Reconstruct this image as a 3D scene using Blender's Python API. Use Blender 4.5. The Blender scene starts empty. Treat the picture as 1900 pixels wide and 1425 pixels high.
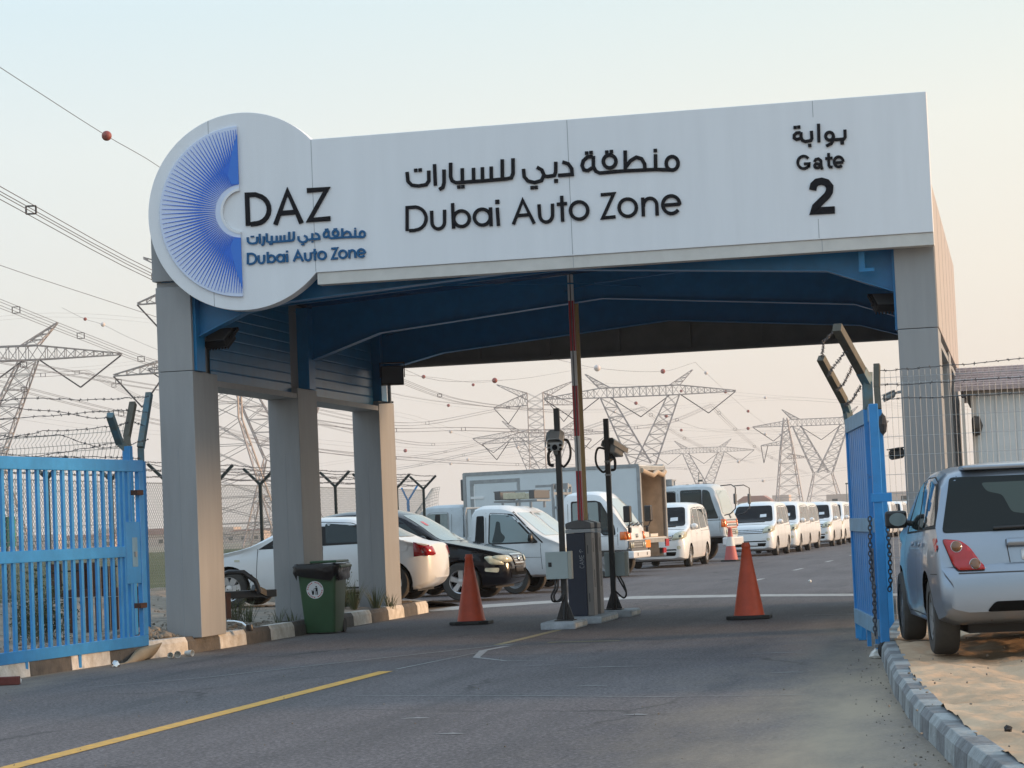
import bpy, bmesh, math, random
from mathutils import Vector, Matrix
from mathutils.bvhtree import BVHTree
random.seed(11)
SC = bpy.context.scene
COL = SC.collection
R_ = math.radians
# ------------------------------------------------------------------ camera
cd = bpy.data.cameras.new('camera'); cam = bpy.data.objects.new('camera', cd); COL.objects.link(cam)
cd.sensor_width = 36.0; cd.lens = 84.08; cd.clip_start = 0.1; cd.clip_end = 20000
_f = Vector((-0.20390434, 0.97716823, 0.05970992)); _r = Vector((0.97750076, 0.20657875, -0.0426319)); _u = Vector((0.05399334, -0.04967366, 0.99730499))
cam.matrix_world = Matrix(((_r.x, _u.x, -_f.x, 10.09645), (_r.y, _u.y, -_f.y, -28.68653), (_r.z, _u.z, -_f.z, 1.4), (0, 0, 0, 1)))
SC.camera = cam
# ------------------------------------------------------------------ world, sun, exposure
SUN_EL, SUN_AZ = 9.0, 78.0          # azimuth clockwise from +Y: low in the hazy east, a little behind the gate
w = bpy.data.worlds.new('World'); SC.world = w; w.use_nodes = True
nt = w.node_tree; nt.nodes.clear()
out = nt.nodes.new('ShaderNodeOutputWorld'); bg = nt.nodes.new('ShaderNodeBackground')
sky = nt.nodes.new('ShaderNodeTexSky'); sky.sky_type = 'NISHITA'; sky.sun_disc = False
sky.sun_elevation = R_(SUN_EL); sky.sun_rotation = R_(SUN_AZ); sky.air_density = 1.0; sky.dust_density = 3.0; sky.ozone_density = 1.5
tc = nt.nodes.new('ShaderNodeTexCoord'); sep = nt.nodes.new('ShaderNodeSeparateXYZ')
nt.links.new(tc.outputs['Generated'], sep.inputs[0])
ramp = nt.nodes.new('ShaderNodeValToRGB')
el = ramp.color_ramp.elements
el[0].position = 0.0; el[0].color = (5.3, 4.9, 4.7, 1)
el[1].position = 1.0; el[1].color = (5.2, 6.9, 8.8, 1)
for p, c in ((0.05, (5.6, 5.2, 4.95, 1)), (0.10, (5.9, 5.75, 5.45, 1)), (0.16, (5.85, 6.1, 5.95, 1)), (0.215, (5.15, 6.0, 6.25, 1)), (0.3, (5.2, 6.7, 7.8, 1)), (0.5, (5.9, 7.5, 9.1, 1))):
    e = el.new(p); e.color = c
nt.links.new(sep.outputs['Z'], ramp.inputs[0])
mix = nt.nodes.new('ShaderNodeMix'); mix.data_type = 'RGBA'; mix.inputs['Factor'].default_value = 0.82
dot = nt.nodes.new('ShaderNodeVectorMath'); dot.operation = 'DOT_PRODUCT'; nt.links.new(tc.outputs['Generated'], dot.inputs[0]); dot.inputs[1].default_value = (.978, .207, 0)
glow = nt.nodes.new('ShaderNodeMapRange'); glow.inputs['From Min'].default_value = -.26; glow.inputs['From Max'].default_value = .26; nt.links.new(dot.outputs['Value'], glow.inputs['Value'])
warm = nt.nodes.new('ShaderNodeMix'); warm.data_type = 'RGBA'; warm.inputs['A'].default_value = (.95, .985, 1.01, 1); warm.inputs['B'].default_value = (1.08, 1.02, .94, 1); nt.links.new(glow.outputs[0], warm.inputs['Factor'])
tint = nt.nodes.new('ShaderNodeMix'); tint.data_type = 'RGBA'; tint.blend_type = 'MULTIPLY'; tint.inputs['Factor'].default_value = 1
nt.links.new(ramp.outputs[0], tint.inputs['A']); nt.links.new(warm.outputs['Result'], tint.inputs['B'])
nt.links.new(sky.outputs[0], mix.inputs['A']); nt.links.new(tint.outputs['Result'], mix.inputs['B'])
nt.links.new(mix.outputs['Result'], bg.inputs['Color']); bg.inputs['Strength'].default_value = 0.1
nt.links.new(bg.outputs[0], out.inputs[0])
sd = bpy.data.lights.new('sun', 'SUN'); sd.energy = 2.6; sd.angle = R_(11); sd.color = (1.0, 0.62, 0.34)
sun = bpy.data.objects.new('sun', sd); COL.objects.link(sun)
_d = Vector((math.sin(R_(SUN_AZ)) * math.cos(R_(SUN_EL)), math.cos(R_(SUN_AZ)) * math.cos(R_(SUN_EL)), math.sin(R_(SUN_EL))))
sun.rotation_euler = _d.to_track_quat('Z', 'Y').to_euler()
sun.location = (60, 10, 40)
SC.view_settings.view_transform = 'Standard'; SC.view_settings.look = 'None'; SC.view_settings.exposure = 0.75; SC.view_settings.gamma = 1.0
SC.cycles.max_bounces = 6; SC.cycles.volume_bounces = 1; SC.cycles.transparent_max_bounces = 8
# ------------------------------------------------------------------ materials
MATS = {}
def mat(name, col, rough=0.6, metal=0.0, coat=0.0, var=0.0, vscale=3.0, col2=None, bump=0.0, bscale=40.0, spec=0.5, stretch=None, chips=None):
    if name in MATS: return MATS[name]
    m = bpy.data.materials.new(name); m.use_nodes = True; MATS[name] = m
    n = m.node_tree; b = n.nodes['Principled BSDF']
    b.inputs['Base Color'].default_value = (*col, 1); b.inputs['Roughness'].default_value = rough; b.inputs['Metallic'].default_value = metal
    b.inputs['Coat Weight'].default_value = coat; b.inputs['Coat Roughness'].default_value = 0.04; b.inputs['Specular IOR Level'].default_value = spec
    if var or bump or chips:
        t = n.nodes.new('ShaderNodeTexCoord'); src = t.outputs['Object']
        if stretch:
            mp = n.nodes.new('ShaderNodeMapping'); mp.inputs['Scale'].default_value = stretch
            n.links.new(src, mp.inputs[0]); src = mp.outputs[0]
    if var:
        z = n.nodes.new('ShaderNodeTexNoise'); z.inputs['Scale'].default_value = vscale; z.inputs['Detail'].default_value = 6; z.inputs['Roughness'].default_value = 0.65
        n.links.new(src, z.inputs['Vector'])
        cr = n.nodes.new('ShaderNodeValToRGB'); cr.color_ramp.elements[0].position = 0.3; cr.color_ramp.elements[1].position = 0.72
        c2 = col2 or tuple(c * (1 - var) for c in col)
        cr.color_ramp.elements[0].color = (*c2, 1); cr.color_ramp.elements[1].color = (*col, 1)
        n.links.new(z.outputs[0], cr.inputs[0]); n.links.new(cr.outputs[0], b.inputs['Base Color'])
    if chips:
        zc = n.nodes.new('ShaderNodeTexNoise'); zc.inputs['Scale'].default_value = 9; zc.inputs['Detail'].default_value = 8; zc.inputs['Roughness'].default_value = .75
        n.links.new(src, zc.inputs['Vector']); cc = n.nodes.new('ShaderNodeValToRGB'); cc.color_ramp.elements[0].position = .655; cc.color_ramp.elements[1].position = .685; n.links.new(zc.outputs[0], cc.inputs[0])
        mx = n.nodes.new('ShaderNodeMix'); mx.data_type = 'RGBA'; n.links.new(cc.outputs[0], mx.inputs['Factor']); mx.inputs['B'].default_value = (*chips, 1)
        if var: n.links.new(cr.outputs[0], mx.inputs['A'])
        else: mx.inputs['A'].default_value = (*col, 1)
        n.links.new(mx.outputs['Result'], b.inputs['Base Color'])
    if bump:
        z2 = n.nodes.new('ShaderNodeTexNoise'); z2.inputs['Scale'].default_value = bscale; z2.inputs['Detail'].default_value = 5
        n.links.new(src, z2.inputs['Vector'])
        bp = n.nodes.new('ShaderNodeBump'); bp.inputs['Strength'].default_value = bump; bp.inputs['Distance'].default_value = 0.03
        n.links.new(z2.outputs[0], bp.inputs['Height']); n.links.new(bp.outputs[0], b.inputs['Normal'])
    return m
def M(k): return MATS[k]
mat('sign_panel', (0.74, 0.765, 0.80), 0.42, var=0.075, vscale=1.3, stretch=(3, 3, .25), spec=.4, bump=.12, bscale=.9)
mat('sign_trim', (0.60, 0.59, 0.56), 0.5, var=0.15, vscale=4)
mat('joint_line', (0.30, 0.32, 0.34), 0.7)
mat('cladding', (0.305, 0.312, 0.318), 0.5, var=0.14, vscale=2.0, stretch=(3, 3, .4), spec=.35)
mat('cladding_sunlit', (0.42, 0.38, 0.36), 0.55, var=0.12, vscale=2.0, stretch=(3, 3, .4))  # cladding with the warm pink sunlight of the right fascia put into its colour
mat('steel_blue', (0.012, 0.21, 0.47), 0.40, var=0.25, vscale=5)
mat('sheet_blue', (0.010, 0.18, 0.38), 0.36, var=0.3, vscale=3)
mat('ceiling_foil', (0.015, 0.11, 0.33), 0.20, metal=.35, var=0.4, vscale=1.2, bump=1.0, bscale=1.1, spec=.8)
mat('back_panel', (0.22, 0.21, 0.19), 0.6, var=0.25)
mat('letter_black', (0.005, 0.005, 0.008), 0.6, spec=.2)
mat('letter_blue', (0.010, 0.095, 0.23), 0.5, spec=.3)
mat('logo_plate', (0.58, 0.66, 0.83), 0.4)
mat('logo_mid', (0.03, 0.17, 0.62), 0.4)
mat('logo_blue', (0.014, 0.13, 0.62), 0.35)
mat('gate_blue', (0.036, 0.275, 0.63), 0.40, var=0.28, vscale=3, spec=.45, chips=(.10, .13, .17))
mat('gate_blue_faded', (0.19, 0.36, 0.50), 0.5, var=0.3, vscale=5, chips=(.16, .12, .10))
mat('post_teal', (0.06, 0.17, 0.24), 0.5, var=0.35, vscale=7, col2=(0.10, 0.10, 0.07))
mat('post_rust', (0.10, 0.09, 0.065), 0.6, var=0.5, vscale=9)
mat('wire_galv', (0.36, 0.39, 0.41), 0.5, metal=0.2)
mat('wire_tan', (0.30, 0.29, 0.25), 0.45, metal=0.3)
mat('barb', (0.07, 0.07, 0.075), 0.55, metal=0.4)
mat('fence_dark', (0.012, 0.022, 0.020), 0.5, var=.3)
mat('chain_link', (0.16, 0.17, 0.16), 0.5, metal=0.3)
mat('black_paint', (0.012, 0.012, 0.013), 0.4)
mat('rubber', (0.018, 0.018, 0.019), 0.75, var=.35, vscale=9)
mat('tyre', (0.030, 0.029, 0.028), 0.78, var=.35, vscale=6, col2=(0.06, 0.055, 0.048))
mat('rim_silver', (0.55, 0.56, 0.57), 0.28, metal=0.7)
mat('rim_steel', (0.30, 0.30, 0.30), 0.45, metal=0.4, var=.3)
mat('well_black', (0.004, 0.004, 0.004), 0.95, spec=.1)
mat('glass_dark', (0.003, 0.004, 0.006), 0.04, spec=0.16)
mat('glass_mid', (0.016, 0.028, 0.029), 0.03, spec=0.4)
mat('glass_rear', (0.012, 0.017, 0.018), 0.04, spec=0.2)
mat('glass_daylight', (0.060, 0.082, 0.078), 0.04, spec=0.2)
mat('glass_pale', (0.16, 0.22, 0.23), 0.04, spec=0.9)
mat('glass_bright', (0.34, 0.42, 0.45), 0.05, spec=0.8)
mat('paint_white', (0.73, 0.75, 0.76), 0.28, coat=.5, var=.06, vscale=2)
mat('paint_dusty', (0.64, 0.67, 0.68), 0.42, var=.14, vscale=3, coat=.15)
mat('paint_truck', (0.52, 0.57, 0.60), 0.42, var=.18, vscale=4)
mat('paint_black', (0.002, 0.0025, 0.006), 0.12, coat=.12, spec=.25)
mat('paint_silver', (0.27, 0.31, 0.365), 0.28, metal=.65, coat=.4, var=.05)
mat('chrome', (0.6, 0.6, 0.6), 0.15, metal=.95)
mat('lamp_clear', (0.62, 0.60, 0.45), 0.12, coat=.6, var=.35, vscale=14)
mat('lamp_red', (0.42, 0.010, 0.014), 0.15, coat=.3, var=.25, vscale=12)
mat('lamp_red_disc', (0.16, 0.07, 0.025), 0.3, coat=.5)
mat('lamp_orange', (0.75, 0.16, 0.02), 0.2, coat=.5)
mat('seam', (0.05, 0.05, 0.052), 0.7)
mat('grey_plastic', (0.10, 0.10, 0.10), 0.5)
mat('seat_grey', (0.26, 0.26, 0.25), 0.85)
mat('box_side', (0.62, 0.67, 0.69), 0.5, var=.10, vscale=1.2, spec=.35)
mat('alu_trim', (0.34, 0.36, 0.37), 0.45, metal=.35, var=.3, vscale=6)
mat('box_inside', (0.52, 0.41, 0.30), 0.8, var=.35, vscale=3)
mat('chassis', (0.02, 0.02, 0.02), 0.7, var=.4)
mat('reflector_orange', (0.85, 0.25, 0.03), 0.4)
mat('cone_red', (0.64, 0.08, 0.024), 0.5, var=.28, vscale=5, chips=(.33, .06, .03))
mat('cone_white', (0.6, 0.6, 0.58), 0.5)
mat('cone_faded', (0.45, 0.10, 0.09), 0.55)
mat('cone_base', (0.02, 0.02, 0.02), 0.7, var=.4)
mat('bin_green', (0.028, 0.085, 0.036), 0.45, var=.2, vscale=4)
mat('bag_black', (0.008, 0.008, 0.010), 0.28, bump=.8, bscale=9)
mat('sticker_white', (0.62, 0.64, 0.66), 0.4)
mat('sticker_red', (0.45, 0.05, 0.06), 0.4)
mat('barrier_navy', (0.018, 0.026, 0.050), 0.45, var=.15, vscale=6)
mat('barrier_grey', (0.11, 0.11, 0.115), 0.45)
mat('barrier_side', (0.20, 0.18, 0.165), 0.45)
mat('barrier_band', (0.38, 0.40, 0.42), 0.45)
mat('boom_red', (0.48, 0.035, 0.05), 0.4)
mat('boom_white', (0.72, 0.73, 0.73), 0.4)
mat('boom_amber', (0.46, 0.30, 0.12), 0.45)
mat('cabinet_grey', (0.40, 0.47, 0.47), 0.45, var=.08)
mat('cabinet_side', (0.40, 0.40, 0.35), 0.5)
mat('camera_white', (0.50, 0.51, 0.50), 0.4)
mat('plinth', (0.46, 0.50, 0.54), 0.8, var=.4, vscale=7, bump=.5, bscale=25)
mat('kerb_white', (0.72, 0.70, 0.66), 0.85, var=.45, vscale=6, bump=.4, bscale=30, col2=(0.42, 0.38, 0.32))
mat('kerb_black', (0.05, 0.049, 0.048), 0.85, var=.45, vscale=6, bump=.4, bscale=30, col2=(0.11, 0.10, 0.09))
mat('kerb_grey', (0.22, 0.23, 0.24), 0.85, var=.5, vscale=7, bump=.5, bscale=24, col2=(0.10, 0.10, 0.10))
mat('kerb_chalk', (0.34, 0.365, 0.37), 0.85, var=.5, vscale=8, bump=.5, bscale=24, col2=(0.18, 0.19, 0.19))
mat('line_yellow', (0.70, 0.37, 0.045), 0.8, var=.35, vscale=10, col2=(0.36, 0.235, 0.08))
mat('line_faded', (0.34, 0.27, 0.12), 0.85, var=.5, vscale=8, col2=(0.16, 0.15, 0.12))
mat('line_white', (0.42, 0.42, 0.41), 0.85, var=.45, vscale=5, col2=(0.22, 0.22, 0.21))
mat('scratch_white', (0.32, 0.32, 0.32), 0.85, var=.6, vscale=12, col2=(0.17, 0.17, 0.17))
mat('house_wall', (0.70, 0.76, 0.79), 0.7, var=.12, vscale=2)
mat('house_trim', (0.62, 0.58, 0.53), 0.7)
mat('house_dark', (0.07, 0.06, 0.055), 0.7)
mat('house_soffit', (0.23, 0.20, 0.17), 0.7)
mat('roof_tile', (0.52, 0.45, 0.46), 0.8, var=.35, vscale=9, bump=.6, bscale=20)
mat('pylon_steel', (0.34, 0.30, 0.295), 0.6, metal=.2)  # base lightened so that haze fade is put into the colour
mat('cable', (0.12, 0.105, 0.115), 0.5)
mat('ball_red', (0.28, 0.055, 0.045), 0.55, var=.25)
mat('ball_white', (0.62, 0.55, 0.52), 0.55)
mat('insulator', (0.045, 0.035, 0.04), 0.35)
mat('rust', (0.085, 0.035, 0.022), 0.8, var=.5, vscale=6)
mat('cardboard', (0.36, 0.29, 0.20), 0.85, var=.25, vscale=5)
mat('brick_red', (0.17, 0.045, 0.035), 0.85, var=.35, vscale=16)
mat('paper', (0.6, 0.58, 0.54), 0.8)
mat('rock', (0.27, 0.235, 0.19), 0.9, var=.5, vscale=9)
mat('leaf', (0.055, 0.085, 0.030), 0.65, var=.5, vscale=3, col2=(0.10, 0.10, 0.045))
mat('leaf_dry', (0.13, 0.12, 0.06), 0.75, var=.4, vscale=3)
mat('far_wall', (0.60, 0.47, 0.40), 0.8, var=.2)
mat('far_roof', (0.33, 0.17, 0.14), 0.8)
mat('far_green', (0.03, 0.22, 0.10), 0.6)
# ------------------------------------------------------------------ helpers
ABS = {}
def tag(o, label=None, cat=None, group=None, kind=None):
    for k, v in (('label', label), ('category', cat), ('group', group), ('kind', kind)):
        if v: o[k] = v
    return o
def empty(name, loc, label, cat, group=None):
    o = bpy.data.objects.new(name, None); COL.objects.link(o); o.location = loc; o.empty_display_size = .2
    ABS[o] = Vector(loc); return tag(o, label, cat, group)
def kids(o): return [c for c in bpy.data.objects if c.parent == o]
def copy_tree(o, parent=None):
    c = o.copy(); COL.objects.link(c); c.parent = parent
    ABS[c] = ABS.get(o, Vector())
    for k in kids(o): copy_tree(k, c)
    return c
Z = Vector((0, 0, 1))
class MB:
    def __init__(s): s.bm = bmesh.new()
    def hexa(s, v):
        b = [s.bm.verts.new(p) for p in v]
        for f in ((0, 3, 2, 1), (4, 5, 6, 7), (0, 1, 5, 4), (1, 2, 6, 5), (2, 3, 7, 6), (3, 0, 4, 7)): s.bm.faces.new([b[i] for i in f])
        return s
    def box(s, x0, x1, y0, y1, z0, z1):
        return s.hexa([(x0, y0, z0), (x1, y0, z0), (x1, y1, z0), (x0, y1, z0), (x0, y0, z1), (x1, y0, z1), (x1, y1, z1), (x0, y1, z1)])
    def bar(s, p, q, w, h=None, up=Z):
        p = Vector(p); q = Vector(q); d = (q - p)
        if d.length < 1e-6: return s
        d.normalize(); a = d.cross(up)
        if a.length < 1e-3: a = d.cross(Vector((1, 0, 0)))
        a.normalize(); b = a.cross(d); h = h or w
        a *= w / 2; b *= h / 2
        return s.hexa([p - a - b, p + a - b, p + a + b, p - a + b, q - a - b, q + a - b, q + a + b, q - a + b])
    def tube(s, p, q, r, n=8, r2=None):
        return s.path([p, q], r, n, r2=r2)
    def path(s, pts, r, n=6, closed=False, r2=None):
        pts = [Vector(p) for p in pts]; m = len(pts); rings = []
        prev = None
        for i, p in enumerate(pts):
            if closed: d = pts[(i + 1) % m] - pts[i - 1]
            else: d = pts[min(i + 1, m - 1)] - pts[max(i - 1, 0)]
            d.normalize()
            if prev is None:
                a = d.cross(Z)
                if a.length < 1e-2: a = d.cross(Vector((1, 0, 0)))
            else: a = prev - d * prev.dot(d)
            a.normalize(); prev = a; b = d.cross(a)
            rr = r if r2 is None else r + (r2 - r) * i / (m - 1)
            rings.append([s.bm.verts.new(p + (a * math.cos(2 * math.pi * k / n) + b * math.sin(2 * math.pi * k / n)) * rr) for k in range(n)])
        for i in range(m if closed else m - 1):
            A, B = rings[i], rings[(i + 1) % m]
            for k in range(n): s.bm.faces.new((A[k], A[(k + 1) % n], B[(k + 1) % n], B[k]))
        if not closed:
            s.bm.faces.new(rings[0][::-1]); s.bm.faces.new(rings[-1])
        return s
    def cord(s, pts, r, n=6):
        P = [Vector(p) for p in pts]; o = []
        for i in range(len(P) - 1):
            a, b, c, d = P[max(i - 1, 0)], P[i], P[i + 1], P[min(i + 2, len(P) - 1)]
            for k in range(5): t = k / 5; o.append(.5 * ((2 * b) + (c - a) * t + (2 * a - 5 * b + 4 * c - d) * t * t + (3 * b - a - 3 * c + d) * t ** 3))
        return s.path(o + [P[-1]], r, n)
    def lathe(s, prof, c=(0, 0, 0), axis='Z', n=24, caps=True):
        c = Vector(c); rings = []
        for r, z in prof:
            ring = []
            for k in range(n):
                a = 2 * math.pi * k / n; x, y = r * math.cos(a), r * math.sin(a)
                v = {'Z': (x, y, z), 'Y': (x, z, y), 'X': (z, x, y)}[axis]
                ring.append(s.bm.verts.new(c + Vector(v)))
            rings.append(ring)
        for A, B in zip(rings, rings[1:]):
            for k in range(n): s.bm.faces.new((A[k], A[(k + 1) % n], B[(k + 1) % n], B[k]))
        for rg in (rings[0], rings[-1]) if caps else ():
            try: s.bm.faces.new(rg)
            except ValueError: pass
        return s
    def prism(s, pts, vec):
        a = [s.bm.verts.new(p) for p in pts]; v = Vector(vec)
        b = [s.bm.verts.new(Vector(p) + v) for p in pts]; n = len(a)
        s.bm.faces.new(a); s.bm.faces.new(b[::-1])
        for i in range(n): s.bm.faces.new((a[i], b[i], b[(i + 1) % n], a[(i + 1) % n]))
        return s
    def poly(s, pts): s.bm.faces.new([s.bm.verts.new(p) for p in pts]); return s
    def ball(s, c, r, u=12, v=8):
        bmesh.ops.create_uvsphere(s.bm, u_segments=u, v_segments=v, radius=r, matrix=Matrix.Translation(Vector(c))); return s
    def build(s, name, m, parent=None, loc=None, smooth=None, bevel=0, normals=True):
        o_ = ABS.get(parent, Vector()) if parent else Vector(loc or (0, 0, 0))
        if o_.length: bmesh.ops.translate(s.bm, verts=s.bm.verts, vec=-o_)
        if normals: bmesh.ops.recalc_face_normals(s.bm, faces=s.bm.faces)
        me = bpy.data.meshes.new(name); s.bm.to_mesh(me); s.bm.free()
        for mm in (m if isinstance(m, (list, tuple)) else [m]): me.materials.append(MATS[mm] if isinstance(mm, str) else mm)
        if smooth:
            me.polygons.foreach_set('use_smooth', [True] * len(me.polygons)); me.set_sharp_from_angle(angle=R_(smooth))
        o = bpy.data.objects.new(name, me); COL.objects.link(o)
        if parent: o.parent = parent; ABS[o] = ABS.get(parent, Vector())
        else: o.location = o_; ABS[o] = o_
        if bevel:
            bv = o.modifiers.new('bevel', 'BEVEL'); bv.width = bevel; bv.segments = 2; bv.limit_method = 'ANGLE'; bv.angle_limit = R_(40)
        return o
def lerp(a, b, t): return tuple(x + (y - x) * t for x, y in zip(a, b))
def rnd(a, b): return random.uniform(a, b)
# ------------------------------------------------------------------ ground surfaces
def asphalt():
    m = bpy.data.materials.new('asphalt'); m.use_nodes = True; MATS['asphalt'] = m
    n = m.node_tree; L = n.links.new; b = n.nodes['Principled BSDF']; b.inputs['Roughness'].default_value = .82; b.inputs['Specular IOR Level'].default_value = .35
    t = n.nodes.new('ShaderNodeTexCoord'); sx = n.nodes.new('ShaderNodeSeparateXYZ'); L(t.outputs['Object'], sx.inputs[0])
    def noise(sc, det, scale=(1, 1, 1), rough=.6):
        mp = n.nodes.new('ShaderNodeMapping'); mp.inputs['Scale'].default_value = scale; L(t.outputs['Object'], mp.inputs[0])
        z = n.nodes.new('ShaderNodeTexNoise'); z.inputs['Scale'].default_value = sc; z.inputs['Detail'].default_value = det; z.inputs['Roughness'].default_value = rough
        L(mp.outputs[0], z.inputs['Vector']); return z.outputs[0]
    def ramp(src, *st):
        r = n.nodes.new('ShaderNodeValToRGB'); e = r.color_ramp.elements
        e[0].position, e[0].color = st[0]; e[1].position, e[1].color = st[-1]
        for p, c in st[1:-1]: q = e.new(p); q.color = c
        L(src, r.inputs[0]); return r.outputs[0]
    def mix(f, a, b_, mode='MIX'):
        x = n.nodes.new('ShaderNodeMix'); x.data_type = 'RGBA'; x.blend_type = mode
        if isinstance(f, float): x.inputs['Factor'].default_value = f
        else: L(f, x.inputs['Factor'])
        for s, v in (('A', a), ('B', b_)):
            if isinstance(v, tuple): x.inputs[s].default_value = v
            else: L(v, x.inputs[s])
        return x.outputs['Result']
    g = lambda v: (v * 1.02, v * .99, v * 1.0, 1)
    base = ramp(noise(.55, 6, (1, .35, 1)), (.28, g(.080)), (.5, g(.104)), (.75, g(.132)))
    fine = ramp(noise(34, 5, (1, 1, 1), .7), (.30, g(.25)), (.5, g(.90)), (.70, g(2.1)))
    c = mix(1.0, base, fine, 'MULTIPLY')
    c = mix(1.0, c, ramp(noise(13, 3, (1, .7, 1)), (.3, g(.80)), (.7, g(1.18))), 'MULTIPLY')
    streak = ramp(noise(2.2, 5, (1, .06, 1)), (.50, g(0.0)), (.78, g(.75)))
    c = mix(streak, c, (.055, .055, .057, 1))
    pale = ramp(noise(1.3, 7, (.5, 1.6, 1), .7), (.60, g(0)), (.80, g(.6)))
    c = mix(pale, c, (.19, .175, .155, 1))
    vd = n.nodes.new('ShaderNodeTexNoise'); vd.inputs['Scale'].default_value = 1.6; vd.inputs['Detail'].default_value = 5; L(t.outputs['Object'], vd.inputs['Vector'])
    va = n.nodes.new('ShaderNodeMix'); va.data_type = 'RGBA'; va.inputs['Factor'].default_value = .35; L(t.outputs['Object'], va.inputs['A']); L(vd.outputs['Color'], va.inputs['B'])
    vo = n.nodes.new('ShaderNodeTexVoronoi'); vo.feature = 'DISTANCE_TO_EDGE'; vo.inputs['Scale'].default_value = .42; L(va.outputs['Result'], vo.inputs['Vector'])
    crk = ramp(vo.outputs['Distance'], (.0, g(.75)), (.006, g(.5)), (.012, g(0)))
    cm = n.nodes.new('ShaderNodeMix'); cm.data_type = 'RGBA'; cm.blend_type = 'MULTIPLY'; cm.inputs['Factor'].default_value = 1; L(crk, cm.inputs['A']); L(ramp(noise(.35, 3), (.46, g(0)), (.58, g(1))), cm.inputs['B'])
    c = mix(cm.outputs['Result'], c, (.028, .028, .029, 1))
    spots = ramp(noise(2.6, 3, (1, .8, 1)), (.70, g(0)), (.76, g(.55)))
    c = mix(spots, c, (.04, .04, .042, 1))
    # blown sand gathers along the right kerb and the left kerb
    def edge(a, b_):
        q = n.nodes.new('ShaderNodeMapRange'); q.inputs['From Min'].default_value = a; q.inputs['From Max'].default_value = b_; q.clamp = True
        L(sx.outputs['X'], q.inputs['Value']); return q.outputs[0]
    e1 = n.nodes.new('ShaderNodeMath'); e1.operation = 'MAXIMUM'; L(edge(6.6, 8.9), e1.inputs[0]); L(edge(1.0, -.5), e1.inputs[1])
    yr = n.nodes.new('ShaderNodeMapRange'); yr.inputs['From Min'].default_value = 12; yr.inputs['From Max'].default_value = 8; L(sx.outputs['Y'], yr.inputs['Value'])
    e0 = n.nodes.new('ShaderNodeMath'); e0.operation = 'MULTIPLY'; L(e1.outputs[0], e0.inputs[0]); L(yr.outputs[0], e0.inputs[1])
    e2 = n.nodes.new('ShaderNodeMath'); e2.operation = 'MULTIPLY_ADD'; L(e0.outputs[0], e2.inputs[0]); e2.inputs[1].default_value = .9
    nz = n.nodes.new('ShaderNodeMath'); nz.operation = 'MULTIPLY_ADD'; L(noise(1.1, 8, (1, .3, 1), .7), nz.inputs[0]); nz.inputs[1].default_value = 2.4; nz.inputs[2].default_value = -1.33
    L(nz.outputs[0], e2.inputs[2]); e3 = n.nodes.new('ShaderNodeMath'); e3.operation = 'MULTIPLY'; e3.use_clamp = True; L(e2.outputs[0], e3.inputs[0]); L(e0.outputs[0], e3.inputs[1])
    c = mix(e3.outputs[0], c, (.30, .245, .18, 1))
    L(c, b.inputs['Base Color'])
    bp = n.nodes.new('ShaderNodeBump'); bp.inputs['Strength'].default_value = .6; bp.inputs['Distance'].default_value = .012
    L(noise(90, 4), bp.inputs['Height']); L(bp.outputs[0], b.inputs['Normal'])
asphalt()
def soil(name, a, b_, c_, sc, bs, bump):
    m = bpy.data.materials.new(name); m.use_nodes = True; MATS[name] = m
    n = m.node_tree; L = n.links.new; p = n.nodes['Principled BSDF']; p.inputs['Roughness'].default_value = .95; p.inputs['Specular IOR Level'].default_value = .1
    t = n.nodes.new('ShaderNodeTexCoord')
    z = n.nodes.new('ShaderNodeTexNoise'); z.inputs['Scale'].default_value = sc; z.inputs['Detail'].default_value = 9; z.inputs['Roughness'].default_value = .7; L(t.outputs['Object'], z.inputs['Vector'])
    r = n.nodes.new('ShaderNodeValToRGB'); e = r.color_ramp.elements; e[0].position = .3; e[0].color = (*a, 1); e[1].position = .72; e[1].color = (*c_, 1); q = e.new(.5); q.color = (*b_, 1)
    L(z.outputs[0], r.inputs[0]); L(r.outputs[0], p.inputs['Base Color'])
    z2 = n.nodes.new('ShaderNodeTexNoise'); z2.inputs['Scale'].default_value = bs; z2.inputs['Detail'].default_value = 8; L(t.outputs['Object'], z2.inputs['Vector'])
    bp = n.nodes.new('ShaderNodeBump'); bp.inputs['Strength'].default_value = bump; bp.inputs['Distance'].default_value = .08; L(z2.outputs[0], bp.inputs['Height']); L(bp.outputs[0], p.inputs['Normal'])
soil('sand', (.37, .25, .16), (.48, .335, .22), (.56, .42, .29), .9, 3.5, .7)
soil('dirt', (.16, .145, .125), (.28, .245, .205), (.36, .31, .25), 1.6, 9, .9)
soil('scrub', (.045, .062, .024), (.085, .10, .042), (.19, .17, .10), .35, 2, .6)
soil('desert', (.24, .20, .15), (.30, .25, .19), (.34, .29, .22), .02, .5, .3)
def structure(o): o['kind'] = 'structure'; return o
def grid(x0, x1, y0, y1, nx, ny, fz):
    mb = MB(); V = [[mb.bm.verts.new((x0 + (x1 - x0) * i / nx, y0 + (y1 - y0) * j / ny, 0)) for i in range(nx + 1)] for j in range(ny + 1)]
    for r in V:
        for v in r: v.co.z = fz(v.co.x, v.co.y)
    for j in range(ny):
        for i in range(nx): mb.bm.faces.new((V[j][i], V[j][i + 1], V[j + 1][i + 1], V[j + 1][i]))
    return mb
structure(MB().poly([(-5000, -900, -.03), (5000, -900, -.03), (5000, 7000, -.03), (-5000, 7000, -.03)]).build('ground', 'desert'))
structure(MB().poly([(-300, 5, -.012), (-7, 5, -.012), (-7, 300, -.012), (-300, 300, -.012)]).build('field', 'scrub'))
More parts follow.
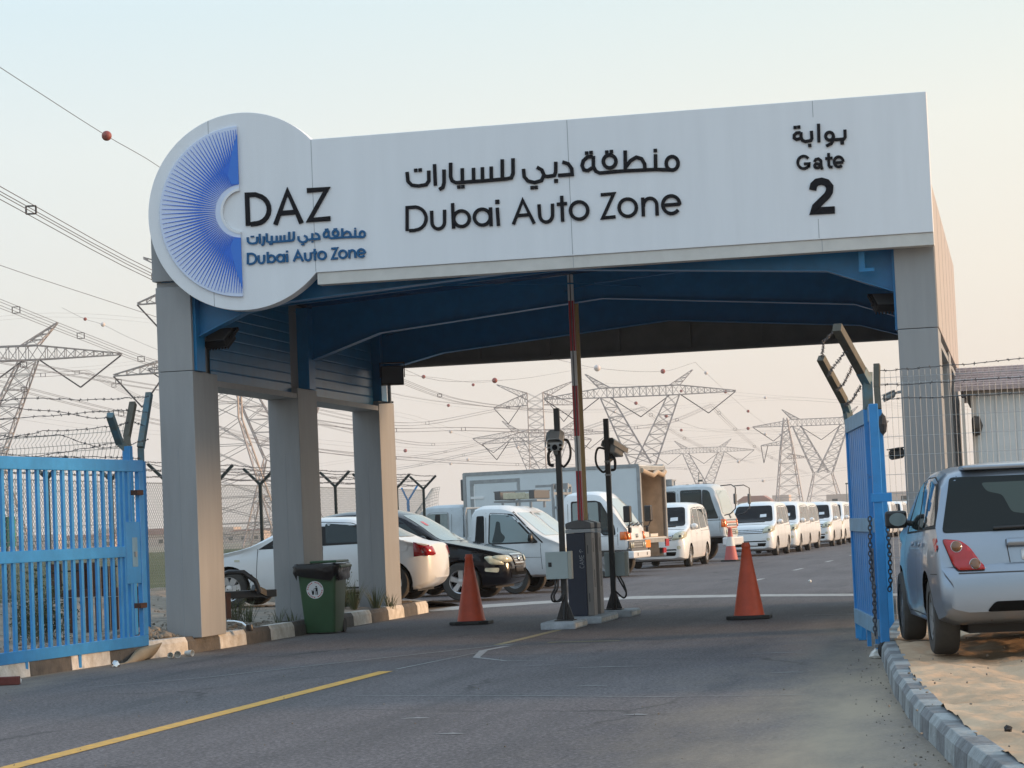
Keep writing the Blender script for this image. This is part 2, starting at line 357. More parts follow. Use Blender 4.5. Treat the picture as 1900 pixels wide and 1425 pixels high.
# kerb line on the right: bends outward towards the camera
KR = [(8.62, -.9), (8.66, -3.0), (8.72, -5.2), (8.90, -7.6), (9.10, -10.2), (9.36, -12.9), (9.68, -15.4), (10.1, -18.2), (10.9, -22.0), (12.2, -27.0)]
KL = [(-.95, -9.0), (-.70, -6.4), (-.56, -4.6), (-.37, -2.2), (-.21, -1.0), (-.06, 0.0), (.0, 1.0), (.02, 1.9), (.09, 4.0), (.12, 7.0), (.16, 9.4), (.10, 11.4)]
road = [(-40, -60, 0), (60, -60, 0), (60, -27, 0)] + [(x + .05, y, 0) for x, y in KR[::-1]] + [(8.65, 1, 0), (60, 1, 0), (60, 260, 0), (-7, 260, 0), (-7, 13.2, 0), (.0, 12.2, 0)] + [(x - .05, y, 0) for x, y in KL[::-1]] + [(-40, -9.0, 0)]
structure(MB().poly(road).build('road', 'asphalt'))
def sm(a, b, x): t = min(1, max(0, (x - a) / (b - a))); return t * t * (3 - 2 * t)
def hn(x, y, s): return math.sin(x * 1.7 * s + 1.3 * math.sin(y * 1.1 * s)) * math.sin(y * 1.9 * s + 1.1 * math.sin(x * .8 * s))
def dirt_z(x, y):
    z = .205 + .022 * hn(x, y, 1.1) + .012 * hn(x + 3, y, 3.7)
    z += .30 * sm(-3.6, -5.4, x) * (1 - sm(26, 34, y))
    z += .10 * math.exp(-(((x + .7) / .5) ** 2 + ((y + .3) / .8) ** 2))
    ke = -.02 if y > 1.9 else -.02 + (y - 1.9) * .075
    z -= .05 * sm(ke - .5, ke - .1, x)
    return z - (z + .05) * sm(12.4, 15.6, y + .25 * min(x, 0) * (1 if x > -4 else 0)) * sm(-5.3, -4.2, x)
mb = grid(-30, -.02, -9, 34, 150, 130, lambda x, y: dirt_z(x, y))
for v in mb.bm.verts:
    ke = next((a[0] + (b[0] - a[0]) * (v.co.y - a[1]) / (b[1] - a[1]) for a, b in zip(KL, KL[1:]) if a[1] <= v.co.y <= b[1]), 0)
    if v.co.x > -3: v.co.x = -3 + (v.co.x + 3) * (ke - .09 + 3) / 2.98
    if v.co.x < -6: v.co.z -= .5 * sm(-6, -12, v.co.x)
structure(mb.build('dirt', 'dirt', smooth=60))
def sand_z(x, y): return .165 + .02 * hn(x, y, .9) + .016 * hn(x, y + 2, 3.9) + .011 * hn(x * 1.6, y, 8) + .004 * math.sin(x * 9 + 2 * math.sin(y * 1.4)) - .03 * math.exp(-((x - 9.75 + .12 * (y + 8)) / .16) ** 2) + .02 * sm(9.5, 11, x)
mb = grid(8.6, 60, -34, 1.2, 220, 330, lambda x, y: 0)
for v in mb.bm.verts:
    y = v.co.y; ke = KR[0][0] if y > -.9 else next((a[0] + (b[0] - a[0]) * (y - a[1]) / (b[1] - a[1]) for a, b in zip(KR, KR[1:]) if b[1] <= y <= a[1]), 12.2)
    t = ((v.co.x - 8.6) / 51.4) ** 2.2; v.co.x = ke + .14 + t * (60 - ke); v.co.z = sand_z(v.co.x, y)
structure(mb.build('sand', 'sand', smooth=60))
def along(K, d0, step, gap):
    seg = []; L_ = [0]
    for a, b in zip(K, K[1:]): L_.append(L_[-1] + math.dist(a, b))
    def at(s):
        s = max(0, min(L_[-1], s))
        for i in range(len(K) - 1):
            if s <= L_[i + 1]:
                t = (s - L_[i]) / (L_[i + 1] - L_[i]); return Vector((*lerp(K[i], K[i + 1], t), 0))
        return Vector((*K[-1], 0))
    s = d0; out = []
    while s < L_[-1] - .2: out.append((at(s + gap), at(min(s + step - gap, L_[-1])))); s += step
    return out
def kerb(K, step, side, wdt, h, cols, name, chips):
    bms = [MB(), MB()]
    for i, (p, q) in enumerate(along(K, 0, step, .003)):
        d = (q - p).normalized(); nrm = Vector((-d.y, d.x, 0)) * side; j = rnd(-.004, .004); hh = h + rnd(-.005, .005)
        a, b = p + nrm * (wdt + j), q + nrm * (wdt + j); p2, q2 = p + nrm * j, q + nrm * j; c = nrm * .045; u = Vector((0, 0, hh)); lo = Vector((0, 0, -.05))
        prof0 = [p2 + lo, p2 + u * .72 + nrm * .012, p2 + u + c, a + u, a + lo]; prof1 = [q2 + lo, q2 + u * .72 + nrm * .012, q2 + u + c, b + u, b + lo]
        B = bms[i % 2].bm; A0 = [B.verts.new(v) for v in prof0]; A1 = [B.verts.new(v) for v in prof1]
        B.faces.new(A0); B.faces.new(A1[::-1])
        for k in range(5): B.faces.new((A0[k], A1[k], A1[(k + 1) % 5], A0[(k + 1) % 5]))
    for k in range(2): structure(bms[k].build(name, cols[k], bevel=.005))
kerb(KL, .98, 1, .17, .205, ('kerb_white', 'kerb_black'), 'kerb', 0)
kerb(KR, .52, 1, .17, .165, ('kerb_grey', 'kerb_chalk'), 'kerb', 0)
# painted markings (sheets 4 mm above the asphalt)
def strip(name, m, pts, wd, z=.004):
    mb = MB(); n = len(pts); L_ = []
    for i, p in enumerate(pts):
        a = Vector(pts[max(i - 1, 0)]); b = Vector(pts[min(i + 1, n - 1)]); d = (b - a).normalized(); q = Vector((-d.y, d.x)); ww = wd if not isinstance(wd, (list, tuple)) else wd[i]
        L_.append((mb.bm.verts.new((p[0] + q.x * ww / 2, p[1] + q.y * ww / 2, z)), mb.bm.verts.new((p[0] - q.x * ww / 2, p[1] - q.y * ww / 2, z))))
    for a, b in zip(L_, L_[1:]): mb.bm.faces.new((a[0], a[1], b[1], b[0]))
    return structure(mb.build(name, m))
strip('road_marking', 'line_yellow', [(3.70, -24), (3.70, -14.2), (3.74, -9), (3.77, -5.2)], .155)
strip('road_marking', 'line_faded', [(3.92, -.6), (3.97, 1.2), (4.0, 2.9)], .12)
strip('road_marking', 'line_faded', [(4.5, -.4), (5.4, -.55)], .13)
strip('road_marking', 'scratch_white', [(4.12, -.9), (4.02, -1.8), (4.25, -3.2), (4.75, -4.0), (5.2, -4.2)], [.12, .10, .08, .05, .02])
strip('road_marking', 'scratch_white', [(1.0, -6.4), (1.9, -5.3), (3.0, -2.8), (3.9, -.9), (4.1, -.5)], [.02, .045, .05, .06, .14])
strip('road_marking', 'scratch_white', [(3.8, -4.9), (3.9, -3.8), (4.05, -2.2)], [.05, .04, .02])
strip('road_marking', 'scratch_white', [(4.4, -8.6), (5.6, -9.0), (7.2, -9.7), (8.4, -9.9)], [.02, .035, .03, .02])
for q in ((6.1, -5.6, .8), (5.3, -5.0, .35), (6.4, -8.2, .3), (5.6, -11.2, .22), (7.3, -11.4, .18), (6.2, -12.6, .2), (8.0, -7.2, .3), (7.6, -4.1, .5)):
    strip('road_marking', 'scratch_white', [(q[0] - q[2] / 2, q[1]), (q[0], q[1] + .03), (q[0] + q[2] / 2, q[1] - .02)], [.02, rnd(.05, .1), .03])
structure(MB().poly([(-.2, 12.4, .004), (.07, 11.69, .004), (1.54, 13.6, .004), (3.07, 14.5, .004), (5.52, 13.4, .004), (8.5, 10.9, .004), (8.5, 12.0, .004), (5.3, 14.7, .004), (3.0, 16.1, .004), (1.2, 15.1, .004), (-.4, 13.5, .004)]).build('road_marking', 'line_white'))
for y in range(0, 14):
    yy = 23.4 + y * 8.9; strip('road_marking', 'line_white', [(4.35 + .012 * (yy - 23), yy), (4.35 + .012 * (yy - 20), yy + 2.0)], .12)
strip('road_marking', 'line_white', [(7.1, 4.9), (8.5, 4.6)], .10)
# gravel heaps behind the left kerb (stuff)
mb = MB()
def pebble(c, r):
    m4 = Matrix.Translation(Vector(c)) @ Matrix.Rotation(rnd(0, 6), 4, 'Z') @ Matrix.Rotation(rnd(0, 6), 4, 'X') @ Matrix.Diagonal((r * rnd(.7, 1.3), r * rnd(.5, 1), r * rnd(.4, .8), 1))
    bmesh.ops.create_icosphere(mb.bm, subdivisions=1, radius=1, matrix=m4)
for i in range(3200):
    x = -.25 - abs(random.gauss(0, .75)); y = rnd(-5, 4.4)
    if i % 2: x, y = -.65 + random.gauss(0, .38), -.2 + random.gauss(0, .75)
    if -.48 < x < .02 and (0 < y < .96): continue
    if x > -.25 + min(0, (y - .5) * .07): continue
    pebble((x, y, dirt_z(x, y) + .005), rnd(.012, .045) * (1.7 if random.random() < .06 else 1))
for i in range(260):
    x, y = rnd(-5, -.4), rnd(5, 12)
    pebble((x, y, dirt_z(x, y)), rnd(.012, .04))
mb.build('gravel', 'rock')['kind'] = 'stuff'
mb = MB()
for i in range(170):
    t = random.random(); k = random.randrange(len(KR) - 2); a, b = KR[k], KR[k + 1]; x, y = lerp(a, b, t)
    pebble((x - abs(random.gauss(.02, .16)), y, .004), rnd(.004, .010))
for i in range(160): pebble((rnd(9.2, 12), rnd(-18, -4), .18), rnd(.005, .014))
for i in range(200):
    pebble((rnd(0, 8.6), rnd(-16, 10), .006), rnd(.004, .009))
mb.build('pebbles', 'rock')['kind'] = 'stuff'
# grass tufts among the columns (stuff)
mb = MB()
def tuft(x, y, z, n, h, sp):
    for _ in range(n):
        a = rnd(0, 6.28); l = rnd(.4, 1) * h; d = Vector((math.cos(a), math.sin(a), 0)); p = Vector((x, y, z)) + d * rnd(0, .06); q = p + d * l * sp * rnd(.2, .8) + Vector((0, 0, l)); s_ = Vector((-d.y, d.x, 0)) * rnd(.004, .008)
        m_ = (p + q) / 2 + Vector((0, 0, l * .12)); mb.poly([p - s_, p + s_, m_ + s_ * .7]); mb.poly([p - s_, m_ + s_ * .7, m_ - s_ * .7]); mb.poly([m_ - s_ * .7, m_ + s_ * .7, q])
for x, y, n, h in ((-.5, 8.3, 160, .55), (-.2, 8.4, 120, .42), (-.8, 8.6, 120, .5), (-1.2, 3.9, 90, .5), (-.8, 4.1, 90, .4), (-1.6, 4.4, 60, .6), (-.3, 4.35, 40, .25), (-2.6, 7.6, 60, .4), (.05, 8.8, 40, .3), (-.9, 9.2, 60, .4)):
    for _ in range(3): xx, yy = x + rnd(-.22, .22), y + rnd(-.22, .22); tuft(xx, yy, dirt_z(xx, yy), n // 3, h, 1)
for _ in range(150):
    xx, yy = rnd(-30, -5.9), rnd(4, 34); tuft(xx, yy, .3 if xx > -9 else -.2, 16, rnd(.25, .8), 1.2)
mb.build('grass', 'leaf', normals=False)['kind'] = 'stuff'
# ------------------------------------------------------------------ entrance gate building
T_AR=[('c',[(6.3224,5.6851),(6.3206,5.7085),(6.313,5.7305),(6.3004,5.7492),(6.2838,5.7632),(6.2644,5.7712),(6.2438,5.7728),(6.2238,5.7676),(6.2059,5.7562),(6.1916,5.7394),(6.182,5.7187),(6.178,5.6957),(6.1798,5.6722),(6.1874,5.6502),(6.2,5.6315),(6.2167,5.6176),(6.2361,5.6095),(6.2567,5.608),(6.2767,5.6132),(6.2946,5.6246),(6.3088,5.6414),(6.3184,5.6621)]),('o',[(6.2568,5.6092),(6.0464,5.6308),(5.6869,5.6404),(5.5199,5.6421)]),('o',[(6.0527,5.8105),(6.0469,5.6411)]),('d',[(6.053,5.8603),0.0212]),('o',[(5.6856,5.8835),(5.677,5.6515)]),('o',[(5.6894,5.6942),(5.7445,5.7586),(5.8192,5.7967),(5.8806,5.7735),(5.915,5.7088),(5.9183,5.6463)]),('c',[(5.5672,5.7634),(5.5651,5.7858),(5.557,5.8068),(5.5434,5.8248),(5.5254,5.8383),(5.5047,5.8462),(5.4827,5.8478),(5.4613,5.8431),(5.4423,5.8323),(5.4271,5.8164),(5.4171,5.7967),(5.4129,5.7747),(5.415,5.7523),(5.4232,5.7312),(5.4369,5.7132),(5.4548,5.6997),(5.4756,5.6919),(5.4975,5.6903),(5.5189,5.6951),(5.5379,5.7058),(5.5531,5.7217),(5.5631,5.7414)]),('o',[(5.593,5.641),(5.4779,5.6389),(5.3626,5.6369),(5.3155,5.6611),(5.2869,5.7236),(5.2925,5.8461)]),('d',[(5.4599,5.8857),0.0212]),('d',[(5.5165,5.8877),0.0212]),('o',[(5.2819,5.8448),(5.2188,5.8432),(5.1665,5.8012),(5.1492,5.7441),(5.1698,5.6884),(5.2176,5.6766),(5.2671,5.7042)]),('d',[(5.2126,5.8916),0.0212]),('d',[(5.2673,5.8938),0.0212]),('o',[(4.9139,5.8031),(4.9802,5.7773),(5.0196,5.716),(5.0227,5.6449),(4.854,5.6446)]),('o',[(4.8255,5.8096),(4.8201,5.6888),(4.8014,5.6484),(4.7208,5.6417),(4.662,5.6501)]),('d',[(4.8195,5.5802),0.0236]),('o',[(4.5949,5.7616),(4.6505,5.7262),(4.6732,5.6639),(4.6406,5.5973),(4.5529,5.5785),(4.4693,5.6054),(4.4271,5.6608),(4.4226,5.7512)]),('d',[(4.5206,5.518),0.0212]),('d',[(4.5693,5.5187),0.0212]),('o',[(4.2969,5.8904),(4.2912,5.7125),(4.2676,5.6576),(4.2118,5.6491),(3.9129,5.6454),(3.57,5.6468),(3.5238,5.6733),(3.5067,5.7273),(3.5138,5.8933)]),('o',[(4.1625,5.8877),(4.1549,5.6616)]),('o',[(4.0204,5.8099),(4.0161,5.659)]),('o',[(3.9093,5.8096),(3.9049,5.6586)]),('o',[(3.7979,5.8093),(3.7936,5.6582)]),('o',[(3.6566,5.8154),(3.6521,5.6599)]),('d',[(3.6042,5.5918),0.0212]),('d',[(3.6557,5.5923),0.0212]),('o',[(3.4265,5.8153),(3.4221,5.6596),(3.4046,5.6018),(3.3606,5.5796)]),('o',[(3.309,5.8915),(3.309,5.6339)]),('o',[(3.2325,5.8168),(3.2295,5.6945),(3.1953,5.6505),(3.0954,5.6407),(3.0096,5.6574),(2.964,5.7093),(2.9578,5.8198)]),('d',[(3.069,5.8371),0.0212]),('d',[(3.1252,5.8373),0.0212])]
T_LA=[('o',[(2.928,5.099),(2.9397,5.3833),(3.0307,5.3833),(3.0478,5.3837),(3.0859,5.3725),(3.1199,5.352),(3.1473,5.3234),(3.1662,5.289),(3.1751,5.2512),(3.1735,5.2128),(3.1615,5.1765),(3.1399,5.1449),(3.1103,5.1203),(3.0748,5.1044),(3.036,5.0986),(3.0187,5.095),(2.9604,5.0968)]),('o',[(3.2483,5.3176),(3.2469,5.1828),(3.2487,5.1609),(3.2558,5.14),(3.2677,5.1218),(3.2836,5.1073),(3.3025,5.0976),(3.3229,5.0934),(3.3436,5.0948),(3.3631,5.1019),(3.3801,5.1142),(3.3935,5.1307),(3.4022,5.1504),(3.4059,5.1719),(3.412,5.3189)]),('o',[(3.5163,5.3937),(3.5163,5.0887)]),('c',[(3.7201,5.1925),(3.7173,5.2199),(3.7068,5.2457),(3.6893,5.2677),(3.6664,5.2841),(3.6399,5.2937),(3.6119,5.2956),(3.5847,5.2898),(3.5605,5.2766),(3.5412,5.2571),(3.5285,5.2329),(3.5234,5.206),(3.5262,5.1785),(3.5368,5.1528),(3.5543,5.1308),(3.5772,5.1143),(3.6038,5.1048),(3.6318,5.1029),(3.6589,5.1088),(3.6831,5.122),(3.7023,5.1415),(3.715,5.1656)]),('c',[(3.9832,5.1933),(3.9803,5.2213),(3.9696,5.2476),(3.9518,5.27),(3.9285,5.2868),(3.9015,5.2966),(3.873,5.2985),(3.8453,5.2925),(3.8206,5.2791),(3.8011,5.2592),(3.7881,5.2345),(3.7829,5.2071),(3.7857,5.1791),(3.7965,5.1528),(3.8143,5.1304),(3.8376,5.1136),(3.8646,5.1039),(3.8931,5.1019),(3.9208,5.108),(3.9454,5.1214),(3.965,5.1413),(3.9779,5.1659)]),('o',[(3.9903,5.3082),(3.9892,5.086)]),('o',[(4.0751,5.2981),(4.0808,5.084)]),('d',[(4.0785,5.3754),0.0259]),('o',[(4.2682,5.088),(4.3954,5.3742),(4.5246,5.081)]),('o',[(4.3321,5.1882),(4.4807,5.1905)]),('o',[(4.5958,5.3037),(4.5988,5.1782),(4.6005,5.1554),(4.6076,5.1337),(4.6195,5.1148),(4.6355,5.0998),(4.6544,5.0897),(4.675,5.0853),(4.6958,5.0869),(4.7155,5.0943),(4.7327,5.107),(4.7462,5.1242),(4.7552,5.1448),(4.7589,5.1672),(4.7627,5.3004)]),('o',[(4.8806,5.3881),(4.8795,5.0818)]),('o',[(4.8214,5.2921),(4.9375,5.2944)]),('c',[(5.1956,5.1911),(5.1927,5.2212),(5.1813,5.2495),(5.1624,5.2736),(5.1376,5.2917),(5.1088,5.3022),(5.0784,5.3043),(5.0488,5.2979),(5.0225,5.2834),(5.0015,5.262),(4.9876,5.2355),(4.9819,5.2059),(4.9849,5.1758),(4.9964,5.1475),(5.0153,5.1234),(5.0401,5.1054),(5.0689,5.0949),(5.0994,5.0928),(5.1289,5.0993),(5.1552,5.1138),(5.1761,5.1352),(5.19,5.1617)]),('o',[(5.3673,5.3704),(5.5222,5.374),(5.3732,5.0875),(5.526,5.0915)]),('c',[(5.7909,5.1851),(5.7879,5.2151),(5.7767,5.2432),(5.758,5.2672),(5.7334,5.2852),(5.7049,5.2957),(5.6747,5.2978),(5.6454,5.2914),(5.6193,5.277),(5.5984,5.2557),(5.5846,5.2292),(5.579,5.1998),(5.5819,5.1698),(5.5932,5.1417),(5.6119,5.1176),(5.6366,5.0997),(5.6651,5.0892),(5.6953,5.0872),(5.7246,5.0936),(5.7507,5.1081),(5.7714,5.1294),(5.7852,5.1557)]),('o',[(5.873,5.2974),(5.8711,5.0781)]),('o',[(5.8765,5.1936),(5.8812,5.2225),(5.8888,5.2437),(5.9016,5.2619),(5.9186,5.2758),(5.9385,5.2844),(5.9601,5.287),(5.9816,5.2835),(6.0016,5.2741),(6.0185,5.2596),(6.0312,5.2409),(6.0388,5.2194),(6.0406,5.1967),(6.0392,5.0769)]),('o',[(6.1149,5.1894),(6.3177,5.1918)]),('o',[(6.3195,5.1909),(6.3153,5.2189),(6.3043,5.2449),(6.2872,5.2672),(6.2652,5.2842),(6.2397,5.2946),(6.2127,5.2979),(6.1858,5.2937),(6.1611,5.2823),(6.1403,5.2646),(6.1247,5.2417),(6.1154,5.2153),(6.1132,5.1871),(6.1182,5.1592),(6.13,5.1335),(6.1478,5.1118),(6.1703,5.0955),(6.196,5.0859),(6.2232,5.0835),(6.2498,5.0886),(6.2741,5.1007),(6.2945,5.1191)])]
T_DAZ=[('o',[(0.8845,5.3052),(0.885,5.6863),(0.9977,5.6821),(1.0229,5.67),(1.0715,5.6506),(1.113,5.6187),(1.144,5.5769),(1.1621,5.5285),(1.1657,5.4776),(1.1547,5.4281),(1.1298,5.3843),(1.0931,5.3495),(1.0476,5.3266),(0.997,5.3176),(0.974,5.3182),(0.9264,5.3138)]),('o',[(1.2435,5.2922),(1.4126,5.6946),(1.5776,5.2884)]),('o',[(1.3235,5.4254),(1.4908,5.4271)]),('o',[(1.6735,5.6856),(1.9241,5.6848),(1.6845,5.3133),(1.9485,5.316)])]
T_GAR=[('o',[(8.3317,5.9374),(8.3306,5.8534),(8.3153,5.8307),(8.2058,5.8295)]),('d',[(8.2929,5.788),0.0214]),('c',[(8.1923,5.8734),(8.1912,5.8869),(8.1864,5.8996),(8.1785,5.9104),(8.168,5.9186),(8.1559,5.9233),(8.143,5.9243),(8.1304,5.9214),(8.1192,5.915),(8.1102,5.9054),(8.1043,5.8935),(8.1018,5.8803),(8.1029,5.8667),(8.1077,5.854),(8.1156,5.8432),(8.1261,5.8351),(8.1382,5.8303),(8.1511,5.8293),(8.1637,5.8322),(8.1749,5.8387),(8.1838,5.8483),(8.1898,5.8602)]),('o',[(8.1954,5.8716),(8.1917,5.8306),(8.1629,5.7867),(8.1053,5.764)]),('o',[(8.0246,6.0308),(8.0186,5.8182)]),('o',[(7.9358,5.9517),(7.9377,5.8656),(7.9239,5.8412),(7.8591,5.8334),(7.8238,5.852),(7.8101,5.8928),(7.8127,5.9452)]),('d',[(7.9085,5.7835),0.0196]),('o',[(7.8033,5.9459),(7.7592,5.946),(7.7295,5.9196),(7.7279,5.8879),(7.7552,5.8667),(7.7982,5.8762)]),('d',[(7.7451,6.0125),0.0196]),('d',[(7.7893,6.0139),0.0196])]
T_GATE=[('o',[(7.8812,5.632),(7.8677,5.6458),(7.8513,5.6554),(7.8331,5.6602),(7.8145,5.6599),(7.7967,5.6544),(7.7809,5.6441),(7.7683,5.6298),(7.7598,5.6125),(7.7558,5.5933),(7.7568,5.5736),(7.7626,5.5548),(7.7729,5.5382),(7.7868,5.5249),(7.8035,5.5158),(7.8218,5.5117),(7.8404,5.5127),(7.858,5.5188),(7.8734,5.5296),(7.8855,5.5444),(7.886,5.5213),(7.8914,5.567),(7.8317,5.5682)]),('c',[(8.0152,5.5309),(8.0143,5.5381),(8.0109,5.545),(8.0054,5.5508),(7.9981,5.5553),(7.9897,5.5579),(7.9807,5.5586),(7.9721,5.5572),(7.9644,5.5538),(7.9583,5.5488),(7.9543,5.5425),(7.9527,5.5355),(7.9536,5.5283),(7.9569,5.5214),(7.9625,5.5156),(7.9698,5.5111),(7.9782,5.5085),(7.9871,5.5078),(7.9958,5.5092),(8.0035,5.5126),(8.0096,5.5176),(8.0136,5.5239)]),('o',[(7.9552,5.5861),(7.9722,5.6119),(8.0038,5.6159),(8.0294,5.595),(8.0311,5.5345),(8.0414,5.4893)]),('o',[(8.1258,5.672),(8.1217,5.5279),(8.1332,5.508),(8.1613,5.5059)]),('o',[(8.0868,5.613),(8.1667,5.6134)]),('o',[(8.1824,5.552),(8.2888,5.5537)]),('o',[(8.2923,5.5624),(8.2902,5.5783),(8.2844,5.5931),(8.2754,5.6057),(8.2639,5.6151),(8.2505,5.6207),(8.2363,5.6222),(8.2224,5.6193),(8.2096,5.6123),(8.199,5.6016),(8.1912,5.5882),(8.1869,5.5728),(8.1864,5.5567),(8.1896,5.541),(8.1965,5.5268),(8.2063,5.5151),(8.2186,5.5068),(8.2323,5.5025),(8.2465,5.5024),(8.2602,5.5067),(8.2724,5.5149)])]
T_TWO=[('o',[(7.9183,5.2569),(7.9318,5.3068),(7.9711,5.3389),(8.0279,5.3459),(8.0848,5.3244),(8.1199,5.2743),(8.1122,5.2146),(8.0817,5.1693),(8.003,5.1003),(7.9407,5.046),(7.9226,4.9965),(8.1558,4.9931)])]
T_SAR=[('c',[(2.3895,5.0897),(2.3886,5.1002),(2.3852,5.1101),(2.3795,5.1185),(2.3721,5.1248),(2.3633,5.1285),(2.354,5.1292),(2.345,5.1268),(2.337,5.1217),(2.3305,5.1141),(2.3262,5.1048),(2.3244,5.0944),(2.3252,5.0839),(2.3286,5.0739),(2.3343,5.0655),(2.3418,5.0593),(2.3506,5.0556),(2.3599,5.0549),(2.3689,5.0573),(2.3769,5.0624),(2.3833,5.07),(2.3877,5.0793)]),('o',[(2.3599,5.0555),(2.2651,5.0652),(2.1032,5.0695),(2.0279,5.0703)]),('o',[(2.268,5.1462),(2.2653,5.0698)]),('d',[(2.2681,5.1686),0.0096]),('o',[(2.1026,5.179),(2.0987,5.0745)]),('o',[(2.1043,5.0938),(2.1291,5.1228),(2.1628,5.1399),(2.1904,5.1295),(2.2059,5.1003),(2.2074,5.0722)]),('c',[(2.0492,5.1249),(2.0483,5.135),(2.0446,5.1445),(2.0385,5.1526),(2.0304,5.1587),(2.0211,5.1622),(2.0112,5.163),(2.0015,5.1608),(1.993,5.156),(1.9861,5.1488),(1.9816,5.1399),(1.9797,5.13),(1.9807,5.1199),(1.9844,5.1104),(1.9905,5.1023),(1.9986,5.0962),(2.008,5.0927),(2.0178,5.092),(2.0275,5.0942),(2.036,5.099),(2.0429,5.1062),(2.0474,5.115)]),('o',[(2.0609,5.0698),(2.009,5.0689),(1.9571,5.068),(1.9358,5.0789),(1.923,5.107),(1.9255,5.1622)]),('d',[(2.0009,5.18),0.0096]),('d',[(2.0264,5.1809),0.0096]),('o',[(1.9207,5.1616),(1.8923,5.1609),(1.8687,5.142),(1.8609,5.1162),(1.8702,5.0912),(1.8917,5.0858),(1.914,5.0983)]),('d',[(1.8895,5.1827),0.0096]),('d',[(1.9141,5.1837),0.0096]),('o',[(1.7549,5.1428),(1.7848,5.1312),(1.8025,5.1036),(1.8039,5.0716),(1.7279,5.0714)]),('o',[(1.7151,5.1458),(1.7127,5.0913),(1.7042,5.0731),(1.6679,5.0701),(1.6414,5.0739)]),('d',[(1.7124,5.0424),0.0106]),('o',[(1.6112,5.1241),(1.6363,5.1082),(1.6465,5.0801),(1.6318,5.0501),(1.5923,5.0416),(1.5546,5.0538),(1.5356,5.0787),(1.5336,5.1194)]),('d',[(1.5777,5.0144),0.0096]),('d',[(1.5997,5.0147),0.0096]),('o',[(1.477,5.1822),(1.4744,5.102),(1.4638,5.0773),(1.4386,5.0734),(1.304,5.0718),(1.1495,5.0724),(1.1287,5.0843),(1.121,5.1087),(1.1242,5.1835)]),('o',[(1.4164,5.1809),(1.413,5.0791)]),('o',[(1.3524,5.1459),(1.3505,5.0779)]),('o',[(1.3024,5.1458),(1.3004,5.0777)]),('o',[(1.2522,5.1456),(1.2502,5.0775)]),('o',[(1.1885,5.1484),(1.1865,5.0783)]),('d',[(1.1649,5.0476),0.0096]),('d',[(1.1881,5.0479),0.0096]),('o',[(1.0849,5.1483),(1.0829,5.0782),(1.075,5.0521),(1.0552,5.0421)]),('o',[(1.0319,5.1826),(1.0319,5.0666)]),('o',[(0.9975,5.149),(0.9961,5.0939),(0.9807,5.0741),(0.9357,5.0697),(0.897,5.0772),(0.8765,5.1006),(0.8737,5.1503)]),('d',[(0.9238,5.1581),0.0096]),('d',[(0.9491,5.1582),0.0096])]
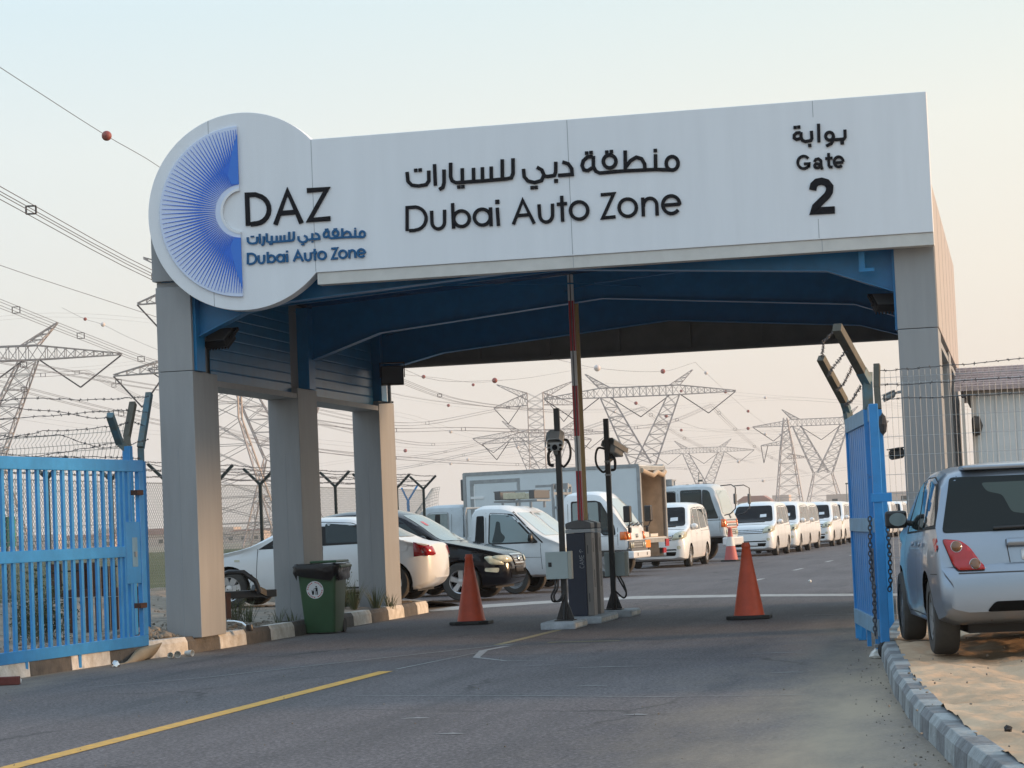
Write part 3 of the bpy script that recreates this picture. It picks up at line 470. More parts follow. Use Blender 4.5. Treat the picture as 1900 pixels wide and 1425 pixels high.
T_SLA=[('o',[(0.864,4.8181),(0.8693,4.9453),(0.91,4.9453),(0.9176,4.9454),(0.9347,4.9404),(0.9499,4.9313),(0.9621,4.9185),(0.9706,4.9031),(0.9746,4.8862),(0.9739,4.869),(0.9685,4.8528),(0.9588,4.8386),(0.9456,4.8276),(0.9297,4.8205),(0.9123,4.8179),(0.9046,4.8163),(0.8785,4.8171)]),('o',[(1.0073,4.9159),(1.0067,4.8556),(1.0075,4.8458),(1.0107,4.8364),(1.016,4.8283),(1.0231,4.8218),(1.0316,4.8175),(1.0407,4.8156),(1.0499,4.8162),(1.0587,4.8194),(1.0663,4.8249),(1.0723,4.8323),(1.0762,4.8411),(1.0778,4.8507),(1.0805,4.9165)]),('o',[(1.1272,4.9499),(1.1272,4.8135)]),('c',[(1.2184,4.8599),(1.2171,4.8722),(1.2124,4.8837),(1.2046,4.8936),(1.1943,4.9009),(1.1825,4.9052),(1.17,4.906),(1.1578,4.9034),(1.147,4.8975),(1.1383,4.8888),(1.1327,4.878),(1.1304,4.866),(1.1316,4.8537),(1.1364,4.8422),(1.1442,4.8323),(1.1544,4.8249),(1.1663,4.8207),(1.1789,4.8198),(1.191,4.8225),(1.2018,4.8284),(1.2104,4.8371),(1.2161,4.8479)]),('c',[(1.336,4.8603),(1.3347,4.8728),(1.33,4.8846),(1.322,4.8946),(1.3116,4.9021),(1.2995,4.9065),(1.2868,4.9073),(1.2744,4.9046),(1.2633,4.8987),(1.2546,4.8897),(1.2488,4.8787),(1.2464,4.8664),(1.2477,4.8539),(1.2525,4.8422),(1.2605,4.8321),(1.2709,4.8246),(1.283,4.8203),(1.2957,4.8194),(1.3081,4.8221),(1.3191,4.8281),(1.3279,4.837),(1.3337,4.848)]),('o',[(1.3392,4.9117),(1.3387,4.8123)]),('o',[(1.3772,4.9072),(1.3797,4.8114)]),('d',[(1.3787,4.9417),0.0116]),('o',[(1.4635,4.8132),(1.5204,4.9412),(1.5782,4.81)]),('o',[(1.4921,4.858),(1.5586,4.859)]),('o',[(1.6101,4.9097),(1.6114,4.8535),(1.6122,4.8433),(1.6154,4.8336),(1.6207,4.8252),(1.6278,4.8184),(1.6363,4.8139),(1.6455,4.812),(1.6548,4.8127),(1.6636,4.816),(1.6713,4.8217),(1.6774,4.8294),(1.6814,4.8386),(1.683,4.8486),(1.6847,4.9082)]),('o',[(1.7375,4.9474),(1.737,4.8104)]),('o',[(1.711,4.9045),(1.7629,4.9055)]),('c',[(1.8784,4.8593),(1.8771,4.8728),(1.872,4.8854),(1.8635,4.8962),(1.8524,4.9043),(1.8395,4.909),(1.826,4.9099),(1.8127,4.9071),(1.8009,4.9006),(1.7916,4.891),(1.7853,4.8791),(1.7828,4.8659),(1.7841,4.8524),(1.7893,4.8398),(1.7977,4.829),(1.8088,4.821),(1.8217,4.8163),(1.8353,4.8153),(1.8485,4.8182),(1.8603,4.8247),(1.8697,4.8343),(1.8759,4.8461)]),('o',[(1.9552,4.9395),(2.0245,4.9411),(1.9578,4.8129),(2.0262,4.8147)]),('c',[(2.1447,4.8566),(2.1433,4.87),(2.1383,4.8826),(2.1299,4.8933),(2.1189,4.9014),(2.1062,4.9061),(2.0927,4.907),(2.0796,4.9042),(2.0679,4.8977),(2.0586,4.8882),(2.0524,4.8763),(2.0499,4.8632),(2.0512,4.8498),(2.0562,4.8372),(2.0646,4.8264),(2.0756,4.8184),(2.0884,4.8137),(2.1019,4.8128),(2.115,4.8157),(2.1267,4.8222),(2.1359,4.8317),(2.1421,4.8435)]),('o',[(2.1814,4.9068),(2.1805,4.8087)]),('o',[(2.183,4.8604),(2.1851,4.8733),(2.1885,4.8828),(2.1942,4.891),(2.2018,4.8972),(2.2107,4.901),(2.2204,4.9022),(2.23,4.9006),(2.2389,4.8964),(2.2465,4.8899),(2.2522,4.8816),(2.2556,4.8719),(2.2564,4.8618),(2.2557,4.8082)]),('o',[(2.2896,4.8585),(2.3803,4.8596)]),('o',[(2.3811,4.8592),(2.3792,4.8717),(2.3743,4.8834),(2.3667,4.8933),(2.3568,4.9009),(2.3454,4.9056),(2.3333,4.9071),(2.3213,4.9052),(2.3103,4.9001),(2.301,4.8922),(2.294,4.8819),(2.2898,4.8701),(2.2888,4.8575),(2.2911,4.845),(2.2964,4.8335),(2.3043,4.8238),(2.3144,4.8165),(2.3259,4.8122),(2.338,4.8112),(2.3499,4.8134),(2.3608,4.8188),(2.3699,4.8271)])]

gate = empty('entrance_gate', (0, 0, 0), 'big entrance canopy with white sign front on grey columns spanning the road', 'gate')
R0, R1 = 8.816, 9.289
for xx in ((-.459, 0), (R0, R1)):
    for i, yy in enumerate((0, 4.507, 9.012)):
        mb = MB().box(xx[0], xx[1], yy, yy + .957, -.02 if xx[0] > 0 else .185, 3.544)
        c = mb.build('column', 'cladding' , gate, bevel=.006)
        if xx[0] < 0: MB().box(-.232, -.226, yy - .003, yy - .0005, .2, 2.6).build('panel_joint', 'joint_line', c)
    for i, yy in enumerate((0, 4.507, 9.012)):
        d_ = .42 if i == 1 else 0
        st = MB().box(xx[0] + .05, xx[1] + (.03 if xx[0] < 0 else -.05), yy + .09 + d_, yy + .42 + d_, 3.55, 4.75)
        if xx[0] > 0: st = MB().box(xx[0] - .03, xx[1] - .05, yy + .09 + d_, yy + .42 + d_, 3.55, 4.75)
        st.build('steel_column', 'steel_blue', gate, bevel=.004)
    MB().box(xx[0], xx[1], 0, .07, 3.552, 4.62 if xx[0] < 0 else 4.575).build('column_cover', 'cladding', gate, bevel=.004)
    # side walls over the openings: blue ribbed sheet inside, cladding outside
    inner = 0 if xx[0] < 0 else 1
    for ya, yb in ((.96, 4.5), (5.47, 9.0)):
        xs = -.10 if xx[0] < 0 else R0 + .10
        mb = MB(); n = 9
        for k in range(n):
            za, zb = 3.47 + 1.3 * k / n, 3.47 + 1.3 * (k + 1) / n; sgn = 1 if xx[0] < 0 else -1
            mb.prism([(xs, ya, za), (xs + sgn * .007, ya, za + .014), (xs + sgn * .007, ya, zb - .014), (xs, ya, zb)], (0, yb - ya, 0))
        mb.build('side_sheet', 'sheet_blue', gate)
        MB().box(xx[0] + .01, xx[1] - .01, ya + .004, yb - .004, 3.39, 3.466).build('lintel', 'cladding', gate)
for x0, x1, z0, z1, mt in ((-.50, -.14, 4.70, 5.62, 'cladding'), (R0 + .14, 9.30, 3.552, 5.27, 'cladding_sunlit'), (-.47, -.14, 3.48, 4.69, 'cladding')):
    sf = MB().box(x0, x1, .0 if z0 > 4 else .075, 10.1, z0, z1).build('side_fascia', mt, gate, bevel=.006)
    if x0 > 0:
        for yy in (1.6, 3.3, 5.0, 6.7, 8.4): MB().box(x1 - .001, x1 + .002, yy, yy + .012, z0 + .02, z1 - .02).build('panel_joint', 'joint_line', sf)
# rafters
def rafter(y, prof):
    top = lambda x: 4.76 + .28 * (1 - abs(x - 4.4) / 4.6)
    pts = [(x, y, z) for x, z in prof] + [(x, y, top(x)) for x in (prof[-1][0], 4.4, prof[0][0])]
    r = MB().prism(pts, (0, .03, 0)).build('rafter', 'steel_blue', gate)
    mb = MB()
    for (xa, za), (xb, zb) in zip(prof, prof[1:]):
        mb.hexa([(xa, y - .085, za - .012), (xb, y - .085, zb - .012), (xb, y + .115, zb - .012), (xa, y + .115, za - .012), (xa, y - .085, za - .001), (xb, y - .085, zb - .001), (xb, y + .115, zb - .001), (xa, y + .115, za - .001)])
    mb.build('flange', 'steel_blue', r)
rafter(.26, [(.03, 4.0), (.66, 4.27), (1.2, 4.37), (4.4, 4.58), (8.0, 4.33), (8.785, 4.03)])
rafter(5.28, [(.03, 4.0), (1.07, 4.345), (4.4, 4.65), (8.0, 4.345), (8.785, 4.06)])
rafter(9.25, [(.03, 4.06), (1.06, 4.30), (4.8, 4.61), (7.83, 4.35), (8.785, 4.05)])
mb = MB()
for x0, x1, z0, z1 in ((-.12, 4.4, 4.78, 5.06), (4.4, R0 + .12, 5.06, 4.78)):
    nx, ny = 20, 40
    V = [[mb.bm.verts.new((x0 + (x1 - x0) * i / nx, .08 + 9.8 * j / ny, z0 + (z1 - z0) * i / nx + .018 * hn(i * .6, j * .5, .9) + .012 * math.sin(j * 1.4 + i * .15))) for i in range(nx + 1)] for j in range(ny + 1)]
    for j in range(ny):
        for i in range(nx): mb.bm.faces.new((V[j][i], V[j][i + 1], V[j + 1][i + 1], V[j + 1][i]))
mb.build('ceiling', 'ceiling_foil', gate, smooth=60)
mb = MB()
for yy in (1.5, 2.6, 3.7, 5.8, 6.9, 8.0):
    for x0, x1, z0, z1 in ((0, 4.4, 4.70, 4.97), (4.4, R0, 4.97, 4.70)): mb.bar((x0, yy, z0), (x1, yy + .01, z1), .06, .09)
for (xa, ya), (xb, yb) in (((.1, .4), (4.4, 4.6)), ((8.7, .4), (4.4, 4.6)), ((.1, 9.2), (4.4, 4.7)), ((8.7, 9.2), (4.4, 4.7))): mb.path([(xa, ya, 4.62), (xb, yb, 4.80)], .012, 5)
mb.build('purlin', 'steel_blue', gate)
MB().box(-.13, R0 + .13, .0, 10.0, 5.10, 5.2).build('roof', 'cladding', gate)
bk = MB().box(-.2, R1 - .02, 9.98, 10.08, 4.13, 5.18).build('rear_panel', 'back_panel', gate)
mb = MB()
for i in range(8): mb.box(.3 + i * 1.17, .36 + i * 1.17, 9.92, 9.978, 4.2, 5.0)
mb.box(.1, 8.7, 9.9, 9.978, 4.135, 4.19); mb.build('rib', 'back_panel', bk)
# sign front: disc and panel in one outline
cx, cz, rr = .815, 5.487, 1.245
a0 = math.degrees(math.asin((6.324 - cz) / rr)); a1 = 360 + math.degrees(math.asin((4.655 - cz) / rr))
outl = [(9.302, -.03, 4.655), (9.302, -.03, 6.324)] + [(cx + rr * math.cos(R_(a0 + (a1 - a0) * k / 72)), -.03, cz + rr * math.sin(R_(a0 + (a1 - a0) * k / 72))) for k in range(73)]
sign = MB().prism(outl, (0, -.22, 0)).build('sign_panel', 'sign_panel', gate, bevel=.006)
MB().box(1.75, 9.302, -.232, -.035, 4.505, 4.653).build('trim', 'sign_trim', sign, bevel=.004)
for xx, z0, z1 in ((1.735, 4.67, 6.315), (4.98, 4.67, 6.315), (7.96, 6.12, 6.315), (7.96, 4.67, 4.9), (.40, 6.36, 6.66), (.40, 4.31, 4.60)): MB().box(xx, xx + .007, -.2515, -.2502, z0, z1).build('panel_joint', 'joint_line', sign)
for xx in (4.98, 7.99): MB().box(xx, xx + .007, -.2335, -.2322, 4.51, 4.65).build('panel_joint', 'joint_line', sign)
# raised half disc with rays
pl = []
fx = .806
for k in range(41): a = R_(91.0 + 178 * k / 40); pl.append((fx + 1.075 * math.cos(a), -.252, cz + 1.075 * math.sin(a)))
for k in range(25): a = R_(262 - 164 * k / 24); pl.append((fx + .02 + .275 * math.cos(a), -.252, cz + .275 * math.sin(a)))
logo = MB().prism(pl, (0, -.03, 0)).build('logo_plate', 'logo_plate', sign, bevel=.006)
mb = MB(); ring = MB(); N = 66
for k in range(N):
    t = (k + .5) / N
    a = 90 + 180 * t; dens = abs(t - .5) * 2
    a = 90 + 180 * (.5 + .5 * math.copysign(1 - (1 - dens) ** 1.25, t - .5))
    ar = R_(a); c, s_ = math.cos(ar), math.sin(ar); ri, ro = .335, 1.045 if dens < .8 else 1.03
    hw = .0098 + .008 * dens ** 3; hi = .0022 + .006 * dens ** 4
    P = lambda r, o: (min(fx - .012, fx + r * c - o * s_), -.283 - .0006 * (k % 3), cz + r * s_ + o * c)
    mb.prism([P(ri, -hi), P(ri + .22, -hw), P(ro, -.0012), P(ro, .0012), P(ri + .22, hw), P(ri, hi)], (0, -.006, 0))
mb.build('ray', 'logo_blue', logo)
for sgn in (1, -1):
    MB().prism([(fx - .014, -.2836, cz + sgn * .34), (fx - .11, -.2836, cz + sgn * .345), (fx - .15, -.2836, cz + sgn * .46), (fx - .085, -.2836, cz + sgn * .76), (fx - .014, -.2836, cz + sgn * .98)], (0, -.0075, 0)).build('logo_wedge', 'logo_mid', logo)
ring = MB(); rp = [(fx + .02 + .275 * math.cos(R_(262 - 164 * k / 24)), -.252, cz + .275 * math.sin(R_(262 - 164 * k / 24))) for k in range(25)]
def ribbon(mb, pts, wd, y, dep, closed):
    P = [Vector(p) for p in pts]; n = len(P); A = []
    for i in range(n):
        p = P[i]; a = P[i - 1] if (closed or i) else None; b = P[(i + 1) % n] if (closed or i < n - 1) else None
        d1 = (p - a).normalized() if a is not None else (b - p).normalized(); d2 = (b - p).normalized() if b is not None else d1
        t = d1 + d2
        if t.length < .2: t = d1
        t.normalize(); q = Vector((-t.y, t.x)); k = 1 / max(.55, q.dot(Vector((-d1.y, d1.x)))); o = q * (wd / 2 * k)
        e = Vector((0, 0))
        if a is None: e = -d1 * wd * .12
        if b is None: e = d1 * wd * .12
        l, r = p + o + e, p - o + e
        A.append([mb.bm.verts.new((v.x, yy, v.y)) for v, yy in ((l, y), (r, y), (r, y - dep), (l, y - dep))])
    for i in range(n if closed else n - 1):
        a, b = A[i], A[(i + 1) % n]
        for k in range(4): mb.bm.faces.new((a[k], b[k], b[(k + 1) % 4], a[(k + 1) % 4]))
    if not closed: mb.bm.faces.new(A[0]); mb.bm.faces.new(A[-1][::-1])
def lettering(name, strokes, wd, m, parent, y=-.2505, dep=.016):
    mb = MB()
    for i, (k, p) in enumerate(strokes):
        d = dep + .0011 * (i % 7)
        if k == 'd': (x, z), r = p; mb.prism([(x - r, y, z - r), (x + r, y, z - r), (x + r, y, z + r), (x - r, y, z + r)], (0, -d, 0))
        else: ribbon(mb, p, wd, y, d, k == 'c')
    return mb.build(name, m, parent)
ribbon(ring, [(p[0], p[2]) for p in rp], .03, -.253, .036, False); ring.build('ring', 'sign_panel', logo)
lettering('arabic_lettering', T_AR, .043, 'letter_black', sign); lettering('latin_lettering', T_LA, .041, 'letter_black', sign)
lettering('initials_lettering', T_DAZ, .060, 'letter_black', sign)
lettering('small_arabic_lettering', T_SAR, .026, 'letter_blue', sign, dep=.02); lettering('small_latin_lettering', T_SLA, .026, 'letter_blue', sign, dep=.02)
lettering('gate_arabic_lettering', T_GAR, .037, 'letter_black', sign); lettering('gate_word_lettering', T_GATE, .033, 'letter_black', sign); lettering('gate_number', T_TWO, .086, 'letter_black', sign)
# brackets under the trim
mb = MB().box(8.40, 8.47, .0, .06, 4.28, 4.5).box(8.40, 8.58, -.02, .02, 4.26, 4.30)
mb.build('hanger', 'steel_blue', gate)
# floodlights hung from the frame
def floodlight(loc, rz, tilt, label, sz=.36, m='black_paint', face='grey_plastic'):
    o = empty('floodlight', loc, label, 'floodlight', 'floodlights of the gate'); 
    T = Matrix.Rotation(rz, 4, 'Z') @ Matrix.Rotation(tilt, 4, 'X')
    def add(mb, name, mt, **k):
        bmesh.ops.transform(mb.bm, matrix=Matrix.Translation(Vector(loc)) @ T, verts=mb.bm.verts); return mb.build(name, mt, o, **k)
    h = add(MB().box(-sz / 2, sz / 2, -.05, .05, -sz * .42, sz * .42), 'housing', m, bevel=.012)
    add(MB().box(-sz * .45, sz * .45, -.062, -.051, -sz * .37, sz * .37), 'glass', face)
    mb = MB()
    for i in range(7): mb.box(-sz * .42 + i * sz * .14 - .005, -sz * .42 + i * sz * .14 + .005, .051, .10, -sz * .34, sz * .34)
    add(mb, 'cooling_fin', m)
    mb = MB().box(-sz / 2 - .02, -sz / 2 - .004, -.02, .02, -.03, sz * .55).box(sz / 2 + .004, sz / 2 + .02, -.02, .02, -.03, sz * .55).box(-sz / 2 - .02, sz / 2 + .02, -.02, .02, sz * .55, sz * .55 + .016)
    add(mb, 'bracket', m)
    return o
floodlight((0.165,0.62,3.986), -.3, -.9, 'black floodlight hanging under the left end of the front rafter', .34)
floodlight((8.653,0.62,3.927), .4, -.9, 'black floodlight hanging under the right end of the front rafter', .30)
o = floodlight((0.287,8.85,3.937), .25, -.12, 'dark grey floodlight on a short post above the rearmost left column', .37, 'black_paint', 'grey_plastic')
mb = MB().box(.19, .24, 8.86, 8.91, 3.50, 3.86).box(.0, .24, 9.0, 9.05, 3.50, 3.53); mb.build('post', 'alu_trim', o)
# ------------------------------------------------------------------ vehicles
def pch(tab):
    xs = [p[0] for p in tab]; ys = [p[1] for p in tab]; n = len(xs)
    h = [xs[i + 1] - xs[i] for i in range(n - 1)]; d = [(ys[i + 1] - ys[i]) / h[i] for i in range(n - 1)]
    m = [0] * n
    for i in range(1, n - 1):
        if d[i - 1] * d[i] > 0:
            w1 = 2 * h[i] + h[i - 1]; w2 = h[i] + 2 * h[i - 1]; m[i] = (w1 + w2) / (w1 / d[i - 1] + w2 / d[i])
    if n > 1: m[0] = d[0]; m[-1] = d[-1]
    def f(x):
        if x <= xs[0]: return ys[0]
        if x >= xs[-1]: return ys[-1]
        for i in range(n - 1):
            if x <= xs[i + 1]:
                t = (x - xs[i]) / h[i]
                return (2 * t**3 - 3 * t * t + 1) * ys[i] + (t**3 - 2 * t * t + t) * h[i] * m[i] + (-2 * t**3 + 3 * t * t) * ys[i + 1] + (t**3 - t * t) * h[i] * m[i + 1]
    return f
class Car:
    """Lofted body; x points forward, s is the distance behind the nose."""
    def __init__(c, root, L, top, bot, hw, belt, tumble, paint, wheels=(), R=.3, ext=(), body_name='body', crown=.02):
        c.root, c.L, c.X0 = root, L, L / 2
        ft, fb, fw, fl = pch(top), pch(bot), pch(hw), pch(belt)
        st = sorted(set([round(p[0], 3) for p in top] + [round(p[0], 3) for p in hw] + [round(L * i / 44, 3) for i in range(45)]))
        st = [s for i, s in enumerate(st) if i == 0 or s - st[i - 1] > .012]
        mb = MB(); bm = mb.bm; rings = []
        for s in st:
            zt, zb, w_ = ft(s), fb(s), fw(s); zs = min(fl(s), zt - .07); zs = max(zs, zb + .1)
            ug = max(0, zt - zs); wt = w_ - tumble * max(0, ug - .06); wt = max(wt, .3 * w_)
            hh = zs - zb
            k = min(1, ug / .3)
            half = [(0, zb), (.82 * w_, zb), (.955 * w_, zb + .05 * hh + .015), (.992 * w_, zb + .22 * hh), (w_, zb + .45 * hh), (.998 * w_, zb + .72 * hh), (.985 * w_, zb + .90 * hh), (.962 * w_ - .0 * k, zs + .0),
                    (wt + .55 * (.955 * w_ - wt), zs + .42 * ug), (wt + .12 * (.955 * w_ - wt), zs + .78 * ug), (wt - .055 * k, zs + .925 * ug), (wt - .16 * (.4 + .6 * k), zs + .982 * ug), (.42 * wt, zt + crown * .7), (0, zt + crown)]
            ring = [bm.verts.new((c.X0 - s, y, z)) for y, z in half] + [bm.verts.new((c.X0 - s, -y, z)) for y, z in half[-2:0:-1]]
            rings.append(ring)
        for A, B in zip(rings, rings[1:]):
            for k in range(len(A)): bm.faces.new((A[k], A[(k + 1) % len(A)], B[(k + 1) % len(A)], B[k]))
        bm.faces.new(rings[0]); bm.faces.new(rings[-1][::-1])
        bmesh.ops.recalc_face_normals(bm, faces=bm.faces)
        c.bvh = BVHTree.FromBMesh(bm); c.w = fw
        b = mb.build(body_name, [paint, 'well_black'], root, smooth=32)
        if wheels:
            cm = MB()
            for s, wd in wheels:
                for sg in (1, -1):
                    y0 = sg * (wd - .26); y1 = sg * (wd + .5)
                    cm.lathe([(.001, min(y0, y1)), (R + .055, min(y0, y1)), (R + .055, max(y0, y1)), (.001, max(y0, y1))], (c.X0 - s, 0, R), 'Y', 28)
            cut = cm.build('cutter', ['well_black'])
            md = b.modifiers.new('cut', 'BOOLEAN'); md.object = cut; md.operation = 'DIFFERENCE'; md.solver = 'EXACT'; md.material_mode = 'TRANSFER'
            dg = bpy.context.evaluated_depsgraph_get(); me = bpy.data.meshes.new_from_object(b.evaluated_get(dg)); b.modifiers.clear(); old = b.data; b.data = me
            me.polygons.foreach_set('use_smooth', [True] * len(me.polygons)); me.set_sharp_from_angle(angle=R_(32))
            bpy.data.objects.remove(cut)
        c.body = b
    def panel(c, name, m, view, poly, off=.005, rnd_=0, res=.09, both=False, parent=None, thick=0):
        for sg in ((1, -1) if both else (1,)):
            p = [Vector(q) for q in poly]
            if rnd_:
                o = []
                for i in range(len(p)):
                    a, b, q = p[i - 1], p[i], p[(i + 1) % len(p)]; r = min(rnd_, (a - b).length * .45, (q - b).length * .45)
                    u = b + (a - b).normalized() * r; v = b + (q - b).normalized() * r
                    o += [u * (1 - t)**2 + b * 2 * t * (1 - t) + v * t * t for t in (0, .33, .67, 1)]
                p = o
            if view in 'FB' and sg < 0: p = [Vector((-q.x, q.y)) for q in p]
            mb = MB(); bm = mb.bm; bm.faces.new([bm.verts.new((q.x, q.y, 0)) for q in p])
            for ax in (0, 1):
                lo = min(q[ax] for q in p); hi = max(q[ax] for q in p); n = int((hi - lo) / res)
                for i in range(1, n + 1):
                    co = Vector((0, 0, 0)); co[ax] = lo + (hi - lo) * i / (n + 1); no = Vector((0, 0, 0)); no[ax] = 1
                    bmesh.ops.bisect_plane(bm, geom=bm.verts[:] + bm.edges[:] + bm.faces[:], plane_co=co, plane_no=no)
            bmesh.ops.triangulate(bm, faces=bm.faces[:])
            for v in bm.verts:
                a, b = v.co.x, v.co.y
                if view == 'S': org, d = Vector((c.X0 - a, sg * 3, b)), Vector((0, -sg, 0))
                elif view == 'F': org, d = Vector((9, a, b)), Vector((-1, 0, 0))
                elif view == 'B': org, d = Vector((-9, a, b)), Vector((1, 0, 0))
                else: org, d = Vector((c.X0 - a, b * sg, 5)), Vector((0, 0, -1))
                h, nn, _, _ = c.bvh.ray_cast(org, d)
                if h is None: h, nn, _, _ = c.bvh.find_nearest(org + d * 1.2 if view == 'S' else org + d * (9 - c.L / 2))
                v.co = h + nn * off
            bm.normal_update()
            want = {'S': Vector((0, sg, 0)), 'F': Vector((1, 0, 0)), 'B': Vector((-1, 0, 0)), 'T': Z}[view]
            if sum(f.normal.dot(want) * f.calc_area() for f in bm.faces) < 0: bmesh.ops.reverse_faces(bm, faces=bm.faces)
            o = mb.build(name, m, parent or c.root, smooth=50, normals=False)
            if thick:
                so = o.modifiers.new('solid', 'SOLIDIFY'); so.thickness = thick; so.offset = 1
        return o
    def seam(c, view, pts, wd=.010, m='seam', name='door_seam', both=True, off=.0025):
        for a, b in zip(pts, pts[1:]):
            a, b = Vector(a), Vector(b); d = (b - a).normalized(); n = Vector((-d.y, d.x)) * wd / 2
            c.panel(name, m, view, [a - n, b - n, b + n, a + n], off, both=both, res=.12)
def wheel(root, x, y, R, wd, rimR, m_rim='rim_silver', spokes=5, sgn=1, dish=.02):
    t = MB().lathe([(rimR * .96, -wd / 2), (R * .93, -wd / 2), (R * .985, -wd * .40), (R, -wd * .30), (R, wd * .30), (R * .985, wd * .40), (R * .93, wd / 2), (rimR * .96, wd / 2)], (0, 0, 0), 'Y', 28, caps=False).build('wheel', 'tyre', root, smooth=40)
    t.location = (x, y, R)
    rm = MB(); o = sgn * wd * .46
    rm.lathe([(rimR * .86, o - sgn * .09), (rimR * .90, o - sgn * .01), (rimR, o), (rimR * 1.0, o - sgn * .05)], (0, 0, 0), 'Y', 28, caps=False)
    if spokes:
        for k in range(spokes):
            a = 2 * math.pi * k / spokes + .3; c_, s_ = math.cos(a), math.sin(a)
            P = lambda r, q, dy: (r * c_ - q * s_, o - sgn * dy, r * s_ + q * c_)
            rm.hexa([P(.04, -.045, .05), P(rimR * .9, -.065, .05), P(rimR * .9, .065, .05), P(.04, .045, .05), P(.04, -.04, dish), P(rimR * .9, -.05, .008), P(rimR * .9, .05, .008), P(.04, .04, dish)])
        rm.lathe([(.001, o - sgn * .05), (.06, o - sgn * .05), (.055, o - sgn * .005), (.001, o)], (0, 0, 0), 'Y', 14)
    else:
        rm.lathe([(.001, o - sgn * .02), (.07, o - sgn * .02), (.09, o - sgn * .05), (rimR * .72, o - sgn * .055), (rimR * .86, o - sgn * .02)], (0, 0, 0), 'Y', 24, caps=False)
    r = rm.build('rim', m_rim, None, smooth=35); r.parent = t
    b = MB().lathe([(.001, o - sgn * .10), (rimR * .9, o - sgn * .10), (rimR * .9, o - sgn * .085), (.001, o - sgn * .085)], (0, 0, 0), 'Y', 20).build('brake_disc', 'well_black', None); b.parent = t
    return t
def mirror(c, s, y, z, m='paint_white', size=(.07, .20, .15), both=True, boxy=False):
    for sg in ((1, -1) if both else (1,)):
        x = c.X0 - s; mb = MB().bar((x, sg * (y - .10), z - .05), (x, sg * (y + .02), z - .03), .05, .05)
        if boxy: yb = sorted((sg * y, sg * (y + size[1]))); mb.box(x - size[0], x + size[0], yb[0], yb[1], z - size[2] / 2, z + size[2] / 2)
        else: bmesh.ops.create_icosphere(mb.bm, subdivisions=3, radius=1, matrix=Matrix.Translation((x, sg * (y + size[1] * .45), z)) @ Matrix.Diagonal((size[0], size[1] / 2, size[2] / 2, 1)))
        mo = mb.build('side_mirror', m, c.root, smooth=None if boxy else 60, bevel=.045 if boxy else 0)
        g = MB(); pts = [(x - size[0] * (1.02 if boxy else .93), sg * (y + size[1] * .45 + size[1] * .40 * math.cos(a)), z + size[2] * .38 * math.sin(a)) for a in [k * math.pi / 8 for k in range(16)]]
        g.prism(pts, (-.012, 0, 0)); g.build('mirror_glass', 'glass_pale', mo)
def plates(c, z, m='sticker_white'):
    c.panel('number_plate', m, 'F', [(-.26, z - .055), (.26, z - .055), (.26, z + .055), (-.26, z + .055)], .012, thick=.004)
def car_root(name, label, cat, group=None): return empty(name, (0, 0, 0), label, cat, group)
def place(o, x, y, z, head, scale=1.05):
    o.location = (x, y, z); o.rotation_euler = (0, 0, R_(head)); o.scale = (scale,) * 3
def underside(c, s0, s1, w_, z0=.16, z1=.42):
    MB().box(c.X0 - s1, c.X0 - s0, -w_, w_, z0, z1).build('underbody', 'chassis', c.root)
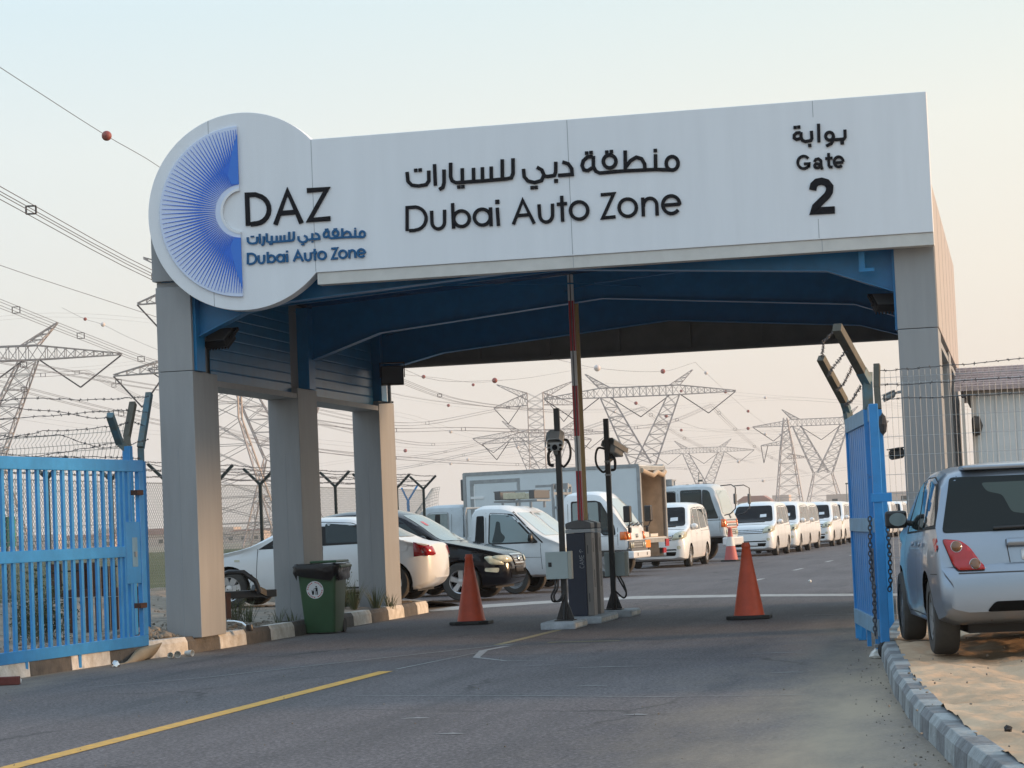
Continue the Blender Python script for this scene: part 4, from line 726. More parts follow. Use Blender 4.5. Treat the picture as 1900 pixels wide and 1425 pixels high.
# --- minivan (one of the long row)
def make_van(label, v=0):
    r = car_root('minivan', label, 'minivan', 'white minivans parked in a row beyond the gate'); L = 4.55
    c = Car(r, L, [(0, .74), (.04, .86), (.12, .97), (.5, 1.10), (.80, 1.18), (1.1, 1.42), (1.45, 1.70), (1.65, 1.785), (2.2, 1.83), (3.4, 1.84), (4.2, 1.80), (4.38, 1.72), (4.48, 1.30), (4.52, 1.05), (4.55, .9)],
            [(0, .26), (.2, .20), (.6, .19), (4.0, .2), (4.55, .36)], [(0, .62), (.06, .72), (.16, .79), (.4, .835), (.9, .847), (4.0, .847), (4.4, .82), (4.55, .74)],
            [(0, .70), (.5, .92), (1, .98), (4.4, 1.04)], .17, 'paint_white', ((.83, .83), (3.655, .83)), .31)
    underside(c, .3, 4.2, .6, .17, .3)
    for s in (.83, 3.655):
        for sg in (1, -1): wheel(r, c.X0 - s, sg * .735, .31, .19, .20, 'rim_silver', 6, sg)
    c.panel('windscreen', 'glass_dark', 'F', [(-.70, 1.16), (.70, 1.16), (.60, 1.70), (-.60, 1.70)], .006, .09)
    c.panel('window_sticker', 'sticker_white', 'F', [(.24, 1.30), (.46, 1.31), (.45, 1.41), (.24, 1.40)], .010)
    for q in ([(1.02, 1.04), (1.62, 1.64), (1.70, 1.66), (1.76, 1.04)], [(1.84, 1.04), (1.80, 1.67), (2.62, 1.70), (2.66, 1.06)], [(2.76, 1.07), (2.72, 1.70), (3.55, 1.70), (3.80, 1.09)], [(3.92, 1.10), (3.66, 1.69), (4.18, 1.64), (4.26, 1.14)]):
        c.panel('side_window', 'glass_mid', 'S', q, .005, .07, both=True)
    c.seam('S', [(1.0, .36), (.98, 1.0)]); c.seam('S', [(1.80, .32), (1.82, 1.02)]); c.seam('S', [(2.72, .32), (2.74, 1.04)]); c.seam('S', [(2.74, 1.0), (4.2, 1.02)])
    for q in ([(.42, .76), (.74, .80), (.795, .98), (.70, 1.03), (.50, .95)],): c.panel('headlight', 'lamp_clear', 'F', q, .008, .05, both=True, thick=.01)
    for q in ([(.04, .80), (.35, .86), (.42, 1.0), (.20, .99)],): c.panel('headlight_side', 'lamp_clear', 'S', q, .008, .04, both=True)
    g = c.panel('grille', 'grey_plastic' if not v else 'well_black', 'F', [(-.42, .76), (.42, .76), (.48, .92), (-.48, .92)], .004, .03)
    for z in ((.80, .85, .90) if not v else (.78, .86)): c.panel('grille_bar', 'chrome', 'F', [(-.44, z - .010), (.44, z - .010), (.45, z + .012 + .012 * v), (-.45, z + .012 + .012 * v)], .014, parent=r)
    if v: c.panel('lower_trim', 'chrome', 'F', [(-.58, .52), (.58, .52), (.58, .545), (-.58, .545)], .014); c.panel('hood_emblem', 'chrome', 'F', [(.06 * math.cos(k * .785), .90 + .045 * math.sin(k * .785)) for k in range(8)], .03)
    for yy in ((.60, .72) if v else (.66,)): c.panel('projector_lens', 'glass_mid', 'F', [(yy + .035 * math.cos(k * .785), .87 + .035 * math.sin(k * .785)) for k in range(8)], .020, both=True)
    c.panel('bumper_vent', 'well_black', 'F', [(-.52, .33), (.52, .33), (.56, .52), (-.56, .52)], .005, .04)
    c.panel('bumper_bar', 'paint_white', 'F', [(-.55, .44), (.55, .44), (.55, .48), (-.55, .48)], .02)
    c.panel('fog_lamp', 'lamp_clear', 'F', [(.62 + .055 * math.cos(k * .785), .56 + .055 * math.sin(k * .785)) for k in range(8)], .008, both=True)
    plates(c, .40)
    c.seam('F', [(-.74, 1.06), (-.4, 1.07), (.4, 1.07), (.74, 1.06)], both=False, name='bonnet_seam')
    c.panel('tail_lamp', 'lamp_red', 'B', [(.60, .95), (.80, .95), (.76, 1.5), (.64, 1.5)], .006, .03, both=True)
    c.panel('rear_window', 'glass_dark', 'B', [(-.6, 1.12), (.6, 1.12), (.55, 1.6), (-.55, 1.6)], .006, .06)
    for s in (1.92, 2.84): c.panel('door_handle', 'paint_white', 'S', [(s, .92), (s + .18, .92), (s + .18, .95), (s, .95)], .02, both=True)
    mirror(c, 1.15, .80, 1.14, 'paint_white', (.09, .22, .17))
    c.seam('F', [(-.5, 1.145), (.45, 1.15)], .02, 'well_black', 'wiper', both=False, off=.012)
    return r
van_labels = ['foremost white minivan of the long row, whole front beside the old lorry cab', 'second white minivan of the long row, nosed close behind the foremost', 'third white minivan of the long row, mostly hidden but for its flank', 'fourth white minivan of the row, whole windscreen in view with a paper on it', 'fifth white minivan of the row, right before the blue gate leaf covers it']
van0 = make_van('white minivan parked alone between the box lorry and the lorry cab')
place(van0, -.35, 44.2, 0, -90 - 2)
van1_ = make_van('plain white minivan', 1)
vpos = [(.84, 58.6, 0)] + [(1.14, 64.4, 0), (1.06, 69.6, 0), (1.48, 76.6, 0), (1.56, 82.6, 0)]
for i, (x, y, z) in enumerate(vpos):
    o = copy_tree(van0) if i in (0, 1) else (van1_ if i == 2 else copy_tree(van1_)); o['label'] = van_labels[i]; place(o, x, y, z, -90 - 2.2 + (0, .5, -.4, .6, -.3)[i], (1.05, 1.05, 1.045, 1.05, 1.06)[i])
for i in range(8):
    o = copy_tree((van0, van1_)[i % 3 == 0]); o['label'] = 'small white minivan far down the row, glimpsed right of the blue gate leaf'; place(o, 2.05 + .33 * i, 90 + 6.1 * i, 0, -92.5)
# --- white saloon behind the columns
r = car_root('saloon_car', 'white saloon car parked sideways behind the left columns, tail to the right', 'car')
c = Car(r, 4.18, [(0, .60), (.05, .70), (.3, .80), (.9, .90), (1.18, .96), (1.6, 1.16), (2.0, 1.325), (2.3, 1.375), (2.8, 1.365), (3.2, 1.265), (3.5, 1.10), (3.72, .985), (3.9, .94), (4.05, .918), (4.13, .88), (4.18, .75)],
        [(0, .32), (.15, .22), (.5, .18), (3.85, .19), (4.05, .25), (4.18, .36)], [(0, .5), (.1, .68), (.35, .80), (.8, .842), (3.55, .845), (3.80, .82), (3.98, .765), (4.10, .68), (4.18, .54)],
        [(0, .66), (.6, .84), (1.2, .88), (3.4, .93), (4.4, .93)], .34, 'paint_white', ((.86, .83), (3.50, .83)), .31)
underside(c, .3, 3.9, .6)
for s in (.86, 3.50):
    for sg in (1, -1): wheel(r, c.X0 - s, sg * .735, .31, .19, .205, 'rim_silver', 7, sg)
c.panel('windscreen', 'glass_pale', 'F', [(-.66, .97), (.66, .97), (.50, 1.32), (-.50, 1.32)], .006, .07)
c.panel('window_frame', 'rubber', 'S', [(1.36, .92), (2.0, 1.27), (2.4, 1.32), (2.9, 1.285), (3.25, 1.14), (3.46, 1.0), (3.42, .955)], .003, .03, both=True)
c.panel('side_window', 'glass_mid', 'S', [(1.56, .95), (2.06, 1.245), (2.36, 1.29), (2.38, .97)], .006, .04, both=True)
c.panel('side_window', 'glass_mid', 'S', [(2.48, .975), (2.46, 1.29), (2.84, 1.255), (3.10, 1.14), (3.14, .975)], .006, .04, both=True)
c.panel('rear_window', 'glass_mid', 'B', [(-.58, 1.03), (.58, 1.03), (.46, 1.24), (-.46, 1.24)], .006, .05)
c.panel('tail_lamp', 'lamp_red', 'B', [(.50, .73), (.72, .71), (.72, .87), (.54, .86)], .008, .03, both=True, thick=.01)
c.panel('tail_lamp_side', 'lamp_red', 'S', [(4.0, .85), (4.07, .74), (4.17, .71), (4.17, .865), (4.10, .88)], .009, .02, both=True, thick=.01)
c.panel('headlight', 'lamp_clear', 'S', [(.08, .66), (.45, .70), (.55, .82), (.25, .78)], .006, .03, both=True)
c.panel('fuel_flap', 'paint_white', 'S', [(3.56, .80), (3.80, .80), (3.80, .97), (3.56, .97)], .006, .05)
for s in ((1.32, 1.36), (2.43, 2.43)): c.seam('S', [(s[0], .32), (s[1], .93)])
c.seam('S', [(3.18, .98), (3.22, .80), (3.08, .60)])
c.panel('door_handle', 'paint_white', 'S', [(2.2, .83), (2.36, .83), (2.36, .86), (2.2, .86)], .02, both=True); c.panel('door_handle', 'paint_white', 'S', [(3.0, .84), (3.16, .84), (3.16, .87), (3.0, .87)], .02, both=True)
c.panel('side_repeater', 'lamp_clear', 'S', [(.97, .74), (1.06, .74), (1.06, .77), (.97, .77)], .01, .01, both=True)
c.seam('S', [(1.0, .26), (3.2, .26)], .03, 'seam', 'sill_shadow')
mirror(c, 1.72, .80, .98, 'paint_white', (.08, .2, .15))
place(r, -1.868, 11.35, .215, 180 + 1.5, 1.07)
# --- black crossover
r = car_root('crossover_car', 'black crossover car with silver alloy wheels parked nose right behind the saloon', 'car')
c = Car(r, 4.73, [(0, .66), (.04, .78), (.12, .87), (.5, .99), (1.0, 1.10), (1.30, 1.17), (1.8, 1.50), (2.15, 1.70), (2.6, 1.80), (3.3, 1.80), (3.9, 1.72), (4.35, 1.53), (4.55, 1.24), (4.68, 1.05), (4.73, .95)],
        [(0, .42), (.1, .30), (.4, .25), (4.2, .27), (4.73, .45)], [(0, .50), (.06, .63), (.18, .76), (.45, .88), (.95, .92), (4.0, .92), (4.5, .87), (4.73, .76)],
        [(0, .60), (.12, .74), (.5, .90), (1.2, 1.04), (4.4, 1.12)], .26, 'paint_black', ((.93, .905), (3.645, .905)), .37, crown=.03)
underside(c, .3, 4.4, .65, .22, .4)
for s in (.93, 3.645):
    for sg in (1, -1): wheel(r, c.X0 - s, sg * .80, .37, .235, .235, 'rim_silver', 5, sg)
c.panel('windscreen', 'glass_pale', 'F', [(-.74, 1.17), (.74, 1.17), (.60, 1.70), (-.60, 1.70)], .006, .08)
c.panel('window_sticker', 'sticker_red', 'F', [(-.40, 1.48), (-.26, 1.48), (-.26, 1.56), (-.40, 1.56)], .010)
c.panel('side_window', 'glass_mid', 'S', [(1.50, 1.10), (2.14, 1.60), (2.44, 1.68), (2.52, 1.10)], .005, .05, both=True)
c.panel('side_window', 'glass_dark', 'S', [(2.62, 1.11), (2.56, 1.69), (3.2, 1.69), (3.48, 1.58), (3.50, 1.13)], .005, .05, both=True)
c.panel('side_window', 'glass_dark', 'S', [(3.60, 1.14), (3.60, 1.55), (4.05, 1.46), (4.2, 1.24)], .005, .05, both=True)
c.panel('headlight', 'lamp_clear', 'F', [(.40, .72), (.70, .71), (.82, .80), (.78, .86), (.46, .82)], .010, .05, both=True, thick=.012)
c.panel('headlight_side', 'lamp_clear', 'S', [(.10, .66), (.34, .68), (.46, .82), (.36, .85), (.16, .78)], .010, .04, both=True, thick=.01)
c.panel('grille', 'grey_plastic', 'F', [(-.28, .64), (.28, .64), (.36, .84), (-.36, .84)], .006, .03, thick=.01)
c.panel('grille_frame', 'chrome', 'F', [(-.37, .84), (.37, .84), (.38, .862), (-.38, .862)], .016)
for z in (.68, .73, .78): c.panel('grille_bar', 'chrome', 'F', [(-.29, z), (.29, z), (.30, z + .018), (-.30, z + .018)], .022)
c.panel('emblem', 'chrome', 'F', [(.07 * math.cos(k * .628), .76 + .055 * math.sin(k * .628)) for k in range(10)], .030, thick=.008)
c.panel('fog_lamp', 'lamp_clear', 'S', [(.20, .52), (.44, .55), (.44, .62), (.18, .61)], .010, .03, both=True)
c.panel('bumper_vent', 'well_black', 'F', [(-.5, .40), (.5, .40), (.56, .58), (-.56, .58)], .006, .04)
plates(c, .57, 'rubber')
c.seam('S', [(1.36, .40), (1.34, .8), (1.44, 1.06)], m='well_black'); c.seam('S', [(2.56, .36), (2.57, 1.08)], m='well_black')
c.panel('side_repeater', 'lamp_clear', 'S', [(1.12, .86), (1.20, .86), (1.20, .90), (1.12, .90)], .01, .01, both=True)
for s in (2.3, 3.3): c.panel('door_handle', 'chrome', 'S', [(s, .96), (s + .2, .97), (s + .2, 1.0), (s, .99)], .022, both=True)
mirror(c, 1.66, .87, 1.20, 'paint_black', (.10, .22, .18))
MB().path([(c.X0 - 3.9, -.3, 1.70), (c.X0 - 4.15, -.3, 2.08)], .006, 5).build('aerial', 'black_paint', r)
place(r, -1.86, 17.4, .02, -4, 1.0)
# --- small pickups
def make_pickup(label, m, rack):
    r = car_root('pickup_truck', label, 'pickup'); L = 4.3
    c = Car(r, 2.05, [(0, .86), (.04, .96), (.15, 1.05), (.40, 1.16), (.62, 1.32), (1.02, 1.66), (1.22, 1.79), (1.45, 1.85), (1.85, 1.86), (1.98, 1.82), (2.05, 1.74)],
            [(0, .42), (.1, .36), (.4, .34), (2.05, .40)], [(0, .62), (.05, .72), (.15, .78), (.4, .82), (2.0, .82), (2.05, .80)], [(0, .80), (.4, 1.02), (2.05, 1.06)], .18, m, ((1.13, .80),), .30, body_name='cab')
    c.panel('windscreen', 'glass_bright', 'F', [(-.68, 1.20), (.68, 1.20), (.58, 1.70), (-.58, 1.70)], .006, .06)
    c.panel('window_frame', 'rubber', 'S', [(.58, 1.05), (1.16, 1.68), (1.66, 1.72), (1.68, 1.05)], .003, .06, both=True)
    w_ = c.panel('side_window', 'glass_pale', 'S', [(.66, 1.08), (1.19, 1.65), (1.63, 1.69), (1.65, 1.08)], .006, .05, both=True)
    c.panel('seat_shape', 'glass_mid', 'S', [(1.36, 1.085), (1.30, 1.2), (1.40, 1.3), (1.42, 1.52), (1.50, 1.54), (1.54, 1.3), (1.60, 1.085)], .0085, .04, both=True, parent=w_)
    c.panel('quarter_window', 'glass_dark', 'S', [(1.76, 1.08), (1.77, 1.66), (1.93, 1.66), (1.97, 1.08)], .006, .03, both=True)
    c.seam('S', [(.52, .50), (.55, 1.04)]); c.seam('S', [(1.72, .46), (1.73, 1.72)]); c.seam('S', [(.54, .75), (2.0, .78)], .008)
    c.panel('headlight', 'lamp_clear', 'F', [(.42, .76), (.74, .76), (.76, .92), (.44, .90)], .01, .04, both=True, thick=.01)
    c.panel('grille', 'grey_plastic', 'F', [(-.38, .78), (.38, .78), (.40, .88), (-.40, .88)], .006, .03)
    c.panel('bumper', m, 'F', [(-.76, .44), (.76, .44), (.78, .66), (-.78, .66)], .03, .05)
    c.panel('door_handle', 'black_paint', 'S', [(1.48, .94), (1.62, .94), (1.62, .97), (1.48, .97)], .02, both=True)
    mirror(c, .72, .80, 1.16, 'black_paint', (.05, .20, .22))
    c.seam('S', [(.50, 1.05), (1.16, 1.72)], .03, 'rubber', 'pillar_trim')
    x0 = c.X0 - 2.12; x1 = c.X0 - L
    MB().box(x1, x0, -.80, .80, .62, .70).box(x1, x1 + .03, -.80, .80, .70, 1.02).box(x1, x0, -.82, -.79, .70, 1.02).box(x1, x0, .79, .82, .70, 1.02).box(x0 - .03, x0, -.80, .80, .70, 1.06).build('bed', m, r, bevel=.008)
    MB().box(x1 + .05, c.X0 - .3, -.45, .45, .36, .60).box(x1 + .1, x1 + 1.3, -.7, .7, .3, .5).build('chassis', 'chassis', r)
    MB().path([(x0 - .04, -.74, 1.0), (x0 - .05, -.74, 1.72), (x0 - .05, -.66, 1.84), (x0 - .05, .66, 1.84), (x0 - .05, .74, 1.72), (x0 - .04, .74, 1.0)], .025, 8).build('roll_bar', 'alu_trim', r, smooth=60)
    for s in (1.13, 3.35):
        for sg in (1, -1): wheel(r, c.X0 - s, sg * .70, .30, .18, .19, 'rim_steel', 0, sg)
    if rack:
        mb = MB()
        for yy in (-.62, .62):
            for xx in (-.1, -.75): mb.bar((xx, yy, 1.82), (xx, yy, 1.98), .05)
        mb.box(-.95, .05, -.64, -.60, 1.96, 2.0).box(-.95, .05, .60, .64, 1.96, 2.0).box(-.95, -.91, -.6, .6, 1.96, 2.0).box(.01, .05, -.6, .6, 1.96, 2.0)
        rk = mb.build('roof_rack', 'alu_trim', r)
        for xx in (-.92, -.12): MB().box(xx, xx + .14, -.70, .70, 2.02, 2.22).build('lamp_bar', 'grey_plastic', rk, bevel=.02)
        for yy in (-.68, .66): MB().box(-.94, .04, yy, yy + .02, 2.19, 2.22).build('rail', 'alu_trim', rk); MB().box(-.72, -.2, yy - .005, yy + .025, 2.03, 2.17).build('lamp_lens', 'lamp_clear', rk, bevel=.01)
    return r, c
r, c = make_pickup('white pickup with open cargo bed parked nose right behind the black crossover', 'paint_dusty', False)
place(r, -.12, 21.2, 0, -3, 1.0)
r, c = make_pickup('white pickup with a lamp bar on its roof, half hidden behind the nearer pickup', 'paint_white', True)
place(r, -.45, 24.6, 0, -3, 1.0)
# --- cab-over lorries
def cab(r, L, W, H, m, zf, sill, slant, name='cab'):
    return Car(r, L, [(0, zf * .80), (.03, zf * .95), (.07, zf), (slant * .55, zf + (H - zf) * .52), (slant, H - .11), (slant + .08, H - .04), (slant + .35, H), (L - .2, H - .01), (L - .04, H - .06), (L, H - .16)],
               [(0, sill), (L, sill)], [(0, W * .455), (.04, W * .485), (.10, W * .497), (.3, W / 2), (L, W / 2)], [(0, zf - .1), (L, zf - .03)], .10, m, (), .3, body_name=name, crown=.015)
r = car_root('flatbed_lorry', 'white cab-over lorry with tall slanted windscreen parked behind the barrier cabinets', 'lorry')
c = cab(r, 1.62, 1.74, 2.10, 'paint_white', 1.22, .62, .62)
c.panel('windscreen', 'glass_bright', 'F', [(-.70, 1.24), (.70, 1.24), (.66, 1.92), (-.66, 1.92)], .008, .09)
c.panel('window_frame', 'rubber', 'S', [(.30, 1.02), (.34, 1.25), (.66, 1.83), (.80, 1.88), (1.42, 1.88), (1.42, 1.18), (.72, 1.16), (.62, 1.02)], .004, .05, both=True)
w_ = c.panel('side_window', 'glass_pale', 'S', [(.72, 1.21), (.74, 1.84), (1.38, 1.84), (1.38, 1.21)], .007, .05, both=True)
c.panel('vent_window', 'glass_mid', 'S', [(.34, 1.05), (.38, 1.26), (.66, 1.78), (.68, 1.20), (.60, 1.05)], .007, .04, both=True)
c.panel('seat_shape', 'glass_mid', 'S', [(.98, 1.215), (.98, 1.6), (1.12, 1.64), (1.22, 1.215)], .0095, .05, both=True, parent=w_)
c.seam('S', [(.26, .72), (.26, 1.2)]); c.seam('S', [(1.50, .72), (1.50, 1.9)]); c.seam('S', [(.26, 1.0), (1.66, 1.0)], .008)
c.panel('indicator', 'lamp_orange', 'F', [(.64, .90), (.83, .90), (.83, 1.09), (.64, 1.09)], .012, both=True, thick=.015); c.panel('indicator', 'lamp_orange', 'S', [(.02, .90), (.20, .90), (.20, 1.09), (.02, 1.09)], .012, both=True, thick=.01)
c.panel('grille', 'grey_plastic', 'F', [(-.82, .64), (.82, .64), (.82, .88), (-.82, .88)], .010, .02, thick=.02)
c.panel('emblem', 'alu_trim', 'F', [(-.09, .94), (.09, .94), (.09, 1.03), (-.09, 1.03)], .012, thick=.01)
for z in (.70, .77, .83): c.panel('grille_bar', 'alu_trim', 'F', [(-.42, z), (.42, z), (.42, z + .025), (-.42, z + .025)], .036)
for yy in (.52, .70): c.panel('headlight', 'lamp_clear', 'F', [(yy + .075 * math.cos(k * .785), .755 + .075 * math.sin(k * .785)) for k in range(8)], .036, both=True, thick=.01)
xf = c.X0
MB().box(xf - .12, xf + .13, -.86, .86, .44, .62).build('bumper', 'paint_white', r, bevel=.03)
MB().box(xf - .18, xf + .07, -.82, .82, .60, .68).box(xf - .3, xf - .12, -.8, .8, .46, .64).build('step', 'grey_plastic', r, bevel=.01)
MB().box(xf + .131, xf + .136, .44, .50, .50, .57).box(xf + .131, xf + .136, -.50, -.44, .50, .57).build('tow_slot', 'chassis', r)
for yy in (-.5, 0, .45): MB().bar((xf - .02, yy - .22, 1.235), (xf + .02, yy + .1, 1.30), .03).build('wiper', 'black_paint', r)
for sg in (1, -1):
    a = MB().path([(xf - .02, sg * .84, 1.2), (xf + .08, sg * .96, 1.22), (xf + .1, sg * 1.06, 1.32)], .014, 6).build('mirror_arm', 'black_paint', r)
    MB().box(xf - .03, xf + .15, sg * 1.06 - .09, sg * 1.06 + .09, 1.32, 1.72).build('side_mirror', 'black_paint', a, bevel=.03)
    MB().box(xf + .02, xf + .1, sg * .9 - .05, sg * .9 + .05, 1.06, 1.2).build('bonnet_mirror', 'black_paint', a, bevel=.02)
    for s, R in ((.62, .37), (3.1, .37)): wheel(r, xf - s, sg * .70, R, .24, .22, 'rim_steel', 0, sg)
MB().box(xf - 4.4, xf - .2, -.40, .40, .48, .70).box(xf - 2.6, xf - 1.9, -.82, -.5, .36, .66).build('chassis', 'chassis', r)
MB().box(xf - 4.5, xf - 1.95, -.86, .86, .78, .86).box(xf - 4.5, xf - 1.95, -.89, -.86, .80, 1.12).box(xf - 4.5, xf - 1.95, .86, .89, .80, 1.12).build('bed', 'paint_truck', r, bevel=.008)
mb = MB()
for yy in (-.8, -.4, 0, .4, .8): mb.bar((xf - 1.86, yy, .86), (xf - 1.86, yy, 2.3), .06)
for z in (1.3, 1.75, 2.1, 2.3): mb.bar((xf - 1.86, -.8, z), (xf - 1.86, .8, z), .06)
mb.box(xf - 2.3, xf - 1.86, -.8, -.74, 2.26, 2.32).box(xf - 2.3, xf - 1.86, .74, .8, 2.26, 2.32).box(xf - 1.9, xf - 1.5, -.7, -.6, 2.2, 2.34)
mb.build('headboard', 'alu_trim', r)
place(r, -.48, 33.0, 0, -5, 1.06)
# --- box lorry facing left with open tail
r = car_root('box_lorry', 'pale blue box lorry parked sideways with a side door and dirty open tail', 'lorry')
c = cab(r, 1.9, 1.8, 2.05, 'paint_truck', 1.15, .6, .6)
xf = c.X0
c.panel('windscreen', 'glass_mid', 'F', [(-.72, 1.2), (.72, 1.2), (.66, 1.88), (-.66, 1.88)], .008, .08)
c.panel('window_frame', 'alu_trim', 'S', [(.46, 1.08), (.50, 1.28), (.78, 1.80), (.9, 1.86), (1.46, 1.86), (1.48, 1.24), (1.36, 1.0), (1.2, .98)], .004, .07, both=True)
c.panel('side_window', 'glass_pale', 'S', [(.52, 1.12), (.56, 1.28), (.82, 1.77), (.92, 1.82), (1.42, 1.82), (1.43, 1.24), (1.33, 1.04), (1.2, 1.02)], .007, .06, both=True)
c.panel('seat_shape', 'rubber', 'S', [(1.0, 1.1), (1.05, 1.80), (1.2, 1.80), (1.2, 1.06)], .0095, .02, both=True)
c.seam('S', [(1.55, .7), (1.55, 1.9)])
MB().box(xf - .1, xf + .12, -.88, .88, .44, .64).build('bumper', 'paint_white', r, bevel=.03)
for sg in (1, -1):
    for s in (.75, 4.9): wheel(r, xf - s, sg * .74, .38, .24, .22, 'rim_steel', 0, sg)
b0, b1 = xf - 7.25, xf - 2.12
MB().box(b1, b1 + .06, -1.02, 1.02, .80, 2.88).box(b0, b1, -1.02, 1.02, .80, .92).box(b0, b1, -1.02, 1.02, 2.78, 2.88).box(b0, b1, -1.02, -.97, .92, 2.78).box(b0, b1, .97, 1.02, .92, 2.78).build('cargo_box', 'box_side', r)
mb = MB()
for sg in (1, -1):
    mb.box(b0 + .01, b1 + .07, sg * 1.0 - .04, sg * 1.0 + .04, 2.83, 2.92).box(b0 + .01, b1 + .07, sg * 1.0 - .04, sg * 1.0 + .04, .78, .85)
    mb.box(b1 + .0, b1 + .09, sg * 1.0 - .045, sg * 1.0 + .045, .8, 2.9).box(b0 - .02, b0 + .08, sg * 1.0 - .045, sg * 1.0 + .045, .8, 2.86)
mb.box(b0 - .02, b0 + .05, -1.0, 1.0, 2.75, 2.86).box(b0 - .03, b0 + .03, -1.0, 1.0, .78, .90)
mb.build('corner_trim', 'alu_trim', r)
mb = MB().box(b0 + .02, b0 + .9, -.965, -.955, .93, 2.77).box(b0 + .02, b0 + .9, .955, .965, .93, 2.77).box(b0 + .7, b0 + .72, -.95, .95, .93, 2.77).box(b0 + .03, b0 + .7, -.95, .95, .925, .935)
mb.build('inner_lining', 'box_inside', r)
MB().path([(b0 - .03, -.95, 2.72), (b0 - .12, -.5, 2.62), (b0 - .10, -.1, 2.70), (b0 - .16, .4, 2.60), (b0 - .04, .95, 2.74)], .07, 8).build('rolled_cover', 'box_inside', r, smooth=60)
MB().box(b0 + .1, b0 + .5, .2, .8, .94, 1.08).box(b0 + .12, b0 + .35, -.6, 0, .94, 1.02).build('scrap', 'paper', r)
for sg in (1,):
    MB().box(b0 - .06, b0 - .031, sg * .55, sg * .98, .66, .86).build('marker_board', 'reflector_orange', r)
    MB().box(b0 - .06, b0 - .031, -sg * .98, -sg * .72, .66, .86).build('marker_board', 'lamp_red', r)
for q in (-.9, .66): MB().box(b0 + .0, b0 + .04, q, q + .24, .48, .62).build('tail_lamp', 'lamp_red', r)
MB().box(b0 + .05, xf - .3, -.42, .42, .50, .78).box(b0 + .1, b0 + .25, -.95, .95, .40, .62).box(b0 + 2.6, b0 + 3.6, -.9, -.5, .38, .74).box(b0 + 2.6, b0 + 3.6, .5, .9, .38, .74).build('chassis', 'chassis', r)
for sg in (1, -1):
    d0, d1 = b1 - 1.62, b1 - .12
    mb = MB().box(d0, d0 + .07, sg * 1.02 - .012, sg * 1.02 + .012, .95, 2.70).box(d1 - .12, d1, sg * 1.02 - .012, sg * 1.02 + .012, .95, 2.70).box(d0 + .07, d1 - .12, sg * 1.02 - .012, sg * 1.02 + .012, 2.60, 2.70)
    fr = mb.build('door_frame', 'alu_trim', r)
    dr = MB().box(d0 + .09, d1 - .14, sg * 1.026 - .012, sg * 1.026 + .012, .97, 2.58).build('side_door', 'box_side', r)
    for z in (1.3, 2.2): mb = MB(); mb.box(d0 + .0, d0 + .30, sg * 1.045 - .012, sg * 1.045 + .012, z, z + .07).box(d1 - .42, d1 - .02, sg * 1.045 - .012, sg * 1.045 + .012, z - .02, z + .05); mb.build('hinge', 'paint_white', dr)
    MB().box(d1 - .15, d1 - .12, sg * 1.04 - .012, sg * 1.04 + .012, 1.0, 2.55).build('locking_bar', 'paint_white', dr)
    MB().box(d0 + .02, d0 + .06, sg * 1.055 - .01, sg * 1.055 + .01, 2.19, 2.26).build('latch', 'black_paint', dr)
MB().box(b1 + .07, b1 + .30, -.55, .75, 2.15, 2.75).build('cooling_unit', 'grey_plastic', r, bevel=.03)
BOX = r
place(r, -6.3, 39.4, 0, 180 - 11, 1.03)
# --- big old lorry cab facing right
r = car_root('old_lorry', 'weathered white lorry with a big rounded cab and orange striped grille', 'lorry')
c = cab(r, 2.1, 2.2, 2.42, 'paint_truck', 1.42, .74, .34)
xf = c.X0
c.panel('windscreen', 'glass_bright', 'F', [(-.94, 1.48), (.94, 1.48), (.90, 2.22), (-.90, 2.22)], .008, .12)
for q, mm in (([(.22, 1.36), (.32, 1.62), (.46, 2.18), (.66, 2.22), (.68, 1.36)], 'glass_mid'), ([(.74, 1.42), (.74, 2.22), (1.36, 2.22), (1.36, 1.46)], 'glass_mid'), ([(1.56, 1.72), (1.56, 2.2), (1.98, 2.2), (1.98, 1.72)], 'glass_dark')):
    c.panel('window_frame', 'rubber', 'S', [(q[0][0] - .03, q[0][1] - .03)] + [(a + (.03 if i > 1 else -.03), b + .03 * (1 if i in (1, 2, 3) and b > 1.7 else -1)) for i, (a, b) in enumerate(q) if i], .004, .06, both=True)
    c.panel('side_window', mm, 'S', q, .007, .06, both=True)
c.seam('S', [(.16, .9), (.18, 1.4)]); c.seam('S', [(1.46, .86), (1.46, 2.26)]); c.seam('S', [(.1, 1.28), (2.1, 1.30)], .02)
c.panel('indicator', 'lamp_orange', 'F', [(.86, 1.06), (1.06, 1.06), (1.06, 1.30), (.86, 1.30)], .012, both=True, thick=.015); c.panel('indicator', 'lamp_orange', 'S', [(.02, 1.06), (.12, 1.06), (.12, 1.30), (.02, 1.30)], .012, both=True, thick=.01)
for k, z in enumerate((1.02, 1.10, 1.18, 1.26)): c.panel('grille_bar', ('lamp_orange', 'chrome')[k % 2], 'F', [(-.82, z), (.82, z), (.82, z + .045), (-.82, z + .045)], .012, thick=.01)
for z in (.82, .88, .94): c.panel('grille_bar', 'grey_plastic', 'F', [(-.5, z), (.5, z), (.5, z + .03), (-.5, z + .03)], .012)
for yy in (.66, .86): c.panel('headlight', 'lamp_clear', 'F', [(yy + .085 * math.cos(k * .785), .89 + .085 * math.sin(k * .785)) for k in range(8)], .012, both=True, thick=.015)
c.panel('emblem', 'grey_plastic', 'F', [(-.10, 1.36), (0, 1.31), (.10, 1.36), (.06, 1.43), (-.06, 1.43)], .012, thick=.01)
MB().box(xf - .1, xf + .16, -1.1, 1.1, .48, .74).build('bumper', 'paint_white', r, bevel=.04)
MB().box(xf - 6.2, xf - .2, -.45, .45, .55, .85).box(xf - 6.2, xf - 2.3, -1.1, 1.1, .95, 1.05).box(xf - 2.0, xf - .5, -.9, .9, .6, .9).build('chassis', 'chassis', r)
